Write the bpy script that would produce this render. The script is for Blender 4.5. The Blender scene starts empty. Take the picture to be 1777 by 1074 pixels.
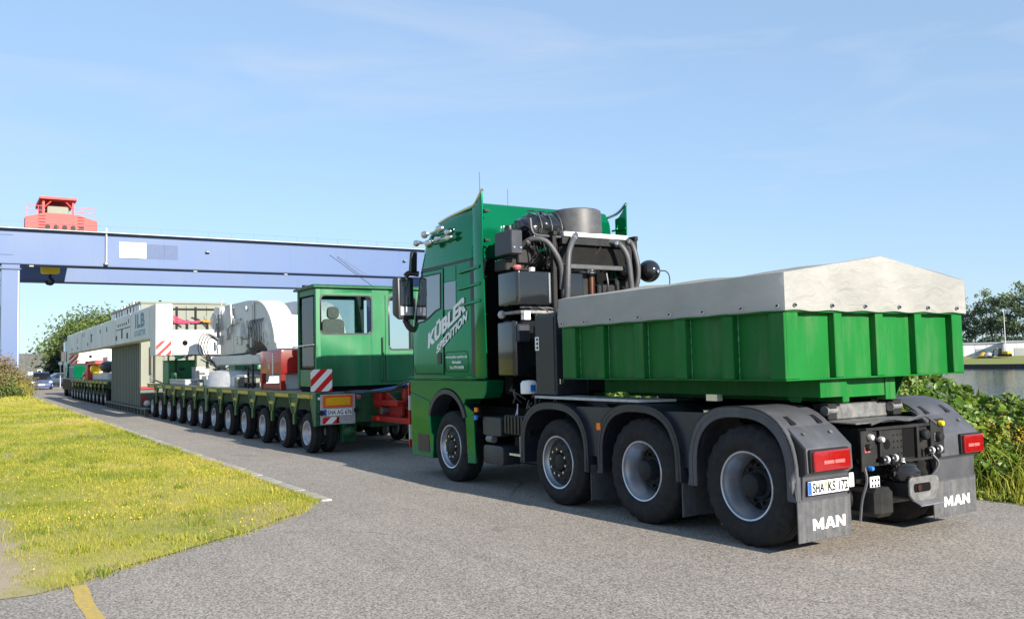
import bpy, bmesh, math, random
import numpy as np
from mathutils import Vector, Matrix, Euler

random.seed(7)
RNG = np.random.default_rng(11)
SC = bpy.context.scene
COL = SC.collection

# ------------------------------------------------------------------ frame of the place
# vehicle axis: t runs along the convoy (forward), w across it to the right, z up
YAW = 0.5568498
FWD = Vector((-math.sin(YAW), math.cos(YAW), 0))
RGT = Vector((math.cos(YAW), math.sin(YAW), 0))
ORI = Vector((1.99777, 7.86271, 0))
ROTZ = math.pi / 2 + YAW


def W(t, w, z=0.0):
    return ORI + FWD * t + RGT * w + Vector((0, 0, z))


# ------------------------------------------------------------------ camera
cam_d = bpy.data.cameras.new('camera')
cam = bpy.data.objects.new('camera', cam_d)
COL.objects.link(cam)
PITCH, ROLL, FPX = 0.0584088, -0.0224260, 1529.27
_f = Vector((0, math.cos(PITCH), math.sin(PITCH)))
_r = Vector((1, 0, 0))
_u = _r.cross(_f)
_r2 = _r * math.cos(ROLL) + _u * math.sin(ROLL)
_u2 = -_r * math.sin(ROLL) + _u * math.cos(ROLL)
_m = Matrix((_r2, _u2, -_f)).transposed().to_4x4()
_m.translation = Vector((0, 0, 1.68))
cam.matrix_world = _m
cam_d.sensor_fit = 'HORIZONTAL'
cam_d.sensor_width = 36.0
cam_d.lens = 36.0 * FPX / 1777.0
cam_d.clip_start = 0.1
cam_d.clip_end = 6000
SC.camera = cam

# ------------------------------------------------------------------ sky, sun, exposure
SUN_EL = math.radians(22.0)
SUN_AZ_OFF = math.radians(4.0)
_h = FWD * math.cos(SUN_AZ_OFF) - RGT * math.sin(SUN_AZ_OFF)
SUN_TRAVEL = (_h * math.cos(SUN_EL) + Vector((0, 0, -math.sin(SUN_EL)))).normalized()
SUN_POS = -SUN_TRAVEL

world = bpy.data.worlds.new('World')
SC.world = world
world.use_nodes = True
nt = world.node_tree
for n in list(nt.nodes):
    nt.nodes.remove(n)
wo = nt.nodes.new('ShaderNodeOutputWorld')
bg = nt.nodes.new('ShaderNodeBackground')
bg.inputs['Strength'].default_value = 0.125
sky = nt.nodes.new('ShaderNodeTexSky')
sky.sky_type = 'NISHITA'
sky.sun_disc = False
sky.sun_elevation = SUN_EL
sky.sun_rotation = math.atan2(SUN_POS.x, SUN_POS.y)
sky.altitude = 0
sky.air_density = 1.0
sky.dust_density = 0.3
sky.ozone_density = 3.0
# thin streaks of high cloud
tc = nt.nodes.new('ShaderNodeTexCoord')
mp = nt.nodes.new('ShaderNodeMapping')
mp.inputs['Rotation'].default_value = (0.0, 0.15, 0.55)
mp.inputs['Scale'].default_value = (1.1, 2.6, 7.5)
nz = nt.nodes.new('ShaderNodeTexNoise')
nz.inputs['Scale'].default_value = 2.1
nz.inputs['Detail'].default_value = 7
nz.inputs['Roughness'].default_value = 0.55
nz.inputs['Distortion'].default_value = 0.6
cr = nt.nodes.new('ShaderNodeValToRGB')
cr.color_ramp.elements[0].position = 0.50
cr.color_ramp.elements[0].color = (0, 0, 0, 1)
cr.color_ramp.elements[1].position = 0.78
cr.color_ramp.elements[1].color = (0.40, 0.40, 0.40, 1)
mx = nt.nodes.new('ShaderNodeMix')
mx.data_type = 'RGBA'
mx.inputs['B'].default_value = (1.85, 2.05, 2.4, 1)
nt.links.new(tc.outputs['Generated'], mp.inputs['Vector'])
nt.links.new(mp.outputs['Vector'], nz.inputs['Vector'])
nt.links.new(nz.outputs['Fac'], cr.inputs['Fac'])
nt.links.new(cr.outputs['Color'], mx.inputs['Factor'])
# soften the range of the clear sky and keep its blue
gm = nt.nodes.new('ShaderNodeGamma')
gm.inputs['Gamma'].default_value = 0.6
tn = nt.nodes.new('ShaderNodeMix')
tn.data_type = 'RGBA'
tn.blend_type = 'MULTIPLY'
tn.inputs['Factor'].default_value = 1.0
tn.inputs['B'].default_value = (0.70, 0.84, 1.0, 1)
nt.links.new(sky.outputs['Color'], gm.inputs['Color'])
nt.links.new(gm.outputs['Color'], tn.inputs['A'])
hz_ = nt.nodes.new('ShaderNodeMix')
hz_.data_type = 'RGBA'
hz_.inputs['Factor'].default_value = 0.30
hz_.inputs['B'].default_value = (1.35, 1.78, 2.35, 1)
nt.links.new(tn.outputs['Result'], hz_.inputs['A'])
nt.links.new(hz_.outputs['Result'], mx.inputs['A'])
nt.links.new(mx.outputs['Result'], bg.inputs['Color'])
nt.links.new(bg.outputs['Background'], wo.inputs['Surface'])

sun_d = bpy.data.lights.new('sun', 'SUN')
sun = bpy.data.objects.new('sun', sun_d)
COL.objects.link(sun)
sun.location = (20, -25, 30)
sun.rotation_euler = SUN_TRAVEL.to_track_quat('-Z', 'Y').to_euler()
sun_d.energy = 3.3
sun_d.angle = math.radians(0.5)
sun_d.color = (1.0, 0.92, 0.80)

SC.view_settings.view_transform = 'Standard'
SC.view_settings.look = 'None'
SC.view_settings.exposure = 1.6
SC.view_settings.gamma = 1.0
SC.render.engine = 'CYCLES'
SC.cycles.use_denoising = True
SC.cycles.max_bounces = 6
SC.cycles.transparent_max_bounces = 12


# ------------------------------------------------------------------ materials
MATS = {}


def mat(name, col, rough=0.5, metal=0.0, coat=0.0, coat_rough=0.04, coat_ior=1.5, var=0.10, vscale=3.0,
        bump=0.0, bscale=60.0, spec=0.5, col2=None, trans=0.0, alpha=1.0, emis=None):
    """Procedural principled material: noise drives a little colour and gloss variation, and bump."""
    m = bpy.data.materials.new(name)
    m.use_nodes = True
    t = m.node_tree
    b = t.nodes['Principled BSDF']
    b.inputs['Metallic'].default_value = metal
    b.inputs['Coat Weight'].default_value = coat
    b.inputs['Coat Roughness'].default_value = coat_rough
    b.inputs['Coat IOR'].default_value = coat_ior
    b.inputs['Specular IOR Level'].default_value = spec
    b.inputs['Transmission Weight'].default_value = trans
    b.inputs['Alpha'].default_value = alpha
    tcn = t.nodes.new('ShaderNodeTexCoord')
    n1 = t.nodes.new('ShaderNodeTexNoise')
    n1.inputs['Scale'].default_value = vscale
    n1.inputs['Detail'].default_value = 6
    n1.inputs['Roughness'].default_value = 0.62
    t.links.new(tcn.outputs['Object'], n1.inputs['Vector'])
    ramp = t.nodes.new('ShaderNodeValToRGB')
    c2 = col2 or tuple(min(1, c * (1 + var)) for c in col)
    c1 = tuple(c * (1 - var) for c in col) if col2 is None else col
    ramp.color_ramp.elements[0].position = 0.33
    ramp.color_ramp.elements[1].position = 0.67
    ramp.color_ramp.elements[0].color = (*c1, 1)
    ramp.color_ramp.elements[1].color = (*c2, 1)
    t.links.new(n1.outputs['Fac'], ramp.inputs['Fac'])
    t.links.new(ramp.outputs['Color'], b.inputs['Base Color'])
    mr = t.nodes.new('ShaderNodeMapRange')
    mr.inputs['To Min'].default_value = max(0.02, rough * 0.85)
    mr.inputs['To Max'].default_value = min(1, rough * 1.2)
    t.links.new(n1.outputs['Fac'], mr.inputs['Value'])
    t.links.new(mr.outputs['Result'], b.inputs['Roughness'])
    if bump:
        n2 = t.nodes.new('ShaderNodeTexNoise')
        n2.inputs['Scale'].default_value = bscale
        n2.inputs['Detail'].default_value = 5
        t.links.new(tcn.outputs['Object'], n2.inputs['Vector'])
        bp = t.nodes.new('ShaderNodeBump')
        bp.inputs['Strength'].default_value = bump
        bp.inputs['Distance'].default_value = 0.02
        t.links.new(n2.outputs['Fac'], bp.inputs['Height'])
        t.links.new(bp.outputs['Normal'], b.inputs['Normal'])
    if emis:
        b.inputs['Emission Color'].default_value = (*emis[:3], 1)
        b.inputs['Emission Strength'].default_value = emis[3]
    MATS[name] = m
    return m


def nodes_of(m):
    return m.node_tree.nodes, m.node_tree.links, m.node_tree.nodes['Principled BSDF']


mat('truck_green', (0.0015, 0.175, 0.072), 0.11, metal=0.6, spec=0.1, coat=0.22, coat_rough=0.01, coat_ior=1.45, var=0.04)
mat('box_green', (0.005, 0.128, 0.020), 0.5, spec=0.22, var=0.10, vscale=1.6, bump=0.03, bscale=9)
mat('trailer_green', (0.006, 0.080, 0.030), 0.5, var=0.3, vscale=5)
mat('cabin_green', (0.018, 0.155, 0.062), 0.45, spec=0.3, var=0.08, vscale=2)
mat('marker_yellow', (0.48, 0.36, 0.02), 0.5, var=0.25, vscale=9)
mat('olive_edge', (0.105, 0.15, 0.04), 0.5, var=0.25, vscale=9)
mat('black_plastic', (0.010, 0.010, 0.012), 0.42, var=0.3, vscale=8, bump=0.05)
mat('black_gloss', (0.010, 0.011, 0.013), 0.12, coat=0.6, var=0.2, vscale=2)
mat('chassis_black', (0.009, 0.009, 0.010), 0.55, spec=0.3, var=0.5, vscale=7, col2=(0.02, 0.019, 0.018))
mat('fender_grey', (0.060, 0.063, 0.075), 0.46, var=0.12, vscale=5, bump=0.05, bscale=150)
mat('fender_dark', (0.020, 0.023, 0.034), 0.42, var=0.15, vscale=5)
mat('weld_pale', (0.10, 0.26, 0.15), 0.6, var=0.5, vscale=30)
mat('flap_rubber', (0.066, 0.068, 0.076), 0.72, var=0.25, vscale=14, bump=0.08, bscale=40)
mat('tyre_rubber', (0.014, 0.014, 0.017), 0.82, spec=0.25, var=0.3, vscale=14, bump=0.12, bscale=50, col2=(0.028, 0.027, 0.026))
mat('rim_silver', (0.50, 0.53, 0.58), 0.33, metal=0.85, var=0.10, vscale=8)
mat('rim_painted', (0.42, 0.43, 0.46), 0.38, metal=0.6, var=0.25, vscale=8)
mat('hub_dark', (0.013, 0.014, 0.017), 0.55, spec=0.3, var=0.4, vscale=12)
mat('steel_bright', (0.62, 0.63, 0.65), 0.22, metal=0.95, var=0.1)
mat('steel_dull', (0.20, 0.20, 0.20), 0.5, metal=0.6, var=0.3, vscale=12)
mat('galvanised', (0.45, 0.45, 0.46), 0.5, metal=0.3, var=0.15, vscale=12)
mat('white_paint', (0.58, 0.58, 0.57), 0.5, var=0.10, vscale=1.2)
mat('girder_white', (0.60, 0.62, 0.66), 0.5, var=0.10, vscale=0.6)
mat('grey_deck', (0.20, 0.21, 0.20), 0.7, var=0.3, vscale=4)
mat('red_paint', (0.40, 0.008, 0.008), 0.4, coat=0.3, var=0.12, vscale=4)
mat('red_dark', (0.34, 0.02, 0.012), 0.5, var=0.3, vscale=7)
mat('lamp_red', (0.23, 0.003, 0.006), 0.12, coat=1.0, var=0.08, vscale=20)
mat('lamp_red_light', (0.42, 0.12, 0.12), 0.15, coat=1.0, var=0.2, vscale=60)
mat('lamp_orange', (0.85, 0.16, 0.01), 0.2, coat=0.8, var=0.1)
mat('plate_white', (0.80, 0.80, 0.78), 0.4, var=0.04)
mat('plate_blue', (0.02, 0.10, 0.45), 0.4, var=0.05)
mat('letter_white', (0.82, 0.83, 0.84), 0.5, var=0.05)
mat('letter_black', (0.0045, 0.0045, 0.005), 0.75, spec=0.1, var=0.05)
mat('letter_blue', (0.03, 0.16, 0.26), 0.5, var=0.2)
mat('reflector_orange', (0.78, 0.10, 0.015), 0.35, var=0.1, vscale=30)
mat('reflector_yellow', (0.74, 0.38, 0.01), 0.35, var=0.1, vscale=30)
mat('glass_dark', (0.012, 0.016, 0.020), 0.03, coat=1.0, coat_ior=2.1, var=0.05)
mat('seat_fabric', (0.12, 0.12, 0.12), 0.9, var=0.2, vscale=20)
mat('hose_rubber', (0.06, 0.062, 0.068), 0.5, var=0.2, vscale=12)
mat('copper', (0.07, 0.032, 0.02), 0.4, metal=0.7, var=0.3)
mat('signal_blue', (0.02, 0.18, 0.6), 0.3, var=0.1)
mat('signal_yellow', (0.75, 0.55, 0.02), 0.3, var=0.1)
mat('beige_paint', (0.19, 0.205, 0.168), 0.6, var=0.10, vscale=0.9)
mat('load_grey', (0.080, 0.098, 0.088), 0.55, var=0.15, vscale=0.8)
mat('rope_pink', (0.65, 0.05, 0.12), 0.8, var=0.2, vscale=15)
mat('rope_orange', (0.75, 0.22, 0.03), 0.8, var=0.2, vscale=15)
mat('crane_blue', (0.055, 0.108, 0.245), 0.5, var=0.05, vscale=0.25)
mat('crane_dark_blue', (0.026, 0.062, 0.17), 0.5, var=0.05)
mat('crane_red', (0.56, 0.05, 0.045), 0.55, var=0.08, vscale=0.5)
mat('wagon_grey', (0.075, 0.085, 0.085), 0.7, var=0.35, vscale=0.7)
mat('car_blue', (0.05, 0.08, 0.22), 0.3, coat=1.0, var=0.05)
mat('car_silver', (0.42, 0.43, 0.45), 0.35, metal=0.5, coat=0.8, var=0.05)
mat('tank_white', (0.70, 0.70, 0.70), 0.6, var=0.06, vscale=0.1)
mat('digger_yellow', (0.62, 0.36, 0.02), 0.5, var=0.15)
mat('concrete', (0.33, 0.31, 0.28), 0.85, var=0.25, vscale=6, bump=0.2, bscale=40)
mat('quay_stone', (0.05, 0.048, 0.045), 0.9, var=0.3, vscale=2)
mat('bark', (0.09, 0.075, 0.06), 0.9, var=0.3, vscale=4, bump=0.4, bscale=12)
mat('bark_pale', (0.20, 0.18, 0.16), 0.9, var=0.3, vscale=4)


def tarp_material():
    m = mat('tarp_canvas', (0.43, 0.42, 0.395), 0.72, var=0.14, vscale=1.7)
    N, L, b = nodes_of(m)
    tcn = N.new('ShaderNodeTexCoord')
    h = None
    mpn = N.new('ShaderNodeMapping')
    mpn.inputs['Rotation'].default_value = (0.3, 0.5, 0.35)
    mpn.inputs['Scale'].default_value = (1.0, 1.4, 3.2)
    L.new(tcn.outputs['Object'], mpn.inputs['Vector'])
    n1 = N.new('ShaderNodeTexNoise')
    n1.inputs['Scale'].default_value = 2.6
    n1.inputs['Detail'].default_value = 4
    n1.inputs['Distortion'].default_value = 1.4
    L.new(mpn.outputs['Vector'], n1.inputs['Vector'])
    n2 = N.new('ShaderNodeTexVoronoi')
    n2.feature = 'SMOOTH_F1'
    n2.inputs['Scale'].default_value = 3.4
    L.new(mpn.outputs['Vector'], n2.inputs['Vector'])
    ad = N.new('ShaderNodeMath')
    ad.operation = 'MULTIPLY_ADD'
    ad.inputs[1].default_value = 0.18
    L.new(n2.outputs['Distance'], ad.inputs[0])
    L.new(n1.outputs['Fac'], ad.inputs[2])
    bp = N.new('ShaderNodeBump')
    bp.inputs['Strength'].default_value = 0.36
    bp.inputs['Distance'].default_value = 0.06
    L.new(ad.outputs['Value'], bp.inputs['Height'])
    L.new(bp.outputs['Normal'], b.inputs['Normal'])
    # thin canvas lets daylight through
    tl_ = N.new('ShaderNodeBsdfTranslucent'); tl_.inputs['Color'].default_value = (0.62, 0.64, 0.66, 1)
    ms_ = N.new('ShaderNodeMixShader'); ms_.inputs[0].default_value = 0.42
    L.new(b.outputs[0], ms_.inputs[1]); L.new(tl_.outputs[0], ms_.inputs[2])
    L.new(ms_.outputs[0], N['Material Output'].inputs['Surface'])


tarp_material()


def grime(name, dust, amount, lo=0.48, hi=0.78, stretch=(2.2, 2.2, 0.35), scale=3.0):
    """streaks and patches of dried road dust over a paint"""
    N, L, b = nodes_of(MATS[name])
    src = b.inputs['Base Color'].links[0].from_socket
    tcn = N.new('ShaderNodeTexCoord')
    mpn = N.new('ShaderNodeMapping'); mpn.inputs['Scale'].default_value = stretch
    L.new(tcn.outputs['Object'], mpn.inputs['Vector'])
    n1 = N.new('ShaderNodeTexNoise'); n1.inputs['Scale'].default_value = scale; n1.inputs['Detail'].default_value = 9; n1.inputs['Roughness'].default_value = 0.68
    L.new(mpn.outputs['Vector'], n1.inputs['Vector'])
    mr = N.new('ShaderNodeMapRange'); mr.inputs['From Min'].default_value = lo; mr.inputs['From Max'].default_value = hi; mr.inputs['To Max'].default_value = amount
    L.new(n1.outputs['Fac'], mr.inputs['Value'])
    mxn = N.new('ShaderNodeMix'); mxn.data_type = 'RGBA'; mxn.inputs['B'].default_value = (*dust, 1)
    L.new(mr.outputs['Result'], mxn.inputs['Factor']); L.new(src, mxn.inputs['A']); L.new(mxn.outputs['Result'], b.inputs['Base Color'])


grime('box_green', (0.09, 0.16, 0.075), 0.55)
grime('truck_green', (0.03, 0.15, 0.06), 0.15)
grime('trailer_green', (0.13, 0.13, 0.09), 0.5, stretch=(2, 2, 1))
grime('cabin_green', (0.12, 0.19, 0.11), 0.4)
grime('fender_grey', (0.14, 0.135, 0.13), 0.4, stretch=(2, 2, 0.8))
grime('fender_dark', (0.09, 0.088, 0.09), 0.25, stretch=(2, 2, 0.8))
grime('flap_rubber', (0.19, 0.18, 0.165), 0.6, stretch=(6, 6, 0.5))
grime('tyre_rubber', (0.06, 0.058, 0.056), 0.3, stretch=(2, 2, 2))
grime('white_paint', (0.30, 0.28, 0.24), 0.45)
grime('girder_white', (0.36, 0.36, 0.36), 0.45, scale=1.4)
grime('beige_paint', (0.16, 0.15, 0.12), 0.5, scale=1.4)
grime('load_grey', (0.06, 0.065, 0.05), 0.5, scale=1.2)
grime('crane_blue', (0.075, 0.115, 0.20), 0.5, scale=0.5)
grime('wagon_grey', (0.13, 0.10, 0.08), 0.5, scale=0.8)
grime('tarp_canvas', (0.28, 0.27, 0.23), 0.5, lo=0.5, hi=0.8, stretch=(1, 1, 1.3), scale=2.2)


def stripe_material(name, ang, period, duty=0.5, c1=(0.60, 0.012, 0.012), c2=(0.80, 0.79, 0.77), axes=('Y', 'Z')):
    """Flat printed red and white hazard stripes, laid out in the object's own coordinates."""
    m = mat(name, c1, 0.35)
    N, L, b = nodes_of(m)
    tcn = N.new('ShaderNodeTexCoord')
    sp = N.new('ShaderNodeSeparateXYZ')
    L.new(tcn.outputs['Object'], sp.inputs['Vector'])
    a = N.new('ShaderNodeMath'); a.operation = 'MULTIPLY'; a.inputs[1].default_value = math.cos(ang) / period
    c = N.new('ShaderNodeMath'); c.operation = 'MULTIPLY_ADD'; c.inputs[1].default_value = math.sin(ang) / period
    L.new(sp.outputs[axes[0]], a.inputs[0])
    L.new(sp.outputs[axes[1]], c.inputs[0])
    L.new(a.outputs[0], c.inputs[2])
    fr = N.new('ShaderNodeMath'); fr.operation = 'FRACT'
    L.new(c.outputs[0], fr.inputs[0])
    gt = N.new('ShaderNodeMath'); gt.operation = 'GREATER_THAN'; gt.inputs[1].default_value = duty
    L.new(fr.outputs[0], gt.inputs[0])
    mxn = N.new('ShaderNodeMix'); mxn.data_type = 'RGBA'
    mxn.inputs['A'].default_value = (*c1, 1)
    mxn.inputs['B'].default_value = (*c2, 1)
    L.new(gt.outputs[0], mxn.inputs['Factor'])
    L.new(mxn.outputs['Result'], b.inputs['Base Color'])
    return m


stripe_material('hazard_stripes', math.radians(45), 0.198, 0.5)
stripe_material('hazard_stripes_tall', math.radians(90), 0.46, 0.5)


def clear_glass():
    m = bpy.data.materials.new('window_glass')
    m.use_nodes = True
    N = m.node_tree.nodes
    L = m.node_tree.links
    for n in list(N):
        N.remove(n)
    o = N.new('ShaderNodeOutputMaterial')
    g = N.new('ShaderNodeBsdfGlossy'); g.inputs['Roughness'].default_value = 0.02
    tr = N.new('ShaderNodeBsdfTransparent'); tr.inputs['Color'].default_value = (0.80, 0.86, 0.85, 1)
    fz = N.new('ShaderNodeFresnel'); fz.inputs['IOR'].default_value = 1.5
    mxn = N.new('ShaderNodeMixShader')
    L.new(fz.outputs[0], mxn.inputs[0]); L.new(tr.outputs[0], mxn.inputs[1]); L.new(g.outputs[0], mxn.inputs[2])
    L.new(mxn.outputs[0], o.inputs['Surface'])
    MATS['window_glass'] = m


clear_glass()


# ------------------------------------------------------------------ mesh building
ORG = {}


class MB:
    """Collects geometry given in (t, w, z) and links it as ONE mesh object."""

    def __init__(s):
        s.v = []
        s.f = []

    def add(s, vs, fs):
        o = len(s.v)
        s.v += [tuple(p) for p in vs]
        s.f += [tuple(o + i for i in f) for f in fs]
        return s

    def box(s, t0, t1, w0, w1, z0, z1):
        return s.add([(t, w, z) for t in (t0, t1) for w in (w0, w1) for z in (z0, z1)],
                     [(0, 1, 3, 2), (4, 6, 7, 5), (0, 4, 5, 1), (2, 3, 7, 6), (0, 2, 6, 4), (1, 5, 7, 3)])

    def hexa(s, p):
        """eight corners: bottom ring then top ring"""
        return s.add(p, [(0, 3, 2, 1), (4, 5, 6, 7), (0, 1, 5, 4), (1, 2, 6, 5), (2, 3, 7, 6), (3, 0, 4, 7)])

    def prism(s, poly, ax, a, b):
        def q(p, c):
            x, y = p
            return {'w': (x, c, y), 't': (c, x, y), 'z': (x, y, c)}[ax]
        n = len(poly)
        return s.add([q(p, a) for p in poly] + [q(p, b) for p in poly],
                     [tuple(range(n)), tuple(range(2 * n - 1, n - 1, -1))] +
                     [(i, (i + 1) % n, n + (i + 1) % n, n + i) for i in range(n)])

    def strip(s, outer, inner, ax, a, b):
        """a band between two open polylines of equal length, extruded"""
        def q(p, c):
            x, y = p
            return {'w': (x, c, y), 't': (c, x, y), 'z': (x, y, c)}[ax]
        n = len(outer)
        vs = [q(p, a) for p in outer] + [q(p, a) for p in inner] + [q(p, b) for p in outer] + [q(p, b) for p in inner]
        fs = []
        for i in range(n - 1):
            fs += [(i, i + 1, n + i + 1, n + i), (2 * n + i, 3 * n + i, 3 * n + i + 1, 2 * n + i + 1),
                   (i, 2 * n + i, 2 * n + i + 1, i + 1), (n + i, n + i + 1, 3 * n + i + 1, 3 * n + i)]
        fs += [(0, n, 3 * n, 2 * n), (n - 1, 3 * n - 1, 4 * n - 1, 2 * n - 1)]
        return s.add(vs, fs)

    def cyl(s, p0, p1, r, n=16, r2=None):
        p0 = Vector(p0); p1 = Vector(p1)
        d = (p1 - p0).normalized()
        u = d.orthogonal().normalized(); v = d.cross(u)
        r2 = r if r2 is None else r2
        ring = [(math.cos(2 * math.pi * i / n), math.sin(2 * math.pi * i / n)) for i in range(n)]
        vs = [p0 + (u * c + v * q) * r for c, q in ring] + [p1 + (u * c + v * q) * r2 for c, q in ring]
        return s.add(vs, [(i, (i + 1) % n, n + (i + 1) % n, n + i) for i in range(n)] +
                     [tuple(range(n - 1, -1, -1)), tuple(range(n, 2 * n))])

    def tube(s, pts, r, n=8, smooth=4):
        P = [Vector(p) for p in pts]
        if smooth > 1 and len(P) > 2:
            Q = []
            E_ = [P[0] * 2 - P[1]] + P + [P[-1] * 2 - P[-2]]
            for i in range(1, len(E_) - 2):
                a, b, c, d = E_[i - 1:i + 3]
                for k in range(smooth):
                    x = k / smooth
                    Q.append(0.5 * ((2 * b) + (c - a) * x + (2 * a - 5 * b + 4 * c - d) * x * x + (3 * b - a - 3 * c + d) * x ** 3))
            P = Q + [P[-1]]
        vs = []
        pu = None
        for i, p in enumerate(P):
            d = (P[min(i + 1, len(P) - 1)] - P[max(i - 1, 0)])
            d = d.normalized() if d.length > 1e-9 else Vector((0, 0, 1))
            u = d.orthogonal().normalized() if pu is None else (pu - d * pu.dot(d)).normalized()
            pu = u
            v = d.cross(u)
            vs += [p + (u * math.cos(2 * math.pi * k / n) + v * math.sin(2 * math.pi * k / n)) * r for k in range(n)]
        m = len(P)
        fs = [(i * n + k, i * n + (k + 1) % n, (i + 1) * n + (k + 1) % n, (i + 1) * n + k) for i in range(m - 1) for k in range(n)]
        fs += [tuple(range(n - 1, -1, -1)), tuple(range((m - 1) * n, m * n))]
        return s.add(vs, fs)

    def lathe(s, prof, c, ax='w', n=32, closed=False, jit=None):
        """profile [(radius, axial)] turned about an axis through c"""
        t0, w0, z0 = c
        vs = []
        for k in range(n):
            a = 2 * math.pi * k / n
            for j, (r, h) in enumerate(prof):
                rr = r + (jit(j, k) if jit else 0)
                x, y = rr * math.cos(a), rr * math.sin(a)
                vs.append({'w': (t0 + x, w0 + h, z0 + y), 't': (t0 + h, w0 + x, z0 + y), 'z': (t0 + x, w0 + y, z0 + h)}[ax])
        m = len(prof)
        fs = []
        for k in range(n):
            k2 = (k + 1) % n
            for j in range(m - 1 if not closed else m):
                j2 = (j + 1) % m
                fs.append((k * m + j, k * m + j2, k2 * m + j2, k2 * m + j))
        if not closed:
            if prof[0][0] > 1e-6:
                fs.append(tuple(k * m for k in range(n)))
            if prof[-1][0] > 1e-6:
                fs.append(tuple(k * m + m - 1 for k in range(n - 1, -1, -1)))
        return s.add(vs, fs)

    def ball(s, c, r, n=12, sq=(1, 1, 1)):
        vs = []
        m = n // 2
        for i in range(m + 1):
            ph = math.pi * i / m
            for k in range(n):
                a = 2 * math.pi * k / n
                vs.append((c[0] + r * sq[0] * math.sin(ph) * math.cos(a), c[1] + r * sq[1] * math.sin(ph) * math.sin(a), c[2] + r * sq[2] * math.cos(ph)))
        return s.add(vs, [(i * n + k, i * n + (k + 1) % n, (i + 1) * n + (k + 1) % n, (i + 1) * n + k) for i in range(m) for k in range(n)])

    def build(s, name, material, parent=None, bevel=0.0, segs=1, smooth=30, org=None):
        o_ = ORG[parent.name] if parent is not None else (org or (0, 0, 0))
        me = bpy.data.meshes.new(name)
        bm = bmesh.new()
        vv = [bm.verts.new((p[0] - o_[0], -(p[1] - o_[1]), p[2] - o_[2])) for p in s.v]
        for f in s.f:
            try:
                bm.faces.new([vv[i] for i in f])
            except ValueError:
                pass
        bmesh.ops.remove_doubles(bm, verts=bm.verts, dist=1e-5)
        bmesh.ops.recalc_face_normals(bm, faces=bm.faces)
        if bevel:
            ed = [e for e in bm.edges if len(e.link_faces) == 2 and e.calc_face_angle(0) > 0.5]
            bmesh.ops.bevel(bm, geom=ed, offset=bevel, segments=segs, affect='EDGES', profile=0.6, clamp_overlap=True)
        bm.to_mesh(me)
        bm.free()
        me.materials.append(MATS[material] if isinstance(material, str) else material)
        if smooth:
            me.shade_smooth()
            me.set_sharp_from_angle(angle=math.radians(smooth))
        ob = bpy.data.objects.new(name, me)
        COL.objects.link(ob)
        ORG[ob.name] = o_
        if parent is not None:
            ob.parent = parent
        else:
            ob.location = W(*o_)
            ob.rotation_euler = (0, 0, ROTZ)
        return ob


def tag(o, label, cat, group=None):
    o['label'] = label
    o['category'] = cat
    if group:
        o['group'] = group
    return o


def kind(o, k):
    o['kind'] = k
    return o


def thing(name, label, cat, at, group=None):
    o = bpy.data.objects.new(name, None)
    COL.objects.link(o)
    o.empty_display_size = 0.3
    o.location = W(*at)
    o.rotation_euler = (0, 0, ROTZ)
    ORG[o.name] = at
    return tag(o, label, cat, group)


def inst(src, parent, at, name=None, rot180=False):
    """a copy of a small prototype (and its children) placed at (t, w, z); shares mesh data"""
    c = src.copy()
    if name:
        c.name = name
    COL.objects.link(c)
    o_ = ORG[parent.name]
    c.parent = parent
    c.location = (at[0] - o_[0], -(at[1] - o_[1]), at[2] - o_[2])
    c.rotation_euler = (0, 0, math.pi if rot180 else 0)
    ORG[c.name] = at
    for ch in src.children:
        d = ch.copy()
        COL.objects.link(d)
        d.parent = c
    return c


def lettering(txt, mapper, size=1.0, bold=0.0, width=None, space=1.0):
    """mesh of flat letters; mapper turns text (x, y) in 0..width, 0..size into (t, w, z)"""
    cu = bpy.data.curves.new('lettering', 'FONT')
    cu.body = txt
    cu.size = size
    cu.offset = bold
    cu.space_character = space
    cu.fill_mode = 'FRONT'
    cu.resolution_u = 4
    ob = bpy.data.objects.new('lettering', cu)
    COL.objects.link(ob)
    bpy.context.view_layer.update()
    dg = bpy.context.evaluated_depsgraph_get()
    me = bpy.data.meshes.new_from_object(ob.evaluated_get(dg))
    xs = [v.co.x for v in me.vertices]
    ys = [v.co.y for v in me.vertices]
    x0, x1 = min(xs), max(xs)
    y1 = max(ys)
    k = (width / (x1 - x0)) if width else 1.0
    m = MB()
    m.add([mapper((v.co.x - x0) * k, v.co.y) for v in me.vertices], [tuple(p.vertices) for p in me.polygons])
    COL.objects.unlink(ob)
    bpy.data.objects.remove(ob)
    bpy.data.curves.remove(cu)
    bpy.data.meshes.remove(me)
    return m


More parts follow.
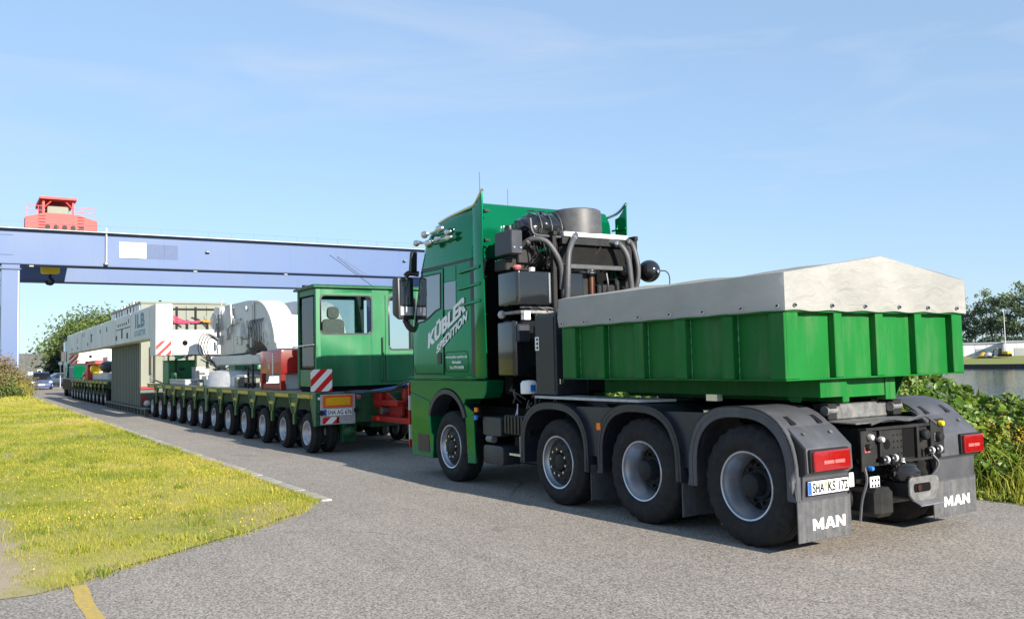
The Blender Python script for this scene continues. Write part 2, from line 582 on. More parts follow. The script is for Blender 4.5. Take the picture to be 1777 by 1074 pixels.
# ------------------------------------------------------------------ ground materials
def asphalt_material():
    m = mat('asphalt', (0.24, 0.225, 0.21), 0.9, var=0.12, vscale=0.6)
    N, L, b = nodes_of(m)
    tcn = N.new('ShaderNodeTexCoord')
    sp = N.new('ShaderNodeTexNoise'); sp.inputs['Scale'].default_value = 58; sp.inputs['Detail'].default_value = 3
    sp.inputs['Roughness'].default_value = 0.8
    L.new(tcn.outputs['Object'], sp.inputs['Vector'])
    # crushed stone: every chip its own shade
    vs_ = N.new('ShaderNodeTexVoronoi'); vs_.inputs['Scale'].default_value = 70
    L.new(tcn.outputs['Object'], vs_.inputs['Vector'])
    sc_ = N.new('ShaderNodeSeparateColor'); L.new(vs_.outputs['Color'], sc_.inputs['Color'])
    mxs = N.new('ShaderNodeMath'); mxs.operation = 'MULTIPLY_ADD'; mxs.inputs[1].default_value = 0.22
    L.new(sc_.outputs['Red'], mxs.inputs[0])
    of_ = N.new('ShaderNodeMath'); of_.operation = 'MULTIPLY_ADD'; of_.inputs[1].default_value = 0.8; of_.inputs[2].default_value = -0.01
    L.new(sp.outputs['Fac'], of_.inputs[0]); L.new(of_.outputs[0], mxs.inputs[2])
    rp = N.new('ShaderNodeValToRGB')
    rp.color_ramp.elements[0].position = 0.36; rp.color_ramp.elements[0].color = (0.105, 0.094, 0.084, 1)
    rp.color_ramp.elements[1].position = 0.64; rp.color_ramp.elements[1].color = (0.46, 0.42, 0.375, 1)
    L.new(mxs.outputs[0], rp.inputs['Fac'])
    big = N.new('ShaderNodeTexNoise'); big.inputs['Scale'].default_value = 0.35; big.inputs['Detail'].default_value = 8
    big.inputs['Roughness'].default_value = 0.6
    L.new(tcn.outputs['Object'], big.inputs['Vector'])
    r2 = N.new('ShaderNodeValToRGB')
    r2.color_ramp.elements[0].position = 0.3; r2.color_ramp.elements[0].color = (0.84, 0.83, 0.82, 1)
    r2.color_ramp.elements[1].position = 0.7; r2.color_ramp.elements[1].color = (1.05, 1.02, 0.98, 1)
    L.new(big.outputs['Fac'], r2.inputs['Fac'])
    # long wear streaks along the lane
    mpn = N.new('ShaderNodeMapping'); mpn.inputs['Scale'].default_value = (0.06, 1.6, 1)
    L.new(tcn.outputs['Object'], mpn.inputs['Vector'])
    st = N.new('ShaderNodeTexNoise'); st.inputs['Scale'].default_value = 1.3; st.inputs['Detail'].default_value = 5
    L.new(mpn.outputs['Vector'], st.inputs['Vector'])
    r3 = N.new('ShaderNodeValToRGB')
    r3.color_ramp.elements[0].position = 0.35; r3.color_ramp.elements[0].color = (0.93, 0.93, 0.93, 1)
    r3.color_ramp.elements[1].position = 0.65; r3.color_ramp.elements[1].color = (1.04, 1.04, 1.04, 1)
    L.new(st.outputs['Fac'], r3.inputs['Fac'])
    m1 = N.new('ShaderNodeMix'); m1.data_type = 'RGBA'; m1.blend_type = 'MULTIPLY'; m1.inputs['Factor'].default_value = 1
    L.new(rp.outputs['Color'], m1.inputs['A']); L.new(r2.outputs['Color'], m1.inputs['B'])
    m2 = N.new('ShaderNodeMix'); m2.data_type = 'RGBA'; m2.blend_type = 'MULTIPLY'; m2.inputs['Factor'].default_value = 1
    L.new(m1.outputs['Result'], m2.inputs['A']); L.new(r3.outputs['Color'], m2.inputs['B'])
    # dark drips and oil spots, mostly along the lane, and a few hairline cracks
    st2 = N.new('ShaderNodeTexNoise'); st2.inputs['Scale'].default_value = 1.1; st2.inputs['Detail'].default_value = 9; st2.inputs['Roughness'].default_value = 0.7
    L.new(tcn.outputs['Object'], st2.inputs['Vector'])
    r4 = N.new('ShaderNodeValToRGB')
    r4.color_ramp.elements[0].position = 0.57; r4.color_ramp.elements[0].color = (1, 1, 1, 1)
    r4.color_ramp.elements[1].position = 0.74; r4.color_ramp.elements[1].color = (0.62, 0.61, 0.60, 1)
    L.new(st2.outputs['Fac'], r4.inputs['Fac'])
    m3 = N.new('ShaderNodeMix'); m3.data_type = 'RGBA'; m3.blend_type = 'MULTIPLY'; m3.inputs['Factor'].default_value = 1
    L.new(m2.outputs['Result'], m3.inputs['A']); L.new(r4.outputs['Color'], m3.inputs['B'])
    dn = N.new('ShaderNodeTexNoise'); dn.inputs['Scale'].default_value = 2.2; dn.inputs['Detail'].default_value = 6
    L.new(tcn.outputs['Object'], dn.inputs['Vector'])
    va = N.new('ShaderNodeVectorMath'); va.operation = 'MULTIPLY_ADD'; va.inputs[1].default_value = (0.55, 0.55, 0.0)
    L.new(dn.outputs['Color'], va.inputs[0]); L.new(tcn.outputs['Object'], va.inputs[2])
    vo = N.new('ShaderNodeTexVoronoi'); vo.feature = 'DISTANCE_TO_EDGE'; vo.inputs['Scale'].default_value = 0.30
    L.new(va.outputs[0], vo.inputs['Vector'])
    r5 = N.new('ShaderNodeValToRGB')
    r5.color_ramp.elements[0].position = 0.0; r5.color_ramp.elements[0].color = (0.55, 0.53, 0.5, 1)
    r5.color_ramp.elements[1].position = 0.006; r5.color_ramp.elements[1].color = (1, 1, 1, 1)
    L.new(vo.outputs['Distance'], r5.inputs['Fac'])
    cm = N.new('ShaderNodeMapRange'); cm.inputs['From Min'].default_value = 0.46; cm.inputs['From Max'].default_value = 0.62
    L.new(big.outputs['Fac'], cm.inputs['Value'])
    m4 = N.new('ShaderNodeMix'); m4.data_type = 'RGBA'; m4.blend_type = 'MULTIPLY'
    L.new(cm.outputs['Result'], m4.inputs['Factor'])
    L.new(m3.outputs['Result'], m4.inputs['A']); L.new(r5.outputs['Color'], m4.inputs['B'])
    L.new(m4.outputs['Result'], b.inputs['Base Color'])
    bp = N.new('ShaderNodeBump'); bp.inputs['Strength'].default_value = 0.22; bp.inputs['Distance'].default_value = 0.006
    L.new(sp.outputs['Fac'], bp.inputs['Height'])
    L.new(bp.outputs['Normal'], b.inputs['Normal'])


def soil_material(name, greens, dirt, dirt_lo=0.56, dirt_hi=0.66, scale=0.5):
    m = mat(name, greens[0], 0.95)
    N, L, b = nodes_of(m)
    tcn = N.new('ShaderNodeTexCoord')
    n1 = N.new('ShaderNodeTexNoise'); n1.inputs['Scale'].default_value = 7; n1.inputs['Detail'].default_value = 8
    n1.inputs['Roughness'].default_value = 0.75
    L.new(tcn.outputs['Object'], n1.inputs['Vector'])
    r1 = N.new('ShaderNodeValToRGB')
    r1.color_ramp.elements[0].position = 0.3; r1.color_ramp.elements[0].color = (*greens[0], 1)
    r1.color_ramp.elements[1].position = 0.7; r1.color_ramp.elements[1].color = (*greens[1], 1)
    L.new(n1.outputs['Fac'], r1.inputs['Fac'])
    n2 = N.new('ShaderNodeTexNoise'); n2.inputs['Scale'].default_value = scale; n2.inputs['Detail'].default_value = 6
    L.new(tcn.outputs['Object'], n2.inputs['Vector'])
    r2 = N.new('ShaderNodeValToRGB')
    r2.color_ramp.elements[0].position = dirt_lo; r2.color_ramp.elements[0].color = (0, 0, 0, 1)
    r2.color_ramp.elements[1].position = dirt_hi; r2.color_ramp.elements[1].color = (1, 1, 1, 1)
    L.new(n2.outputs['Fac'], r2.inputs['Fac'])
    mxn = N.new('ShaderNodeMix'); mxn.data_type = 'RGBA'
    mxn.inputs['B'].default_value = (*dirt, 1)
    L.new(r2.outputs['Color'], mxn.inputs['Factor']); L.new(r1.outputs['Color'], mxn.inputs['A'])
    L.new(mxn.outputs['Result'], b.inputs['Base Color'])
    bp = N.new('ShaderNodeBump'); bp.inputs['Strength'].default_value = 0.6; bp.inputs['Distance'].default_value = 0.03
    L.new(n1.outputs['Fac'], bp.inputs['Height']); L.new(bp.outputs['Normal'], b.inputs['Normal'])


def leaf_material(name, ramp, transl=0.35, rough=0.6):
    """foliage: colour picked along a ramp by a per-leaf random attribute; part of the light passes through"""
    m = bpy.data.materials.new(name)
    m.use_nodes = True
    N = m.node_tree.nodes; L = m.node_tree.links
    b = N['Principled BSDF']; o = N['Material Output']
    at = N.new('ShaderNodeAttribute'); at.attribute_name = 'tint'
    rp = N.new('ShaderNodeValToRGB')
    el = rp.color_ramp.elements
    el[0].position = 0; el[0].color = (*ramp[0], 1)
    el[1].position = 1; el[1].color = (*ramp[-1], 1)
    for i, c in enumerate(ramp[1:-1]):
        e = el.new((i + 1) / (len(ramp) - 1)); e.color = (*c, 1)
    L.new(at.outputs['Fac'], rp.inputs['Fac'])
    L.new(rp.outputs['Color'], b.inputs['Base Color'])
    b.inputs['Roughness'].default_value = rough
    tl = N.new('ShaderNodeBsdfTranslucent')
    L.new(rp.outputs['Color'], tl.inputs['Color'])
    ms = N.new('ShaderNodeMixShader'); ms.inputs[0].default_value = transl
    L.new(b.outputs[0], ms.inputs[1]); L.new(tl.outputs[0], ms.inputs[2])
    L.new(ms.outputs[0], o.inputs['Surface'])
    MATS[name] = m


def water_material():
    m = mat('water_surface', (0.07, 0.10, 0.13), 0.07, var=0.1, vscale=0.1, spec=0.6)
    N, L, b = nodes_of(m)
    b.inputs['IOR'].default_value = 1.33
    tcn = N.new('ShaderNodeTexCoord')
    mpn = N.new('ShaderNodeMapping'); mpn.inputs['Scale'].default_value = (1.0, 0.55, 1)
    L.new(tcn.outputs['Object'], mpn.inputs['Vector'])
    n1 = N.new('ShaderNodeTexNoise'); n1.inputs['Scale'].default_value = 0.9; n1.inputs['Detail'].default_value = 5
    L.new(mpn.outputs['Vector'], n1.inputs['Vector'])
    bp = N.new('ShaderNodeBump'); bp.inputs['Strength'].default_value = 0.75; bp.inputs['Distance'].default_value = 0.12
    L.new(n1.outputs['Fac'], bp.inputs['Height']); L.new(bp.outputs['Normal'], b.inputs['Normal'])


asphalt_material()
soil_material('lawn_soil', ((0.22, 0.22, 0.035), (0.36, 0.32, 0.08)), (0.30, 0.235, 0.15))
soil_material('meadow_soil', ((0.08, 0.10, 0.025), (0.17, 0.17, 0.05)), (0.2, 0.17, 0.1))
soil_material('bank_soil', ((0.02, 0.035, 0.010), (0.05, 0.06, 0.02)), (0.10, 0.085, 0.06))
soil_material('gravel_dirt', ((0.30, 0.25, 0.18), (0.40, 0.35, 0.27)), (0.25, 0.22, 0.17))
soil_material('far_bank_grass', ((0.15, 0.18, 0.04), (0.24, 0.25, 0.06)), (0.26, 0.24, 0.1), scale=0.05)
water_material()
leaf_material('grass_blade', ((0.14, 0.21, 0.016), (0.31, 0.34, 0.03), (0.46, 0.44, 0.055), (0.53, 0.45, 0.11), (0.54, 0.43, 0.2)), 0.45)
leaf_material('flower_petal', ((0.70, 0.48, 0.01), (0.85, 0.68, 0.03)), 0.3)
leaf_material('bramble_leaf', ((0.025, 0.062, 0.008), (0.075, 0.15, 0.013), (0.14, 0.225, 0.022), (0.22, 0.28, 0.045)), 0.35, 0.45)
leaf_material('tree_leaf', ((0.045, 0.08, 0.02), (0.09, 0.14, 0.032), (0.145, 0.20, 0.05), (0.19, 0.24, 0.075)), 0.3)
leaf_material('far_leaf', ((0.055, 0.085, 0.065), (0.10, 0.15, 0.085), (0.17, 0.225, 0.11), (0.22, 0.26, 0.15)), 0.3)  # greens lightened and shifted blue: distance haze put into the colour
leaf_material('conifer_leaf', ((0.012, 0.028, 0.016), (0.03, 0.05, 0.025), (0.05, 0.07, 0.035)), 0.1)
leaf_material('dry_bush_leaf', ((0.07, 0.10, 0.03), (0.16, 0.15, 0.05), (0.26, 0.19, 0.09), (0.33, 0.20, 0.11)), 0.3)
leaf_material('reed_blade', ((0.20, 0.21, 0.03), (0.40, 0.33, 0.05), (0.52, 0.38, 0.09)), 0.4)
leaf_material('yellow_weed', ((0.45, 0.30, 0.02), (0.62, 0.36, 0.03)), 0.3)


# ------------------------------------------------------------------ ground, roads, water
def grid(name, ts, ws, zf, material, org=(0, 0, 0)):
    nt_, nw = len(ts), len(ws)
    m = MB()
    vs = [(t, w, zf(t, w)) for t in ts for w in ws]
    m.add(vs, [(i * nw + j, i * nw + j + 1, (i + 1) * nw + j + 1, (i + 1) * nw + j) for i in range(nt_ - 1) for j in range(nw - 1)])
    return m.build(name, material, smooth=60)


BANK_W = 8.6
ground = grid('ground', [-400, -60, 0, 60, 140, 400, 3000], [-3000, -200, -40, -8, 4.0, 6.0, BANK_W, 11.2, 11.6],
              lambda t, w: -0.05 if w < BANK_W + 0.1 else (-1.75 if w < 11.4 else -2.2), 'meadow_soil')
kind(ground, 'structure')
water = grid('water', [-400, 0, 100, 300, 1200], [9.6, 40, 90, 146.6], lambda t, w: -1.5, 'water_surface')
kind(water, 'structure')
far_bank = grid('far_bank', [-600, -100, 100, 300, 3000], [146.0, 146.02, 149, 158, 175, 1500],
                lambda t, w: -1.7 if w < 146.01 else (-0.85 if w < 147 else (-0.6 if w < 150 else (0.55 if w < 160 else 0.7))), 'far_bank_grass')
kind(far_bank, 'structure')

# the road: lane beside the lawn, widening to the yard where the photographer stands
road_poly = [(-90, -60), (5.02, -60), (5.02, -1.95), (260, -1.95), (260, 3.95), (-90, 3.95)]
mr_ = MB()
mr_.add([(t, w, 0.0) for t, w in road_poly], [(0, 1, 2, 5), (2, 3, 4, 5)])
road = mr_.build('road', 'asphalt', smooth=0)
kind(road, 'structure')
KNOT_T = [2.02, 2.12, 2.3, 2.53, 3.05, 3.7, 4.23, 5.0, 5.2, 300]
KNOT_W = [-5.30, -5.13, -4.95, -4.65, -3.97, -3.13, -2.57, -2.13, -2.11, -2.11]


def lawn_edge(t):
    return float(np.interp(t, KNOT_T, KNOT_W))


def hash2(a, b):
    return (math.sin(a * 12.9898 + b * 78.233) * 43758.5453) % 1.0


def lawn_h(t, w):
    d = min(1.0, max(0.0, (lawn_edge(t) - w) / 0.6)) * min(1.0, max(0.0, (t - 2.0) / 0.8))
    return 0.006 + 0.05 * d + 0.025 * d * math.sin(1.3 * t + 0.7 * w) * math.cos(0.8 * w - 0.4 * t)


lt = list(np.concatenate([np.linspace(2.04, 8, 28), np.linspace(8.5, 40, 34), np.linspace(44, 200, 20)]))
lm = MB()
NW = 26
vs = []
for t in lt:
    e = lawn_edge(t) - 0.10 + 0.035 * math.sin(9 * t) + 0.02 * math.sin(23 * t)
    for j in range(NW):
        s_ = (j / (NW - 1)) ** 2
        far = -5.60 - (min(t, 12) - 2.04) * 2.6
        w = e + (min(far, e - 0.05) - e) * s_
        vs.append((t, w, lawn_h(t, w)))
lm.add(vs, [(i * NW + j, i * NW + j + 1, (i + 1) * NW + j + 1, (i + 1) * NW + j) for i in range(len(lt) - 1) for j in range(NW - 1)])
lawn = lm.build('lawn', 'lawn_soil', smooth=80)
kind(lawn, 'structure')
# bare trodden strip at the lawn's left: soil colour where feet have worn the grass away
def worn_strip():
    m = MATS['lawn_soil']
    N, L, b = nodes_of(m)
    src = b.inputs['Base Color'].links[0].from_socket
    tcn = N.new('ShaderNodeTexCoord')
    sp = N.new('ShaderNodeSeparateXYZ'); L.new(tcn.outputs['Object'], sp.inputs['Vector'])
    nz_ = N.new('ShaderNodeTexNoise'); nz_.inputs['Scale'].default_value = 2.4; nz_.inputs['Detail'].default_value = 6
    L.new(tcn.outputs['Object'], nz_.inputs['Vector'])
    ad = N.new('ShaderNodeMath'); ad.operation = 'MULTIPLY_ADD'; ad.inputs[1].default_value = 0.9
    L.new(nz_.outputs['Fac'], ad.inputs[0]); L.new(sp.outputs['Y'], ad.inputs[2])
    m1 = N.new('ShaderNodeMapRange'); m1.inputs['From Min'].default_value = 5.72; m1.inputs['From Max'].default_value = 6.0
    L.new(ad.outputs[0], m1.inputs['Value'])
    m2 = N.new('ShaderNodeMapRange'); m2.inputs['From Min'].default_value = 9.6; m2.inputs['From Max'].default_value = 8.2
    L.new(sp.outputs['X'], m2.inputs['Value'])
    mu = N.new('ShaderNodeMath'); mu.operation = 'MULTIPLY'
    L.new(m1.outputs['Result'], mu.inputs[0]); L.new(m2.outputs['Result'], mu.inputs[1])
    mxn = N.new('ShaderNodeMix'); mxn.data_type = 'RGBA'; mxn.inputs['B'].default_value = (0.33, 0.265, 0.19, 1)
    L.new(mu.outputs[0], mxn.inputs['Factor']); L.new(src, mxn.inputs['A']); L.new(mxn.outputs['Result'], b.inputs['Base Color'])


worn_strip()

kerb = bpy.data.objects.new('kerb', None)
COL.objects.link(kerb)
kerb.location = W(5.0, -2.01, 0)
kerb.rotation_euler = (0, 0, ROTZ)
ORG['kerb'] = (5.0, -2.01, 0)
kind(kerb, 'structure')
kp = MB().box(0.006, 0.994, -0.08, 0.08, -0.06, 0.026).build('kerb_stone', 'concrete', bevel=0.012)
for i in range(46):
    c = inst(kp, kerb, (5.0 + i, -2.01 + random.uniform(-.006, .006), random.uniform(-.006, .006)), 'kerb_stone')
    c.rotation_euler = (random.uniform(-.01, .01), 0, random.uniform(-.008, .008))
bpy.data.objects.remove(kp)
kl = MB().box(51.0, 240, -2.065, -1.955, -0.05, 0.028).build('kerb_run', 'concrete', kerb)

ym = MB()
yp = []
for i in range(18):
    t = 2.16 - i * 0.25
    yp.append((t, -5.135 - 0.008 * i * 0 + 0.012 * math.sin(i * 2.1), -5.02 + 0.010 * math.sin(i * 1.3 + 1)))
ym.add([(t, a, 0.004) for t, a, b_ in yp] + [(t, b_, 0.004) for t, a, b_ in yp],
       [(i, i + 1, len(yp) + i + 1, len(yp) + i) for i in range(len(yp) - 1)])
mat('road_yellow', (0.55, 0.38, 0.05), 0.8, vscale=26, col2=(0.34, 0.27, 0.12), var=0.2)
kind(ym.build('yellow_line_marking', 'road_yellow', smooth=0), 'structure')


# ------------------------------------------------------------------ plants
def bulk(name, V, F, tint, material, at=None):
    """one mesh from numpy arrays in world coordinates"""
    me = bpy.data.meshes.new(name)
    n, k = F.shape
    me.vertices.add(len(V)); me.loops.add(n * k); me.polygons.add(n)
    me.vertices.foreach_set('co', np.asarray(V, dtype=np.float32).ravel())
    me.loops.foreach_set('vertex_index', F.astype(np.int32).ravel())
    me.polygons.foreach_set('loop_start', np.arange(0, n * k, k, dtype=np.int32))
    me.polygons.foreach_set('loop_total', np.full(n, k, dtype=np.int32))
    a = me.attributes.new('tint', 'FLOAT', 'POINT')
    a.data.foreach_set('value', np.asarray(tint, dtype=np.float32))
    me.update(calc_edges=True)
    me.materials.append(MATS[material])
    ob = bpy.data.objects.new(name, me)
    COL.objects.link(ob)
    return ob


_FW = np.array(FWD); _RW = np.array(RGT); _OW = np.array(ORI)


def to_world(t, w, z):
    return _OW + np.outer(t, _FW) + np.outer(w, _RW) + np.outer(z, np.array([0, 0, 1.0]))


def blades(base, h, width, lean, tint, curl=0.0):
    """one bent blade (two triangles sharing a quad) per base point; returns V, F, tint"""
    n = len(base)
    a = RNG.uniform(0, 2 * np.pi, n)
    side = np.stack([np.cos(a), np.sin(a), np.zeros(n)], 1)
    b = RNG.uniform(0, 2 * np.pi, n)
    ld = np.stack([np.cos(b), np.sin(b), np.zeros(n)], 1) * (lean * h)[:, None]
    up = np.array([0, 0, 1.0])
    p0 = base - side * width[:, None]
    p1 = base + side * width[:, None]
    mid = base + ld * 0.35 + up * (h * 0.6)[:, None]
    p2 = mid + side * (width * 0.7)[:, None]
    p3 = mid - side * (width * 0.7)[:, None]
    tip = base + ld * 1.25 + up * (h * (1 - 0.25 * lean))[:, None]
    V = np.stack([p0, p1, p2, p3, tip], 1).reshape(-1, 3)
    o = np.arange(n) * 5
    F = np.concatenate([np.stack([o, o + 1, o + 2], 1), np.stack([o, o + 2, o + 3], 1), np.stack([o + 3, o + 2, o + 4], 1)])
    return V, F, np.repeat(tint, 5)


def vnoise(x, y, seed=0):
    """smooth value noise, vectorised"""
    xi = np.floor(x).astype(int); yi = np.floor(y).astype(int)
    xf = x - xi; yf = y - yi
    def h(a, b):
        return (np.sin(a * 127.1 + b * 311.7 + seed * 74.7) * 43758.5453) % 1.0
    u = xf * xf * (3 - 2 * xf); v = yf * yf * (3 - 2 * yf)
    return (h(xi, yi) * (1 - u) + h(xi + 1, yi) * u) * (1 - v) + (h(xi, yi + 1) * (1 - u) + h(xi + 1, yi + 1) * u) * v


edge_v = np.vectorize(lawn_edge)
lawnh_v = np.vectorize(lawn_h)


def make_grass():
    Vs, Fs, Ts = [], [], []
    off = 0
    for t0, t1, w0, w1, n, hm, wd in ((2.05, 7, -5.75, -2.0, 62000, 0.050, 0.0018), (7, 14, -6.2, -2.0, 62000, 0.052, 0.0026),
                                     (14, 26, -6.5, -2.0, 42000, 0.065, 0.0042), (26, 50, -7.0, -2.0, 28000, 0.08, 0.009),
                                     (50, 110, -8, -2.0, 11000, 0.13, 0.022), (3, 26, -12, -6.2, 9000, 0.10, 0.008)):
        t = RNG.uniform(t0, t1, n); w = RNG.uniform(w0, w1, n)
        e = edge_v(t)
        inside = w < e + 0.03 + 0.16 * (vnoise(t * 4, w * 4, 3) - 0.5)
        bare = (w < -5.46 + 0.25 * (vnoise(t * 2, w * 2, 5) - 0.5)) & (t < 8.4) & (w > -9)
        thin = vnoise(t * 0.9, w * 0.9, 9) * 0.6 + vnoise(t * 3.1, w * 3.1, 4) * 0.4
        keep = inside & (~bare | (RNG.uniform(0, 1, n) < 0.16)) & (RNG.uniform(0, 1, n) < 0.35 + 1.1 * thin)
        t, w, thin = t[keep], w[keep], thin[keep]
        n = len(t)
        z = lawnh_v(t, w) - 0.01
        tall = vnoise(t * 1.7, w * 1.7, 12)
        h = hm * RNG.uniform(0.45, 1.35, n) * (0.6 + 0.9 * tall)
        rim = np.clip((edge_v(t) - w) / 0.35, 0, 1)
        h = h * (1.35 - 0.35 * rim)
        tint = np.clip(0.44 + 0.62 * (vnoise(t * 0.55, w * 0.8, 21) - 0.5) + 0.35 * (thin - 0.5) + RNG.normal(0, 0.16, n), 0, 1)
        green = vnoise(t * 1.1, w * 1.5, 33) > 0.70
        tint = np.where(green, tint * 0.62, tint)
        V, F, T = blades(to_world(t, w, z), h, np.full(n, wd) * RNG.uniform(0.7, 1.4, n), RNG.uniform(0.15, 0.9, n), tint)
        Vs.append(V); Fs.append(F + off); Ts.append(T); off += len(V)
    # taller clumps and weeds
    nc = 260
    ct = RNG.uniform(2.4, 24, nc); cw = RNG.uniform(-5.6, -2.1, nc)
    ok = cw < edge_v(ct) + 0.02
    ct, cw = ct[ok], cw[ok]
    idx = RNG.integers(0, len(ct), 9000)
    t = ct[idx] + RNG.normal(0, 0.07, 9000); w = cw[idx] + RNG.normal(0, 0.07, 9000)
    ctint = RNG.uniform(0.0, 0.75, len(ct)) ** 1.5
    ch = RNG.uniform(0.06, 0.15, len(ct))
    V, F, T = blades(to_world(t, w, lawnh_v(t, w) - 0.01), ch[idx] * RNG.uniform(0.5, 1.2, 9000), np.full(9000, 0.0035) * RNG.uniform(0.6, 1.8, 9000), RNG.uniform(0.2, 0.9, 9000), np.clip(ctint[idx] + RNG.normal(0, 0.08, 9000), 0, 1))
    Vs.append(V); Fs.append(F + off); Ts.append(T); off += len(V)
    o = bulk('lawn_grass', np.concatenate(Vs), np.concatenate(Fs), np.concatenate(Ts), 'grass_blade')
    kind(o, 'stuff'); o['label'] = 'short yellow-green grass growing on the lawn'
    # buttercups
    n = 3600
    t = RNG.uniform(2.3, 17, n); w = RNG.uniform(-5.4, -2.05, n)
    dens = np.clip(vnoise(t * 0.8, w * 0.9, 41) * 1.5 - 0.35, 0, 1) * np.clip(1.15 - np.abs(t - 5.5) / 9, 0.12, 1)
    keep = (w < edge_v(t) - 0.1) & (RNG.uniform(0, 1, n) < dens)
    t, w = t[keep], w[keep]; n = len(t)
    z = lawnh_v(t, w) + RNG.uniform(0.03, 0.085, n)
    c = to_world(t, w, z)
    r = RNG.uniform(0.003, 0.009, n)
    nv = RNG.normal(0, 0.5, (n, 3)) + np.array([0.3, -0.45, 0.7]); nv /= np.linalg.norm(nv, axis=1)[:, None]
    ax = np.cross(nv, np.array([0.3, 0.9, 0.1])); ax /= np.linalg.norm(ax, axis=1)[:, None]
    ay = np.cross(nv, ax)
    V = np.stack([c + (ax * math.cos(k * math.pi / 2.5) + ay * math.sin(k * math.pi / 2.5)) * r[:, None] for k in range(5)], 1).reshape(-1, 3)
    F = (np.arange(n) * 5)[:, None] + np.arange(5)[None]
    o = bulk('meadow_flowers', V, F, np.repeat(RNG.uniform(0, 1, n), 5), 'flower_petal')
    kind(o, 'stuff'); o['label'] = 'tiny yellow flowers scattered over the lawn'


make_grass()


def leaf_quads(c, nrm, size, aspect, tint):
    """folded pointed leaves: four points, two triangles"""
    n = len(c)
    d = RNG.normal(0, 1, (n, 3))
    d -= nrm * np.sum(d * nrm, 1)[:, None]
    d /= np.linalg.norm(d, axis=1)[:, None]
    s = np.cross(nrm, d)
    L_ = size[:, None]; Wd = (size * aspect)[:, None]
    a = c - d * L_ * 0.5
    b = c + d * L_ * 0.5 - nrm * L_ * 0.12
    l = c + s * Wd * 0.5 + nrm * L_ * 0.07
    r = c - s * Wd * 0.5 + nrm * L_ * 0.07
    V = np.stack([a, l, b, r], 1).reshape(-1, 3)
    o = np.arange(n) * 4
    F = np.concatenate([np.stack([o, o + 1, o + 2], 1), np.stack([o, o + 2, o + 3], 1)])
    return V, F, np.repeat(tint, 4)


def hedge_h(t, w):
    front = np.clip((w - 4.15 - 0.25 * vnoise(t * 0.9, t * 0.3, 2)) / 1.1, 0, 1) ** 0.6
    back = np.clip((9.6 - w) / 1.2, 0, 1)
    top = 0.98 + 0.36 * (vnoise(t * 0.55, w * 0.55, 51) - 0.35) + 0.34 * (vnoise(t * 1.9, w * 1.9, 52) - 0.5) + 0.16 * (vnoise(t * 5.3, w * 5.3, 53) - 0.5)
    top = top + np.clip((t - 2.6) * 0.14, -0.42, 0.25)
    return np.maximum(0.02, top * front * back)


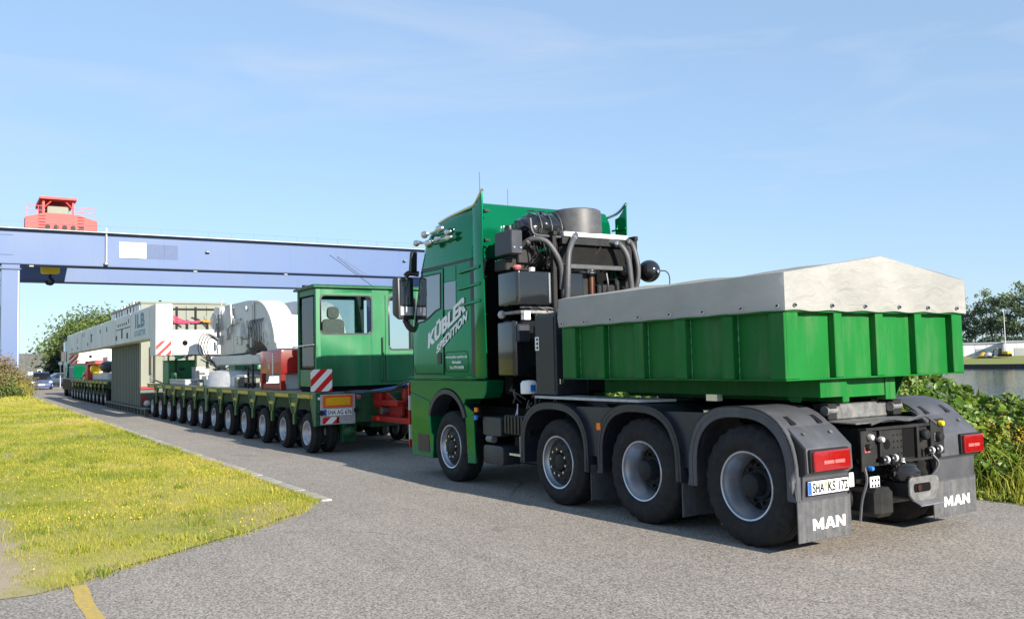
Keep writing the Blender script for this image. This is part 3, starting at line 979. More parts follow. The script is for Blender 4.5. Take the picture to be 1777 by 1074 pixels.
def make_thicket():
    Vs, Fs, Ts = [], [], []; off = 0
    # dark tangle of stems and soil under the leaves
    for t0, t1, n, sz in ((-4.5, 9, 40000, 0.125), (9, 24, 14000, 0.16), (24, 90, 12000, 0.34)):
        t = RNG.uniform(t0, t1, n); w = 4.15 + 5.2 * RNG.uniform(0, 1, n) ** 1.25
        hh = hedge_h(t, w)
        dep = RNG.exponential(0.10, n)
        z = hh - dep + 0.03
        k = (z > 0.0) & (hh > 0.05)
        t, w, z, dep = t[k], w[k], z[k], dep[k]; n = len(t)
        nrm = RNG.normal(0, 0.55, (n, 3)) + np.array([0.05, -0.35, 0.75])
        nrm /= np.linalg.norm(nrm, axis=1)[:, None]
        tint = np.clip(0.55 + 0.5 * (vnoise(t * 1.2, w * 1.2, 61) - 0.5) + RNG.normal(0, 0.2, n), 0, 1)
        V, F, T = leaf_quads(to_world(t, w, z), nrm, np.clip(sz * RNG.lognormal(-0.25, 0.38, n), 0.04, sz * 1.7), 0.62, tint)
        Vs.append(V); Fs.append(F + off); Ts.append(T); off += len(V)
    o = bulk('bramble_thicket', np.concatenate(Vs), np.concatenate(Fs), np.concatenate(Ts), 'bramble_leaf')
    kind(o, 'stuff'); o['label'] = 'dense leafy bramble thicket along the water bank'
    ts = np.linspace(-4.5, 90, 150); ws = np.linspace(4.05, 9.5, 16)
    g = grid('thicket_floor', list(ts), list(ws), lambda t, w: float(hedge_h(np.array([t]), np.array([w]))[0]) - 0.30, 'bank_soil')
    kind(g, 'structure')
    # rough tall grass and yellow weeds at the road edge
    n = 9000
    t = RNG.uniform(-4, 12, n); w = 3.9 + 1.35 * RNG.uniform(0, 1, n) ** 1.1
    tall = vnoise(t * 0.9, w, 71)
    h = RNG.uniform(0.12, 0.55, n) * (0.35 + 1.0 * tall) * np.clip(0.3 + (w - 3.85) * 1.3, 0.2, 1.25)
    tint = np.clip(RNG.normal(0.22, 0.18, n) + 0.3 * (vnoise(t * 1.3, w * 2, 73) - 0.5), 0, 1)
    V, F, T = blades(to_world(t, w, np.full(n, -0.03)), h, 0.006 * RNG.uniform(0.7, 1.6, n), RNG.uniform(0.1, 0.7, n), tint)
    o = bulk('verge_grass', V, F, T, 'grass_blade')
    kind(o, 'stuff'); o['label'] = 'tall rough grass along the road edge below the thicket'
    n = 700
    t = RNG.uniform(-4, 16, n); w = RNG.uniform(4.6, 8.6, n)
    hh = hedge_h(t, w)
    V, F, T = blades(to_world(t, w, np.maximum(0, hh - 0.4)), RNG.uniform(0.35, 0.75, n), 0.004 * RNG.uniform(0.7, 1.6, n), RNG.uniform(0.1, 0.8, n), np.clip(RNG.normal(0.85, 0.15, n), 0, 1))
    o = bulk('dead_stems', V, F, T, 'dry_bush_leaf')
    kind(o, 'stuff'); o['label'] = 'dry brown stems sticking out of the bramble thicket'
    n = 3000
    t = RNG.uniform(-4, 12, n); w = 3.85 + 0.75 * RNG.uniform(0, 1, n)
    nrm = RNG.normal(0, 0.4, (n, 3)) + np.array([0.05, -0.35, 0.9]); nrm /= np.linalg.norm(nrm, axis=1)[:, None]
    V, F, T = leaf_quads(to_world(t, w, RNG.uniform(-0.02, 0.09, n)), nrm, RNG.uniform(0.03, 0.08, n), 0.5, RNG.uniform(0.35, 1, n))
    o = bulk('verge_weeds', V, F, T, 'bramble_leaf')
    kind(o, 'stuff'); o['label'] = 'low broad-leaved weeds at the asphalt edge'
    n = 420
    tt = RNG.normal(0.55, 0.42, n); ww = RNG.normal(5.35, 0.25, n)
    nrm = RNG.normal(0, 1, (n, 3)); nrm /= np.linalg.norm(nrm, axis=1)[:, None]
    V, F, T = leaf_quads(to_world(tt, ww, 0.62 + RNG.normal(0, 0.10, n)), nrm, RNG.uniform(0.02, 0.045, n), 0.6, RNG.uniform(0, 1, n))
    o = bulk('yellow_weed', V, F, T, 'yellow_weed')
    kind(o, 'stuff'); o['label'] = 'yellow flowering weed in front of the bramble thicket'


make_thicket()


def limb(m, p0, p1, r0, r1, n=7):
    m.cyl(p0, p1, r0, n, r1)


def tree(name, label, cat, at, height, crown, leaves, leaf, material, trunk_h=0.3, group=None, clumps=26, bark='bark', shape='round', trunk_r=None, fill=0.55, tight=1.0):
    """trunk with limbs, crown of leaf-sized faces in clumps with gaps between"""
    root = thing(name, label, cat, at, group)
    t0, w0, z0 = at
    m = MB()
    r = trunk_r or height * 0.022
    top = Vector((t0 + random.uniform(-.03, .03) * height, w0 + random.uniform(-.03, .03) * height, z0 + height * 0.86))
    base = Vector((t0, w0, z0 - 0.1))
    mid = base.lerp(top, 0.45) + Vector((random.uniform(-.02, .02) * height, random.uniform(-.02, .02) * height, 0))
    limb(m, base, mid, r, r * 0.65, 9)
    limb(m, mid, top, r * 0.65, r * 0.12, 9)
    cen = []
    zc = z0 + height * (trunk_h + (1 - trunk_h) / 2)
    hz = height * (1 - trunk_h) / 2
    for i in range(clumps):
        if shape == 'cone':
            u = random.random() ** 1.3
            rad = (1 - u) * crown * random.uniform(0.35, 1.0)
            a = random.uniform(0, 2 * math.pi)
            p = Vector((t0 + rad * math.cos(a), w0 + rad * math.sin(a), z0 + height * (trunk_h + (1 - trunk_h) * u * 0.97)))
        else:
            while True:
                q = Vector((random.uniform(-1, 1), random.uniform(-1, 1), random.uniform(-1, 1)))
                if fill < q.length < 1:
                    break
            p = Vector((t0 + q.x * crown, w0 + q.y * crown, zc + q.z * hz))
        cen.append(p)
        f = max(0.2, min(0.95, (p.z - z0) / height - 0.12))
        st = base.lerp(mid, f / 0.45) if f < 0.45 else mid.lerp(top, (f - 0.45) / 0.55)
        if i % 2 == 0:
            limb(m, st, p, r * 0.30 * (1.1 - f), r * 0.05, 5)
    m.build('trunk', bark, root)
    K = len(cen)
    C = np.array([tuple(c) for c in cen])
    idx = RNG.integers(0, K, leaves)
    sg = crown * RNG.uniform(0.16, 0.30, K) * tight
    if shape == 'cone':
        sg = crown * RNG.uniform(0.10, 0.2, K) * (1.15 - (C[:, 2] - z0) / height)
    P = C[idx] + RNG.normal(0, 1, (leaves, 3)) * sg[idx][:, None] * np.array([1, 1, 0.75])
    nrm = RNG.normal(0, 1, (leaves, 3)) + np.array([0, 0, 0.5]); nrm /= np.linalg.norm(nrm, axis=1)[:, None]
    ct = RNG.uniform(0.2, 0.8, K)
    tint = np.clip(ct[idx] + RNG.normal(0, 0.16, leaves), 0, 1)
    V, F, T = leaf_quads(to_world(P[:, 0], P[:, 1], P[:, 2]), nrm, leaf * RNG.uniform(0.6, 1.4, leaves), 0.7, tint)
    o = bulk('crown', V, F, T, material)
    o.parent = root
    o.matrix_parent_inverse = (Matrix.Translation(root.location) @ Euler((0, 0, ROTZ)).to_matrix().to_4x4()).inverted()
    return root


def at_px(u, v, dist):
    """place on the ground for a far background thing: image column and distance along the view"""
    x = (u - 888.5) / FPX * dist
    p = Vector((x, dist, 0)) - ORI
    return (p.dot(FWD), p.dot(RGT), 0.0)


# ------------------------------------------------------------------ background plants
def far_at(u, w):
    """(t, w) on a line parallel to the convoy at offset w, seen at image column u"""
    lo, hi = -200.0, 3000.0
    k = (u - 888.5) / FPX
    for _ in range(60):
        md = (lo + hi) / 2
        p = W(md, w)
        if p.y <= 0.5 or p.x / p.y > k:
            lo = md
        else:
            hi = md
    return lo


far_specs = [(1655, 178, 13.0, 3.4, 'round'), (1668, 182, 15.5, 2.2, 'thin'), (1680, 178, 14.5, 1.9, 'thin'), (1691, 181, 15.8, 2.0, 'thin'), (1701, 178, 15.2, 1.9, 'thin'),
             (1711, 180, 14.5, 2.1, 'thin'), (1722, 178, 16.2, 3.2, 'round'), (1735, 181, 17.6, 4.0, 'round'), (1748, 178, 16.8, 3.8, 'round'),
             (1762, 180, 17.4, 4.2, 'round'), (1778, 179, 17.0, 4.0, 'round'), (1796, 180, 16.5, 4.2, 'round'), (1640, 180, 14.0, 3.6, 'round'),
             (1815, 181, 17.0, 4.0, 'round'), (1625, 181, 15, 3.8, 'round')]
ORD = ['leftmost', 'second', 'third', 'fourth', 'fifth', 'sixth', 'seventh', 'eighth', 'ninth', 'tenth', 'eleventh', 'twelfth', 'thirteenth', 'fourteenth', 'fifteenth']
order = sorted(range(len(far_specs)), key=lambda i: far_specs[i][0])
rank = {j: i for i, j in enumerate(order)}
for i, (u, w, h, c, sh) in enumerate(far_specs):
    t = far_at(u, w)
    lab = ('slender sparse tree' if sh == 'thin' else 'full green tree') + ' across the water, ' + ORD[rank[i]] + ' from left'
    if sh == 'thin':
        tree('poplar_tree', lab, 'tree', (t, w, 0.6), h * 0.86, c * 0.9, 620, 0.40, 'far_leaf', 0.2, 'trees across the water', 20, 'bark', 'round', 0.13, 0.2)
    else:
        tree('poplar_tree', lab, 'tree', (t, w, 0.6), h * 0.84, c, 1500, 0.46, 'far_leaf', 0.2, 'trees across the water', 17, 'bark', 'round', 0.2, 0.3, 0.6)
# low dark undergrowth joining the trunks
n = 4200
uu = RNG.uniform(1600, 1830, n)
tt = np.array([far_at(u, 174.0) for u in np.linspace(1600, 1830, 40)])
t_ = np.interp(uu, np.linspace(1600, 1830, 40), tt); w_ = RNG.uniform(171, 177, n)
z_ = 0.6 + RNG.uniform(0, 1, n) ** 1.2 * (3.6 + 2.0 * (vnoise(t_ * 0.25, w_ * 0, 81) - 0.5))
nr = RNG.normal(0, 1, (n, 3)); nr /= np.linalg.norm(nr, axis=1)[:, None]
V, F, T = leaf_quads(to_world(t_, w_, z_), nr, RNG.uniform(0.5, 1.0, n), 0.8, np.clip(0.25 + 0.5 * (vnoise(t_ * 0.4, z_ * 0.5, 83) - 0.5) + RNG.normal(0, 0.15, n), 0, 1))
o = bulk('undergrowth', V, F, T, 'far_leaf'); kind(o, 'stuff'); o['label'] = 'dark undergrowth below the far trees across the water'

# trees and shrubs beyond the convoy, left of the lane
p = at_px(176, 0, 118); tree('broadleaf_tree', 'large round leafy tree behind the white girder', 'tree', p, 8.4, 4.6, 30000, 0.36, 'tree_leaf', 0.03, None, 80, fill=0.25, tight=1.15)
p = at_px(205, 0, 122); tree('broadleaf_tree', 'second round leafy tree mostly hidden behind the white girder', 'tree', p, 8.5, 4.4, 20000, 0.36, 'tree_leaf', 0.03, None, 60, fill=0.25, tight=1.15)
p = at_px(141, 0, 112); tree('broadleaf_tree', 'smaller leafy tree between the dark conifer and the big round tree', 'tree', p, 7.0, 3.4, 18000, 0.36, 'tree_leaf', 0.03, None, 50, fill=0.25, tight=1.15)
p = at_px(112, 0, 108); tree('conifer_tree', 'dark pointed conifer behind the far green tractor', 'tree', p, 6.4, 2.3, 9000, 0.36, 'conifer_leaf', 0.03, None, 60, shape='cone')
p = at_px(97, 0, 150); tree('broadleaf_tree', 'low pale tree showing above the right end of the grey wagon', 'tree', p, 5.6, 3.2, 2600, 0.4, 'tree_leaf', 0.05, None, 24, fill=0.2)
p = at_px(77, 0, 152); tree('broadleaf_tree', 'low green tree top showing above the middle of the grey wagon', 'tree', p, 5.2, 2.2, 1800, 0.4, 'tree_leaf', 0.05, None, 18, fill=0.2)


def bush(name, label, at, h, r, n, material, leaf):
    root = thing(name, label, 'bush', at)
    m = MB()
    for i in range(9):
        a = random.uniform(0, 6.28); b = random.uniform(0.2, 0.8) * r
        m.cyl((at[0], at[1], 0), (at[0] + b * math.cos(a), at[1] + b * math.sin(a), h * random.uniform(0.5, 0.8)), 0.04, 5, 0.01)
    m.build('stem', 'bark', root)
    K = 34
    a = RNG.uniform(0, 2 * np.pi, K); rr = r * np.sqrt(RNG.uniform(0, 1, K))
    C = np.stack([at[0] + rr * np.cos(a), at[1] + rr * np.sin(a), h * (0.12 + 0.75 * RNG.uniform(0, 1, K) * (1 - 0.75 * (rr / r) ** 2))], 1)
    idx = RNG.integers(0, K, n)
    P = C[idx] + RNG.normal(0, r * 0.13, (n, 3))
    P[:, 2] = np.abs(P[:, 2])
    nr_ = RNG.normal(0, 1, (n, 3)) + np.array([0, 0, 0.4]); nr_ /= np.linalg.norm(nr_, axis=1)[:, None]
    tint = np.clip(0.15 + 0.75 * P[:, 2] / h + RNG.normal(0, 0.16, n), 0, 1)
    V_, F_, T_ = leaf_quads(to_world(P[:, 0], P[:, 1], P[:, 2]), nr_, leaf * RNG.uniform(0.6, 1.4, n), 0.6, tint)
    o_ = bulk('foliage', V_, F_, T_, material)
    o_.parent = root
    o_.matrix_parent_inverse = (Matrix.Translation(root.location) @ Euler((0, 0, ROTZ)).to_matrix().to_4x4()).inverted()


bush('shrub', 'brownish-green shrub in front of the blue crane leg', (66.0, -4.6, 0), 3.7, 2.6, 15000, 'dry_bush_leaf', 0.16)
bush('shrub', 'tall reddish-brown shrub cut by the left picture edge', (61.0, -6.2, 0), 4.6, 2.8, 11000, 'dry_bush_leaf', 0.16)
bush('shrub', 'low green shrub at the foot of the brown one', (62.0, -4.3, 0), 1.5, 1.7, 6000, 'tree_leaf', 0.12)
n = 2400
tt_ = RNG.normal(68.0, 2.4, n); ww_ = RNG.normal(-2.75, 0.38, n)
V, F, T = blades(to_world(tt_, ww_, np.zeros(n)), RNG.uniform(0.5, 1.35, n), np.full(n, 0.02), RNG.uniform(0.05, 0.5, n), RNG.uniform(0, 1, n))
o = bulk('reed_clump', V, F, T, 'reed_blade'); tag(o, 'golden dry reed clump where lawn meets the lane', 'reeds')


# ------------------------------------------------------------------ wheels (prototypes, copied below)
def tyre_profile(R, wid, rim_r):
    """outer face at axial 0, inner face at axial wid"""
    return [(rim_r, 0.035), (rim_r + 0.015, 0.014), (rim_r + (R - rim_r) * 0.35, -0.004), (rim_r + (R - rim_r) * 0.62, 0.0), (R - 0.055, 0.018),
            (R - 0.020, 0.034), (R - 0.004, 0.050), (R, 0.075), (R, wid * 0.30), (R - 0.014, wid * 0.31), (R - 0.014, wid * 0.35), (R, wid * 0.36),
            (R, wid * 0.48), (R - 0.014, wid * 0.49), (R - 0.014, wid * 0.53), (R, wid * 0.54), (R, wid * 0.66), (R - 0.014, wid * 0.67), (R - 0.014, wid * 0.71), (R, wid * 0.72),
            (R, wid - 0.075), (R - 0.004, wid - 0.05), (R - 0.055, wid - 0.018), (rim_r + 0.05, wid), (rim_r, wid - 0.035)]


def make_wheel(name, R, wid, rim_r, style, n=96, lug=0.013):
    jit = (lambda j, k: (-lug if (k // 2) % 2 and 4 <= j <= 7 else 0.0) + (-lug * 0.9 if (k // 2) % 2 == 0 and 17 <= j <= 21 else 0.0))
    ty = MB().lathe(tyre_profile(R, wid, rim_r), (0, 0, 0), 'w', n, closed=False, jit=jit if lug else None)
    ty.f = [f for f in ty.f if len(f) <= 4]
    w_ = ty.build(name, 'tyre_rubber', smooth=50)
    rm = MB()
    if style == 'drive':      # deep dish: barrel seen from outside, hub far in
        rm.lathe([(rim_r + 0.006, 0.040), (rim_r + 0.010, 0.016), (rim_r + 0.002, 0.006), (rim_r - 0.012, 0.012), (rim_r - 0.020, 0.050), (rim_r - 0.040, 0.085), (rim_r - 0.055, 0.165),
                  (rim_r - 0.075, 0.190), (rim_r - 0.075, 0.23)], (0, 0, 0), 'w', 56)
        rm.f = [f for f in rm.f if len(f) <= 4]
        r_ = rm.build('rim', 'rim_silver', w_, smooth=50)
        h = MB().lathe([(0.0, 0.205), (rim_r - 0.074, 0.205), (rim_r - 0.074, 0.215), (0, 0.215)], (0, 0, 0), 'w', 40)
        h.lathe([(0.0, 0.035), (0.075, 0.038), (0.098, 0.055), (0.105, 0.09), (0.108, 0.16), (0.135, 0.18), (0.14, 0.205)], (0, 0, 0), 'w', 28)
        for k in range(10):
            a = 2 * math.pi * k / 10
            h.cyl((0.168 * math.cos(a), 0.165, 0.168 * math.sin(a)), (0.168 * math.cos(a), 0.206, 0.168 * math.sin(a)), 0.016, 7)
        h.build('hub', 'hub_dark', w_, smooth=40)
        for k in range(5):
            o_ = MB()
            a = 2 * math.pi * (k + 0.3) / 5
            o_.lathe([(0.0, 0.202), (0.034, 0.2025), (0.034, 0.21), (0, 0.21)], (0.208 * math.cos(a), 0, 0.208 * math.sin(a)), 'w', 10)
            o_.build('hand_hole', 'letter_black', w_)
    elif style == 'steer':    # disc stands outward, nuts and hub show
        rm.lathe([(rim_r + 0.006, 0.040), (rim_r + 0.010, 0.016), (rim_r + 0.002, 0.006), (rim_r - 0.014, 0.012), (rim_r - 0.020, 0.05), (rim_r - 0.035, 0.075)], (0, 0, 0), 'w', 56)
        rm.f = [f for f in rm.f if len(f) <= 4]
        rm.build('rim', 'rim_silver', w_, smooth=50)
        d = MB().lathe([(rim_r - 0.034, 0.076), (rim_r - 0.065, 0.062), (rim_r - 0.10, 0.048), (rim_r - 0.135, 0.045), (0.125, 0.046), (0.115, 0.05), (0.112, 0.12), (0, 0.12)], (0, 0, 0), 'w', 40)
        d.f = [f for f in d.f if len(f) <= 4]
        d.build('disc', 'hub_dark', w_, smooth=40)
        h = MB().lathe([(0, 0.018), (0.07, 0.02), (0.095, 0.035), (0.10, 0.06), (0.118, 0.075)], (0, 0, 0), 'w', 24)
        h.build('hub', 'hub_dark', w_, smooth=40)
        for k in range(10):
            b = MB()
            a = 2 * math.pi * k / 10
            b.cyl((0.150 * math.cos(a), 0.012, 0.150 * math.sin(a)), (0.150 * math.cos(a), 0.05, 0.150 * math.sin(a)), 0.015, 6)
            b.build('wheel_nut', 'steel_bright', w_)
        for k in range(10):
            o_ = MB()
            a = 2 * math.pi * (k + 0.5) / 10
            o_.lathe([(0.0, 0.050), (0.024, 0.051), (0.024, 0.07), (0, 0.07)], (0.200 * math.cos(a), 0, 0.200 * math.sin(a)), 'w', 8)
            o_.build('hand_hole', 'letter_black', w_)
    else:                     # trailer: plain bright dish
        rm.lathe([(rim_r + 0.006, 0.035), (rim_r + 0.010, 0.012), (rim_r, 0.004), (rim_r - 0.018, 0.016), (rim_r - 0.030, 0.07), (rim_r - 0.06, 0.105), (0.10, 0.115), (0.085, 0.095), (0.07, 0.075), (0, 0.073)], (0, 0, 0), 'w', 32)
        rm.f = [f for f in rm.f if len(f) <= 4]
        rm.build('rim', 'rim_painted', w_, smooth=40)
        o_ = MB()
        for k in range(8):
            a = 2 * math.pi * k / 8
            o_.lathe([(0.0, 0.098), (0.016, 0.099), (0.016, 0.12), (0, 0.12)], (0.145 * math.cos(a), 0, 0.145 * math.sin(a)), 'w', 6)
        kind(o_.build('hand_holes', 'hub_dark', w_), 'stuff')
    return w_


P_DRIVE = make_wheel('drive_wheel', 0.535, 0.30, 0.302, 'drive')
P_STEER = make_wheel('steer_wheel', 0.497, 0.34, 0.302, 'steer', lug=0.006)
P_TRAIL = make_wheel('trailer_wheel', 0.385, 0.235, 0.228, 'trailer', n=48, lug=0.0)


def rounded(pts, r, n=4):
    """round the corners of a closed polygon"""
    out = []
    m = len(pts)
    for i in range(m):
        p = Vector(pts[i]); a = Vector(pts[i - 1]); b = Vector(pts[(i + 1) % m])
        da = (a - p); db = (b - p)
        k = min(r, da.length * 0.49, db.length * 0.49)
        p0 = p + da.normalized() * k; p1 = p + db.normalized() * k
        for j in range(n + 1):
            x = j / n
            out.append(tuple((1 - x) ** 2 * p0 + 2 * x * (1 - x) * p + x * x * p1))
    return out


def rbox(m, t0, t1, w0, w1, z0, z1, r, ax='w', n=4):
    """box with four rounded edges parallel to ax"""
    if ax == 'w':
        m.prism(rounded([(t0, z0), (t1, z0), (t1, z1), (t0, z1)], r, n), 'w', w0, w1)
    elif ax == 't':
        m.prism(rounded([(w0, z0), (w1, z0), (w1, z1), (w0, z1)], r, n), 't', t0, t1)
    else:
        m.prism(rounded([(t0, w0), (t1, w0), (t1, w1), (t0, w1)], r, n), 'z', z0, z1)
    return m


# ------------------------------------------------------------------ the heavy tractor in front
TW = 2.56
truck = thing('heavy_tractor', 'green four-axle heavy haulage tractor with a ballast body, seen from behind', 'truck', (2.6, 1.28, 0))
AX = [(5.56, 0.492, 'steer'), (2.90, 0.495, 'steer'), (1.405, 0.533, 'drive'), (-0.015, 0.535, 'drive')]
for t, z, st in AX:
    src = P_STEER if st == 'steer' else P_DRIVE
    inst(src, truck, (t, 0.02, z), 'wheel').rotation_euler = (0, random.uniform(0, 6), 0)
    inst(src, truck, (t, TW - 0.02, z), 'wheel', rot180=True)
    if st == 'drive':
        c = inst(src, truck, (t, 0.02 + 0.66, z), 'wheel', rot180=True)
        c = inst(src, truck, (t, TW - 0.68, z), 'wheel')

# chassis
m = MB()
m.box(-0.62, 6.3, 0.86, 0.94, 0.74, 1.02).box(-0.62, 6.3, 1.62, 1.70, 0.74, 1.02)
for t in (-0.3, 0.7, 2.1, 3.4, 4.4):
    m.box(t, t + 0.12, 0.94, 1.62, 0.78, 0.98)
m.build('chassis_frame', 'chassis_black', truck, bevel=0.008)
for t, z, st in AX:
    a = MB()
    a.cyl((t, 0.25, z), (t, TW - 0.25, z), 0.07, 12)
    if st == 'drive':
        a.ball((t, 1.28, z), 0.21, 14)
    a.build('axle', 'chassis_black', truck, smooth=40)


def arch(tc, zc, a, b, zlow_f, zlow_r, ex=2.6, n=22):
    pts = [(tc + a, zlow_f)]
    for i in range(n + 1):
        th = math.pi * i / n
        c, s_ = math.cos(th), math.sin(th)
        pts.append((tc + a * math.copysign(abs(c) ** (2 / ex), c), zc + b * abs(s_) ** (2 / ex)))
    pts.append((tc - a, zlow_r))
    return pts


def fender(tc, zl_f, zl_r, top, a, w0, w1, mname, lip=0.085, name='fender'):
    zc = 0.62
    b = top - zc
    o_ = arch(tc, zc, a, b, zl_f, zl_r)
    i_ = arch(tc, zc, a - 0.018, b - 0.018, zl_f, zl_r)
    i2 = arch(tc, zc, a - lip, b - lip, zl_f, zl_r)
    fm = MB().strip(o_, i_, 'w', w0, w1)
    wl = w0 if w0 < 1.28 else w1
    dw = 0.022 if w0 < 1.28 else -0.022
    fm.strip(o_, i2, 'w', wl, wl + dw)
    f = fm.build(name, mname, truck, bevel=0.006)
    # rib line along the lip, a real raised bead
    bead = MB().strip(arch(tc, zc, a - lip * 0.42, b - lip * 0.42, zl_f, zl_r), arch(tc, zc, a - lip * 0.55, b - lip * 0.55, zl_f, zl_r), 'w', wl - math.copysign(0.004, dw), wl + dw * 0.5)
    bead.build('lip_bead', mname, f)
    return f


for side in (0, 1):
    w0, w1 = (0.0, 0.62) if side == 0 else (TW - 0.62, TW)
    g = 'fender_dark'
    fender(2.96, 0.43, 0.44, 1.19, 0.70, w0, w1, g)
    fender(1.44, 0.45, 0.48, 1.215, 0.66, w0, w1, g)
    fender(0.04, 0.47, 0.46, 1.235, 0.635, w0, w1, 'fender_grey', lip=0.10)
    # filler panels between the arches, set back from the face
    q = 0.05 if side == 0 else TW - 0.06
    for a_, b_ in ((2.08, 2.32), (0.62, 0.86)):
        MB().prism([(a_ + 0.03, 0.62), (b_ - 0.03, 0.62), (b_ + 0.22, 1.10), (b_ + 0.20, 1.15), (a_ - 0.22, 1.16), (a_ - 0.20, 1.10)], 'w', q, q + 0.02).build('filler_panel', 'fender_dark', truck)
    # flaps between axles
    for t, zb in ((2.255, 0.13), (0.80, 0.15)):
        wq = (0.03, 0.58) if side == 0 else (TW - 0.58, TW - 0.03)
        MB().box(t, t + 0.012, wq[0], wq[1], zb, 0.52).build('mudflap', 'flap_rubber', truck)

# deck plate and platform over the middle axles
m = MB().prism([(3.38, 0.05), (2.9, 0.02), (1.4, 0.02), (1.25, 0.40), (3.38, 0.40)], 'z', 1.225, 1.255)
m.build('platform_plate', 'galvanised', truck, bevel=0.004)
MB().box(-0.1, 3.3, 0.55, 2.0, 1.04, 1.16).build('subframe', 'chassis_black', truck, bevel=0.01)
MB().box(0.1, 3.3, 1.95, 1.98, 0.85, 1.452).build('dark_gap_filler', 'chassis_black', truck)  # added dark sheet that keeps the gap under the box black
m = MB().box(0.32, 0.46, 0.05, 0.12, 1.27, 1.33).box(0.30, 0.50, 0.05, 0.10, 1.16, 1.18)
m.build('bracket', 'steel_bright', truck)
for t in (2.06, 4.82):
    rbox(MB(), t - 0.035, t + 0.035, -0.004 if t < 3 else 0.03, 0.02 if t < 3 else 0.055, 0.915 if t < 3 else 1.005, 0.99 if t < 3 else 1.065, 0.012).build('side_marker_lamp', 'lamp_orange', truck)

# heavy block capitals as strokes
GLYPH_M = [[(0, 0), (.26, 0), (.26, 1), (0, 1)], [(.84, 0), (1.1, 0), (1.1, 1), (.84, 1)], [(.26, 1), (.26, .55), (.47, .12), (.55, .12), (.55, .5)], [(.84, 1), (.55, .5), (.55, .12), (.63, .12), (.84, .55)]]
GLYPH_A = [[(0, 0), (.27, 0), (.62, 1), (.36, 1)], [(1.05, 0), (.78, 0), (.43, 1), (.69, 1)], [(.2, .2), (.85, .2), (.78, .4), (.27, .4)]]
GLYPH_N = [[(0, 0), (.26, 0), (.26, 1), (0, 1)], [(.72, 0), (.98, 0), (.98, 1), (.72, 1)], [(.26, 1), (.26, .62), (.72, 0), (.72, .38)]]
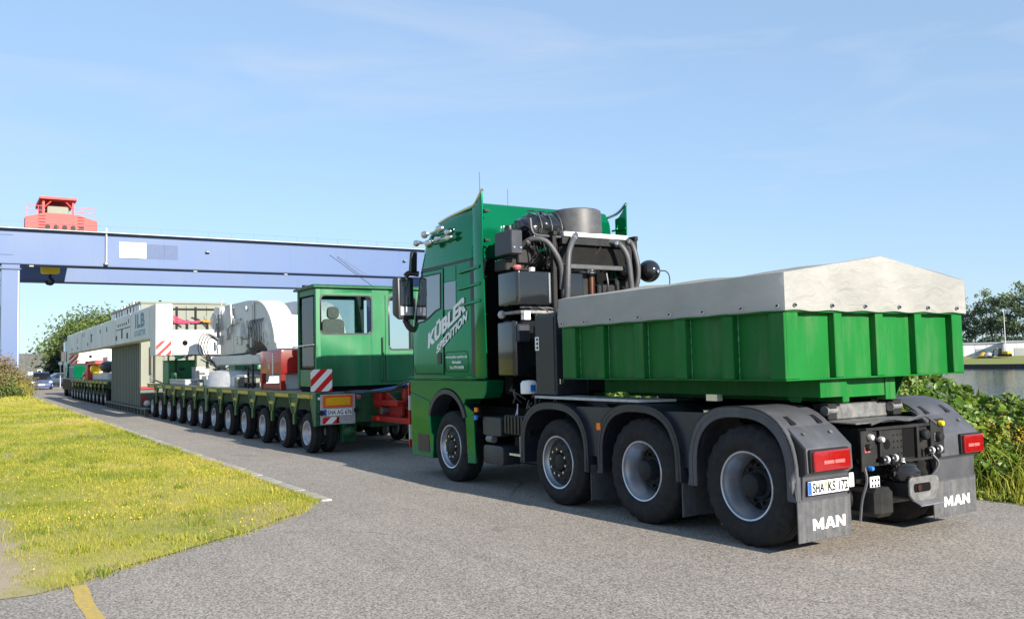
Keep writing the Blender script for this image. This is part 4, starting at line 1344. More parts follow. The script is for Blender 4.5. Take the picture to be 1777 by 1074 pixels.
# rear lamp housings, plates, flaps (left and right)
for side in (0, 1):
    def X(w):
        return w if side == 0 else TW - w
    housing = MB()
    prof = [(-0.36, 1.13), (-0.44, 1.085), (-0.50, 1.05), (-0.665, 0.905), (-0.672, 0.70), (-0.62, 0.665), (-0.605, 0.47), (-0.585, 0.47), (-0.55, 0.66), (-0.47, 0.95), (-0.37, 1.10)]
    housing.prism(prof, 'w', X(0.06 if side == 0 else 0.02), X(0.64))
    hs = housing.build('lamp_housing', 'fender_grey', truck, bevel=0.010, segs=2)
    sd = MB().prism([(-0.42, 1.07), (-0.55, 0.985), (-0.655, 0.89), (-0.66, 0.70), (-0.585, 0.66), (-0.56, 0.80), (-0.50, 0.95)], 'w', X(0.048), X(0.062))
    sd.build('housing_cheek', 'black_plastic', hs)
    for w in (0.16, 0.50):
        MB().cyl((-0.555, X(w), 1.002), (-0.57, X(w), 1.016), 0.016, 10).build('cover_screw', 'steel_dull', hs)
        MB().prism([(-0.40, 1.125), (-0.36, 1.155), (-0.455, 1.10), (-0.47, 1.085)], 'w', X(w - 0.03), X(w + 0.03)).build('cover_hinge', 'black_plastic', hs)
    groove = MB().strip(*[[(-0.2 + 0.0 * k, 0), (-0.2, 0)] for k in (0, 1)], 'w', 0, 0) if False else MB().box(-0.02, 0.0, X(0.15), X(0.48), 1.232, 1.2375)
    groove.build('groove', 'letter_black', hs)
    # tail lamp
    wa, wb = (0.085, 0.545) if side == 0 else (0.03, 0.345)
    bz = MB(); rbox(bz, -0.70, -0.665, X(wa - 0.012), X(wb + 0.012), 0.703, 0.893, 0.02, 't')
    lp = bz.build('tail_lamp', 'black_plastic', truck, bevel=0.004)
    lz = MB(); rbox(lz, -0.728, -0.695, X(wa), X(wb), 0.714, 0.882, 0.022, 't')
    lz.build('lens', 'lamp_red', lp, bevel=0.012, segs=3)
    for k in range(2):
        s0 = wa + (wb - wa) * (0.25 + 0.30 * k)
        MB().box(-0.7305, -0.7275, X(s0), X(s0 + (wb - wa) * 0.27), 0.772, 0.80).build('light_strip', 'lamp_red_light', lp)
    if side == 0:
        pl = MB(); rbox(pl, -0.632, -0.618, 0.095, 0.625, 0.505, 0.632, 0.008, 't')
        pl = pl.build('number_plate', 'black_plastic', truck)
        MB().box(-0.6345, -0.6325, 0.103, 0.617, 0.514, 0.624).build('plate_face', 'plate_white', pl)
        MB().box(-0.6362, -0.6348, 0.104, 0.146, 0.516, 0.622).build('country_band', 'plate_blue', pl)
        for txt, x0, wd in (('SHA', 0.156, 0.148), ('KS 172', 0.350, 0.258)):
            lettering(txt, lambda x, y, x0=x0: (-0.6372, x0 + x, 0.530 + y * 0.112), 1.0, 0.022, wd).build('plate_letters', 'letter_black', pl, smooth=0)
        MB().lathe([(0, -0.0015), (0.016, -0.001), (0.016, 0.001), (0, 0.001)], (-0.636, 0.326, 0.59), 't', 14).build('seal', 'signal_yellow', pl)
        MB().lathe([(0, -0.0015), (0.017, -0.001), (0.017, 0.001), (0, 0.001)], (-0.636, 0.326, 0.548), 't', 14).build('seal', 'galvanised', pl)
        MB().box(-0.628, -0.618, 0.64, 0.70, 0.535, 0.655).build('plate_tab', 'plate_white', truck)
    # mudflap with lettering
    fa, fb = (0.0, 0.675) if side == 0 else (0.0, 0.69)
    fl = MB().box(-0.606, -0.590, X(fa), X(fb), 0.125, 0.475).build('mudflap', 'flap_rubber', truck, bevel=0.004)
    x0 = 0.175 if side == 0 else TW - 0.53
    for gl, ox in ((GLYPH_M, 0.0), (GLYPH_A, 0.153), (GLYPH_N, 0.292)):
        q = MB()
        for quad in gl:
            q.add([(-0.6085, x0 + ox + px * 0.125, 0.215 + py * 0.095) for px, py in quad], [tuple(range(len(quad)))])
        q.build('flap_letter', 'letter_white', fl, smooth=0)
    for w in (0.10, 0.34, 0.58):
        MB().cyl((-0.606, X(w), 0.15), (-0.614, X(w), 0.15), 0.009, 8).build('flap_bolt', 'steel_bright', fl)
    MB().box(-0.612, -0.604, X(0.02), X(0.66), 0.462, 0.472).build('clamp_strip', 'fender_grey', fl)

# rear cross member with couplings and hitch
cp = MB().box(-0.68, -0.60, 0.80, 1.76, 0.71, 1.02).build('cross_member', 'chassis_black', truck, bevel=0.01)
MB().box(-0.71, -0.683, 0.785, 1.775, 1.005, 1.03).build('flange', 'chassis_black', cp)
MB().box(-0.71, -0.683, 0.785, 1.775, 0.70, 0.725).build('flange', 'chassis_black', cp)
for a_, b_ in ((0.79, 0.83), (1.70, 1.76), (0.965, 0.985), (1.50, 1.535)):
    MB().box(-0.71, -0.684, a_, b_, 0.728, 1.003).build('stiffener', 'chassis_black', cp)
MB().lathe([(0, -0.001), (0.045, -0.001), (0.045, 0.002), (0, 0.002)], (-0.682, 1.10, 0.87), 't', 18).build('opening', 'letter_black', cp)
for a_ in range(3):
    for b_ in range(4):
        MB().lathe([(0, -0.001), (0.009, -0.001), (0.009, 0.002), (0, 0.002)], (-0.682, 1.20 + a_ * 0.055, 0.78 + b_ * 0.055), 't', 8).build('bolt_hole', 'letter_black', cp)
MB().box(-0.684, -0.681, 1.33, 1.49, 0.735, 0.995).build('recess', 'letter_black', cp)
lb = MB().box(-0.72, -0.70, 0.70, 0.86, 0.665, 1.01).build('coupling_bracket', 'chassis_black', truck, bevel=0.005)
rb = MB().box(-0.72, -0.70, 1.70, 1.90, 0.74, 1.06).build('coupling_bracket', 'chassis_black', truck, bevel=0.005)
for c, mm, rr in (((-0.72, 0.80, 0.955), 'galvanised', 0.028), ((-0.705, 0.965, 0.925), 'galvanised', 0.026), ((-0.72, 0.785, 0.69), 'signal_blue', 0.02),
                  ((-0.72, 1.83, 1.02), 'signal_yellow', 0.026), ((-0.71, 1.60, 0.93), 'black_plastic', 0.05), ((-0.72, 1.80, 0.90), 'black_plastic', 0.045), ((-0.72, 0.77, 0.87), 'black_plastic', 0.03)):
    MB().lathe([(0, -0.05), (rr * 0.8, -0.045), (rr, -0.03), (rr, -0.005), (rr * 0.6, 0.0), (rr * 0.6, 0.02)], c, 't', 14).build('air_coupling', mm, truck, smooth=40)
MB().box(-0.724, -0.72, 0.735, 0.81, 0.825, 0.875).build('red_tag', 'lamp_red_light', truck)
MB().box(-0.724, -0.718, 1.74, 1.82, 0.865, 0.935).build('socket_box', 'hose_rubber', truck)
for w0_, z0_ in ((0.94, 0.745), (1.60, 0.78)):
    for k in range(4):
        MB().lathe([(0.0, 0), (0.03, 0.002), (0.036, 0.015), (0.03, 0.028), (0, 0.03)], (-0.735 - 0.005 * k, w0_ + 0.052 * k, z0_ + 0.004 * k), 'w', 12).build('spring_coil', 'black_plastic' if k % 2 == 0 else 'galvanised', truck, smooth=40)
m = MB()
m.tube([(-0.71, 0.74, 0.7), (-0.72, 0.75, 0.58), (-0.68, 0.73, 0.42), (-0.66, 0.72, 0.24)], 0.012, 6)
m.build('cable', 'hose_rubber', truck)
m = MB(); m.tube([(-0.71, 1.72, 0.74), (-0.74, 1.76, 0.66), (-0.72, 1.70, 0.56), (-0.70, 1.60, 0.52)], 0.012, 6); m.build('cable', 'hose_rubber', truck)
m = MB(); m.tube([(-0.70, 0.86, 1.06), (-0.71, 1.1, 1.10), (-0.70, 1.4, 1.07), (-0.71, 1.62, 1.10), (-0.72, 1.78, 1.02)], 0.014, 6); m.build('cable', 'hose_rubber', truck)
MB().box(-0.705, -0.69, 0.82, 0.95, 0.50, 0.61).build('trailer_socket', 'plate_white', truck, bevel=0.006)
for a_ in range(3):
    for b_ in range(2):
        MB().lathe([(0, -0.002), (0.012, -0.0015), (0.012, 0.002), (0, 0.002)], (-0.706, 0.845 + 0.04 * a_, 0.533 + 0.045 * b_), 't', 10).build('pin_hole', 'letter_black', truck)
hit = MB().lathe([(0, 0.0), (0.12, 0.0), (0.14, 0.03), (0.14, 0.08), (0.11, 0.11), (0.115, 0.13), (0.08, 0.155), (0, 0.155)], (-0.76, 1.20, 0.565), 'z', 28).build('hitch_head', 'black_gloss', truck, smooth=40)
MB().cyl((-0.76, 1.20, 0.715), (-0.76, 1.20, 0.755), 0.025, 10).build('hitch_pin', 'steel_bright', hit)
MB().box(-0.884, -0.60, 1.12, 1.44, 0.40, 0.56).build('hitch_body', 'chassis_black', truck, bevel=0.02)
jaw = MB()
jaw.prism([(1.07, 0.57), (1.10, 0.60), (1.46, 0.60), (1.49, 0.57), (1.49, 0.48), (1.42, 0.39), (1.13, 0.39), (1.07, 0.45)], 't', -0.91, -0.885)
jaw.hexa([(-0.91, 1.13, 0.385), (-0.91, 1.42, 0.385), (-0.99, 1.45, 0.36), (-0.99, 1.10, 0.36), (-0.885, 1.13, 0.40), (-0.885, 1.42, 0.40), (-0.985, 1.45, 0.375), (-0.985, 1.10, 0.375)])
jw = jaw.build('hitch_jaw', 'steel_dull', truck, bevel=0.008)
rbox(MB(), -0.914, -0.909, 1.12, 1.36, 0.47, 0.545, 0.03, 't').build('jaw_mouth', 'letter_black', jw)
MB().cyl((-0.925, 1.19, 0.508), (-0.90, 1.19, 0.508), 0.03, 12).build('jaw_bush', 'copper', jw)
MB().box(-0.80, -0.30, 0.78, 1.02, 0.27, 0.52).build('air_vessel_bracket', 'chassis_black', truck, bevel=0.04)
m = MB(); m.cyl((-0.45, 0.72, 0.40), (-0.45, 1.9, 0.40), 0.11, 18); m.build('air_vessel', 'black_plastic', truck, smooth=40)
MB().box(-0.66, -0.10, 0.72, 1.76, 1.062, 1.075).build('deck_plate', 'steel_dull', truck, bevel=0.004)
MB().box(-0.30, -0.22, 0.74, 1.70, 1.08, 1.22).build('roller_beam', 'steel_dull', truck, bevel=0.01)
for w in (0.72, 1.66):
    rl = MB().box(-0.38, -0.20, w, w + 0.12, 1.09, 1.235).build('twist_lock', 'chassis_black', truck, bevel=0.01)
    MB().cyl((-0.34, w - 0.01, 1.17), (-0.34, w + 0.13, 1.17), 0.045, 14).build('lock_roller', 'steel_dull', rl)

# ------------------------------------------------------------------ cab
def cab_section(z, tr, tf, hw, rf, rr=0.04, n=7):
    """rounded outline at height z (closed ring)"""
    c = 1.28
    pts = []
    for (cx, cy, r, a0) in ((tf, c + hw, rf, 90), (tf, c - hw, rf, 0), (tr, c - hw, rr, -90), (tr, c + hw, rr, 180)):
        sx = -1 if cx == tf else 1
        sy = -1 if cy > c else 1
        for i in range(n + 1):
            a = math.radians(a0 - 90 * i / n)
            pts.append((cx + sx * r + r * math.cos(a), cy + sy * r + r * math.sin(a), z))
    return pts


secs = [(1.44, 4.86, 6.93, 1.235, 0.22), (1.60, 4.86, 6.97, 1.235, 0.26), (1.95, 4.86, 6.98, 1.235, 0.28), (2.30, 4.86, 6.92, 1.23, 0.30), (2.70, 4.86, 6.82, 1.225, 0.32), (3.04, 4.86, 6.73, 1.22, 0.33),
        (3.12, 4.86, 6.72, 1.22, 0.34), (3.30, 4.86, 6.66, 1.215, 0.36), (3.48, 4.86, 6.60, 1.21, 0.36), (3.62, 4.86, 6.40, 1.205, 0.34), (3.71, 4.86, 6.16, 1.195, 0.32), (3.765, 4.865, 5.85, 1.18, 0.30), (3.80, 4.87, 5.5, 1.16, 0.25), (3.865, 4.875, 5.3, 1.13, 0.2), (3.88, 4.90, 5.2, 1.10, 0.2)]
m = MB()
rings = [cab_section(*s_) for s_ in secs]
nr_ = len(rings[0])
m.add([p for r in rings for p in r], [(i * nr_ + k, i * nr_ + (k + 1) % nr_, (i + 1) * nr_ + (k + 1) % nr_, (i + 1) * nr_ + k) for i in range(len(rings) - 1) for k in range(nr_)] +
      [tuple(range(nr_ - 1, -1, -1)), tuple(range((len(rings) - 1) * nr_, len(rings) * nr_))])
cabm = m.build('cab', 'truck_green', truck, smooth=40)


def side_w(t, z):
    """lateral position of the cab's left skin at (t, z)"""
    zs = [s_[0] for s_ in secs]
    hw = float(np.interp(z, zs, [s_[3] for s_ in secs])); tf = float(np.interp(z, zs, [s_[2] for s_ in secs])); rf = float(np.interp(z, zs, [s_[4] for s_ in secs]))
    base = 1.28 - hw
    d = t - (tf - rf)
    if d > 0:
        d = min(d, rf * 0.999)
        base += rf - math.sqrt(rf * rf - d * d)
    return base


def skin_panel(m, poly, off, thick, side=0, sub=6):
    """a panel following the left skin of the cab: poly of (t, z); fan-free grid by bands"""
    # triangulate simply: extrude the polygon with each vertex laid on the skin
    dense = []
    for i in range(len(poly)):
        a = Vector(poly[i]); b = Vector(poly[(i + 1) % len(poly)])
        for k in range(sub):
            dense.append(tuple(a.lerp(b, k / sub)))
    def q(p, o_):
        w = side_w(p[0], p[1]) - o_
        return (p[0], w if side == 0 else TW - w, p[1])
    n = len(dense)
    c = (sum(p[0] for p in dense) / n, sum(p[1] for p in dense) / n)
    rings_ = []
    for f in (1.0, 0.6, 0.25):
        rings_.append([(c[0] + (p[0] - c[0]) * f, c[1] + (p[1] - c[1]) * f) for p in dense])
    vs = [q(p, off) for r in rings_ for p in r] + [q(c, off)] + [q(p, off - thick) for p in dense]
    fs = []
    for r in range(2):
        fs += [(r * n + i, r * n + (i + 1) % n, (r + 1) * n + (i + 1) % n, (r + 1) * n + i) for i in range(n)]
    fs += [(2 * n + i, 2 * n + (i + 1) % n, 3 * n) for i in range(n)]
    fs += [(i, 3 * n + 1 + i, 3 * n + 1 + (i + 1) % n, (i + 1) % n) for i in range(n)]
    m.add(vs, fs)
    return m


def skin_line(m, pts, wid, off=0.003, side=0):
    """thin strip following the skin along a polyline of (t, z)"""
    P = [Vector(p) for p in pts]
    Q = []
    for a, b in zip(P[:-1], P[1:]):
        k = max(1, int((b - a).length / 0.08))
        Q += [a.lerp(b, i / k) for i in range(k)]
    Q.append(P[-1])
    L_, R_ = [], []
    for i, p in enumerate(Q):
        d = (Q[min(i + 1, len(Q) - 1)] - Q[max(i - 1, 0)]).normalized()
        nn = Vector((-d.y, d.x)) * wid / 2
        L_.append(p + nn); R_.append(p - nn)
    def q(p):
        w = side_w(p.x, p.y) - off
        return (p.x, w if side == 0 else TW - w, p.y)
    n = len(Q)
    m.add([q(p) for p in L_] + [q(p) for p in R_], [(i, i + 1, n + i + 1, n + i) for i in range(n - 1)])
    return m


for side in (0, 1):
    # door with glass
    dpoly = [(5.74, 1.52), (6.66, 1.52), (6.74, 1.66), (6.76, 2.0), (6.72, 2.30), (6.60, 3.05), (5.74, 3.05)]
    door = skin_panel(MB(), dpoly, 0.008, 0.02, side).build('door', 'truck_green', truck, smooth=40)
    gpoly = [(5.82, 2.47), (5.98, 2.44), (6.18, 2.36), (6.36, 2.305), (6.655, 2.285), (6.56, 2.985), (5.82, 2.985)]
    skin_panel(MB(), gpoly, 0.0125, 0.012, side).build('door_window', 'glass_dark', door, smooth=40)
    skin_line(MB(), gpoly + gpoly[:1], 0.022, 0.0165, side).build('window_seal', 'black_plastic', door)
    skin_line(MB(), dpoly + dpoly[:1], 0.012, 0.010, side).build('door_gap', 'letter_black', door)
    rbox(MB(), 5.80, 5.92, *( (side_w(5.86, 1.74) - 0.02, side_w(5.86, 1.74)) if side == 0 else (TW - side_w(5.86, 1.74), TW - side_w(5.86, 1.74) + 0.02)), 1.66, 1.83, 0.02).build('door_handle', 'black_plastic', door, bevel=0.004)
    # fixed panel behind the door: grey glass field above, sky-blue band
    skin_panel(MB(), [(5.355, 2.44), (5.705, 2.44), (5.705, 2.83), (5.355, 2.83)], 0.007, 0.01, side).build('quarter_window', 'glass_dark', truck)
    skin_panel(MB(), [(5.355, 2.845), (5.705, 2.845), (5.705, 3.045), (5.355, 3.045)], 0.007, 0.01, side).build('quarter_panel', 'truck_green', truck)
    sl = MB()
    skin_line(sl, [(4.88, 3.095), (5.6, 3.085), (6.3, 3.085), (6.66, 3.08)], 0.035, 0.006, side)
    sl.build('roof_seam', 'black_plastic', truck)
    skin_line(MB(), [(5.72, 1.50), (5.72, 3.05)], 0.010, 0.005, side).build('panel_gap', 'letter_black', truck)
    hl = rounded([(5.02, 1.55), (5.69, 1.55), (5.69, 1.83), (5.02, 1.83)], 0.06, 3)
    skin_line(MB(), hl + hl[:1], 0.008, 0.005, side).build('locker_outline', 'letter_black', truck)
    # side deflector behind the cab, standing free of it
    wd0, wd1 = (0.032, 0.052) if side == 0 else (TW - 0.052, TW - 0.032)
    dp = [(4.50, 1.47), (4.80, 1.47), (4.80, 3.785), (4.72, 3.80), (4.64, 3.86), (4.535, 3.97), (4.545, 3.1)]
    df = MB().prism(dp, 'w', wd0, wd1).build('side_deflector', 'truck_green', truck, bevel=0.006, segs=2)
    MB().box(4.80, 4.90, wd0 + (0.002 if side == 0 else 0), wd1 - (0 if side == 0 else 0.002), 1.50, 3.07).build('gap_strip', 'black_plastic', df)  # dark gap between cab and deflector drawn as a black strip
    inn = MB()
    a_, b_ = (wd1, wd1 + 0.03) if side == 0 else (wd0 - 0.03, wd0)
    for z in (1.8, 2.3, 2.8, 3.2, 3.6):
        inn.box(4.53, 4.85, a_, b_, z, z + 0.025)
    inn.build('inner_ribs', 'truck_green', df)
    for z0_, t0_ in ((2.93, 5.26), (2.70, 5.28), (2.47, 5.20)):
        f = MB()
        ww = (0.012, 0.045) if side == 0 else (TW - 0.045, TW - 0.012)
        f.prism([(t0_, z0_ - 0.015), (4.63, z0_ + 0.012), (4.61, z0_ + 0.05), (4.66, z0_ + 0.055), (t0_, z0_ + 0.012)], 'w', *ww)
        f.build('louvre_fin', 'truck_green', truck, bevel=0.006)
    # lower body with wheel arch and bumper
    lo = [(4.60, 1.19), (4.53, 1.27), (4.50, 1.43), (6.86, 1.43), (6.88, 1.30), (6.84, 0.30), (6.14, 0.30), (6.12, 0.62), (6.20, 0.95)]
    ar = []
    for i in range(13):
        th = math.radians(8 + 164 * i / 12)
        ar.append((5.62 + 0.60 * math.cos(th), 0.80 + 0.48 * math.sin(th)))
    poly = lo + ar[1:] + [(5.02, 0.92), (5.04, 1.16), (4.9, 1.18)]
    ww = (0.03, 0.30) if side == 0 else (TW - 0.30, TW - 0.03)
    lb_ = MB().prism([(4.60, 1.19), (4.53, 1.27), (4.50, 1.43), (6.84, 1.43), (6.86, 1.30)] + [(6.86, 1.24), (6.22, 1.12)] + [(5.66 + 0.58 * math.cos(math.radians(30 + 120 * i / 10)), 0.86 + 0.45 * math.sin(math.radians(30 + 120 * i / 10))) for i in range(11)] + [(5.10, 1.17)], 'w', *ww)
    lb_ = lb_.build('body_skirt', 'truck_green', truck, bevel=0.008)
    MB().prism([(6.215, 1.115), (6.855, 1.235), (6.85, 0.70), (6.82, 0.28), (6.13, 0.28), (6.10, 0.62), (6.17, 0.66), (6.20, 0.90)], 'w', *ww).build('bumper_corner', 'truck_green', truck, bevel=0.01)
    MB().prism([(6.60, 0.62), (6.24, 0.62), (6.22, 0.36), (6.60, 0.36)], 'w', *((0.024, 0.031) if side == 0 else (TW - 0.031, TW - 0.024))).build('step_well', 'black_plastic', truck)
    MB().prism([(4.52, 1.452), (6.88, 1.452), (6.90, 1.475), (4.50, 1.475)], 'w', *((0.012, 0.06) if side == 0 else (TW - 0.06, TW - 0.012))).build('sill_bead', 'truck_green', truck, bevel=0.006)
    # arch trim
    oa = [(5.66 + 0.60 * math.cos(math.radians(14 + 152 * i / 14)), 0.80 + 0.50 * math.sin(math.radians(14 + 152 * i / 14))) for i in range(15)]
    ia = [(5.66 + 0.52 * math.cos(math.radians(14 + 152 * i / 14)), 0.80 + 0.43 * math.sin(math.radians(14 + 152 * i / 14))) for i in range(15)]
    MB().strip(oa, ia, 'w', *((0.012, 0.30) if side == 0 else (TW - 0.30, TW - 0.012))).build('arch_trim', 'fender_dark', truck, bevel=0.006)
    MB().prism([(5.13, 1.10), (4.88, 1.0), (4.85, 0.31), (5.06, 0.30), (5.09, 0.7)], 'w', *((0.03, 0.06) if side == 0 else (TW - 0.06, TW - 0.03))).build('mudguard', 'truck_green', truck, bevel=0.006)
    # mirror
    def Xm(w):
        return w if side == 0 else TW - w
    mb_ = MB()
    mb_.prism(rounded([(6.74, 2.34), (6.98, 2.44), (6.97, 3.00), (6.76, 3.02)], 0.05, 3), 'w', Xm(-0.20), Xm(0.06))
    mi = mb_.build('mirror', 'black_plastic', truck, bevel=0.015, segs=2)
    MB().box(6.728, 6.737, Xm(-0.175), Xm(0.035), 2.58, 2.98).build('mirror_glass', 'glass_dark', mi)
    MB().box(6.728, 6.737, Xm(-0.175), Xm(0.035), 2.42, 2.55).build('wide_angle_glass', 'rim_silver', mi)
    am = MB()
    am.tube([(6.72, Xm(0.14), 3.06), (6.80, Xm(0.02), 3.08), (6.84, Xm(-0.04), 3.03)], 0.045, 8)
    am.build('mirror_arm', 'black_plastic', mi)
    am = MB()
    am.tube([(6.74, Xm(0.14), 2.20), (6.80, Xm(0.02), 2.22), (6.86, Xm(-0.04), 2.36)], 0.05, 8)
    am.build('mirror_arm', 'black_plastic', mi)
    vz = MB().prism(rounded([(6.70, 3.08), (6.80, 3.10), (6.74, 3.40), (6.68, 3.40)], 0.03, 3), 'w', Xm(0.0), Xm(0.10))
    vz.build('visor_end', 'black_plastic', truck, bevel=0.01)
    # roof edge pipe and side lamp bar
    pp = MB(); pp.tube([(5.98, Xm(0.13), 3.745), (5.6, Xm(0.12), 3.79), (5.2, Xm(0.11), 3.815), (4.88, Xm(0.09), 3.83), (4.70, Xm(0.055), 3.88), (4.535, Xm(0.04), 3.99)], 0.022, 8)
    pp.build('roof_pipe', 'steel_bright', truck)
# front bumper across
MB().box(6.80, 6.98, 0.24, 2.32, 0.30, 1.42).build('bumper', 'truck_green', truck, bevel=0.04, segs=2)
# horns and lamps on the left roof shoulder
bar = MB()
bar.tube([(6.42, 0.02, 3.50), (6.15, -0.01, 3.475), (5.80, -0.02, 3.46), (5.40, -0.01, 3.45)], 0.018, 8)
bar.tube([(6.20, 0.03, 3.60), (5.90, 0.0, 3.60), (5.66, 0.0, 3.61)], 0.016, 8)
bb = bar.build('air_horn', 'steel_bright', truck)
for (t, w, z, r) in ((6.42, -0.02, 3.50, 0.050), (6.18, 0.0, 3.60, 0.056), (5.66, -0.02, 3.61, 0.056), (5.98, -0.05, 3.44, 0.05), (5.40, -0.02, 3.45, 0.042), (5.70, -0.04, 3.47, 0.042), (5.42, -0.02, 3.53, 0.04)):
    MB().lathe([(0, -0.10), (r * 0.45, -0.09), (r * 0.6, -0.03), (r, 0.03), (r, 0.05), (0, 0.06)], (t, w, z), 't', 14).build('horn_bell', 'steel_bright', bb, smooth=40)
MB().lathe([(0, 0.11), (0.05, 0.10), (0.062, 0.06), (0.062, 0)], (5.48, 0.42, 3.84), 'z', 16).build('beacon', 'lamp_orange', truck, smooth=40)
m = MB(); m.cyl((5.05, 0.30, 3.85), (5.05, 0.30, 4.35), 0.006, 6); m.build('antenna', 'black_plastic', truck)
m = MB(); m.cyl((4.95, 0.70, 3.88), (4.95, 0.70, 4.12), 0.005, 6); m.build('antenna', 'black_plastic', truck)
for z in (3.70, 3.30):
    MB().box(4.55, 4.86, 0.08, 0.16, z, z + 0.03).build('deflector_stay', 'black_plastic', truck)

MB().box(4.835, 4.857, 0.14, 2.42, 1.45, 3.10).build('wall_panel', 'letter_black', truck)
# lettering on the cab side
def on_cab(t, z, off=0.0115):
    return (t, side_w(t, z) - off, z)


lettering('KÜBLER', lambda x, y: on_cab(6.235 - x - y * 0.02, 1.895 + x * 0.435 + y * 0.30), 1.0, 0.045, 1.17, 1.06).build('cab_letters', 'letter_white', truck, smooth=0)
lettering('KÜBLER', lambda x, y: on_cab(6.220 - x - y * 0.02, 1.901 + x * 0.435 + y * 0.30, 0.0122), 1.0, 0.045, 1.17, 1.06).build('cab_letters', 'letter_white', truck, smooth=0)
lettering('SPEDITION', lambda x, y: on_cab(5.955 - x - y * 0.02, 1.81 + x * 0.495 + y * 0.165), 1.0, 0.055, 0.93, 1.08).build('cab_letters', 'letter_white', truck, smooth=0)
lettering('www.kuebler-spedition.de', lambda x, y: on_cab(5.67 - x, 1.742 + y * 0.05), 1.0, 0.03, 0.64).build('cab_letters', 'letter_white', truck, smooth=0)
lettering('Michelfeld', lambda x, y: on_cab(5.47 - x, 1.665 + y * 0.05), 1.0, 0.03, 0.26).build('cab_letters', 'letter_white', truck, smooth=0)
lettering('Tel. 0791/95098', lambda x, y: on_cab(5.55 - x, 1.590 + y * 0.055), 1.0, 0.03, 0.42).build('cab_letters', 'letter_white', truck, smooth=0)

# ------------------------------------------------------------------ tower behind the cab
fr = MB()
for w in (0.62, 1.98):
    fr.box(3.74, 3.80, w, w + 0.06, 1.2, 3.30)
    fr.box(4.30, 4.36, w, w + 0.06, 1.2, 3.30)
for z in (2.30, 3.30):
    fr.box(3.73, 4.37, 0.63, 0.69, z, z + 0.06); fr.box(3.73, 4.37, 1.99, 2.05, z, z + 0.06)
fr.build('cooler_frame', 'chassis_black', truck, bevel=0.006)
MB().box(3.70, 3.76, 0.82, 1.80, 2.87, 2.93).build('frame_rail', 'hose_rubber', truck, bevel=0.006)
MB().box(4.20, 4.40, 0.25, 2.35, 1.25, 2.45).build('bulkhead', 'letter_black', truck)
rad = MB().box(3.86, 4.02, 0.80, 1.95, 2.94, 3.27).build('radiator', 'letter_black', truck)  # near-black colour stands in for the shade of the recess
for k in range(22):
    MB().box(3.848, 3.858, 0.82, 1.93, 2.955 + k * 0.0142, 2.961 + k * 0.0142).build('fin', 'chassis_black', rad)
MB().box(3.78, 3.86, 0.80, 1.88, 3.20, 3.30).build('radiator_tray', 'hub_dark', truck, bevel=0.006)
MB().box(3.76, 3.87, 0.82, 1.90, 3.302, 3.365).build('cooler_bar', 'white_paint', truck, bevel=0.008)
dr = MB().lathe([(0.0, 0.345), (0.31, 0.345), (0.335, 0.33), (0.342, 0.30), (0.35, 0.0), (0, 0)], (4.10, 1.27, 3.365), 'z', 40).build('air_filter_drum', 'hose_rubber', truck, smooth=40)
# wrapped intake with straps
iw = MB().ball((4.12, 0.66, 3.42), 0.30, 40, (1.0, 1.2, 0.72))
for i, p in enumerate(iw.v):
    k = 1 + 0.06 * math.sin(p[1] * 31 + p[2] * 17) + 0.05 * math.sin(p[0] * 43 - p[2] * 29) + 0.04 * math.sin(p[1] * 67 + p[0] * 51) * math.sin(p[2] * 59)
    iw.v[i] = (4.12 + (p[0] - 4.12) * k, 0.66 + (p[1] - 0.66) * k, 3.42 + (p[2] - 3.42) * k)
ib = iw.build('intake_bag', 'black_gloss', truck, smooth=70)
for w in (0.50, 0.66, 0.82):
    m = MB(); m.tube([(3.86, w, 3.28), (3.80, w, 3.42), (3.92, w, 3.62), (4.15, w, 3.67)], 0.008, 6); m.build('strap', 'hose_rubber', ib)
m = MB(); m.tube([(3.86, 0.36, 3.52), (3.84, 0.38, 3.34), (3.84, 0.52, 3.30), (3.80, 1.0, 3.29)], 0.016, 7); m.build('pipe', 'hose_rubber', truck)
# left top box, tanks, battery cover
eb = MB().box(3.86, 4.28, 0.06, 0.235, 3.05, 3.36).build('expansion_tank', 'fender_dark', truck, bevel=0.012)
MB().lathe([(0, 0.07), (0.05, 0.07), (0.055, 0.03), (0.05, 0)], (4.03, 0.14, 3.36), 'z', 14).build('tank_cap', 'black_plastic', eb, smooth=40)
for t in (4.10, 4.16):
    m = MB(); m.cyl((t, 0.10, 3.36), (t, 0.10, 3.44), 0.008, 6); m.build('vent_pipe', 'steel_bright', eb)
for w, z in ((0.10, 3.13), (0.20, 3.13)):
    MB().cyl((3.86, w, z), (3.845, w, z), 0.014, 8).build('bolt', 'steel_bright', eb)
ht = MB(); rbox(ht, 3.80, 4.30, 0.10, 0.66, 2.39, 2.83, 0.045, 'z')
ht = ht.build('hydraulic_tank', 'black_gloss', truck, bevel=0.03, segs=3)
MB().lathe([(0, 0.065), (0.055, 0.06), (0.062, 0.03), (0.04, 0.0)], (4.02, 0.24, 2.86), 'z', 16).build('filler_cap', 'lamp_red_light', ht, smooth=40)
MB().lathe([(0, 0.06), (0.045, 0.06), (0.045, 0.0)], (3.95, 0.42, 2.83), 'z', 14).build('breather', 'galvanised', ht, smooth=40)
MB().box(3.785, 3.797, 0.575, 0.605, 2.42, 2.81).build('sight_glass', 'steel_bright', ht)
h2 = MB(); rbox(h2, 3.82, 4.25, 0.80, 1.17, 2.44, 2.83, 0.04, 'z'); h2.build('hydraulic_tank', 'black_gloss', truck, bevel=0.025, segs=3)
st = MB().cyl((3.95, 1.38, 2.35), (3.95, 1.38, 2.84), 0.055, 16); st.build('exhaust_stack', 'copper', truck, smooth=40)
MB().cyl((3.95, 1.38, 2.84), (3.95, 1.38, 2.90), 0.075, 16).build('stack_collar', 'steel_bright', truck, smooth=40)
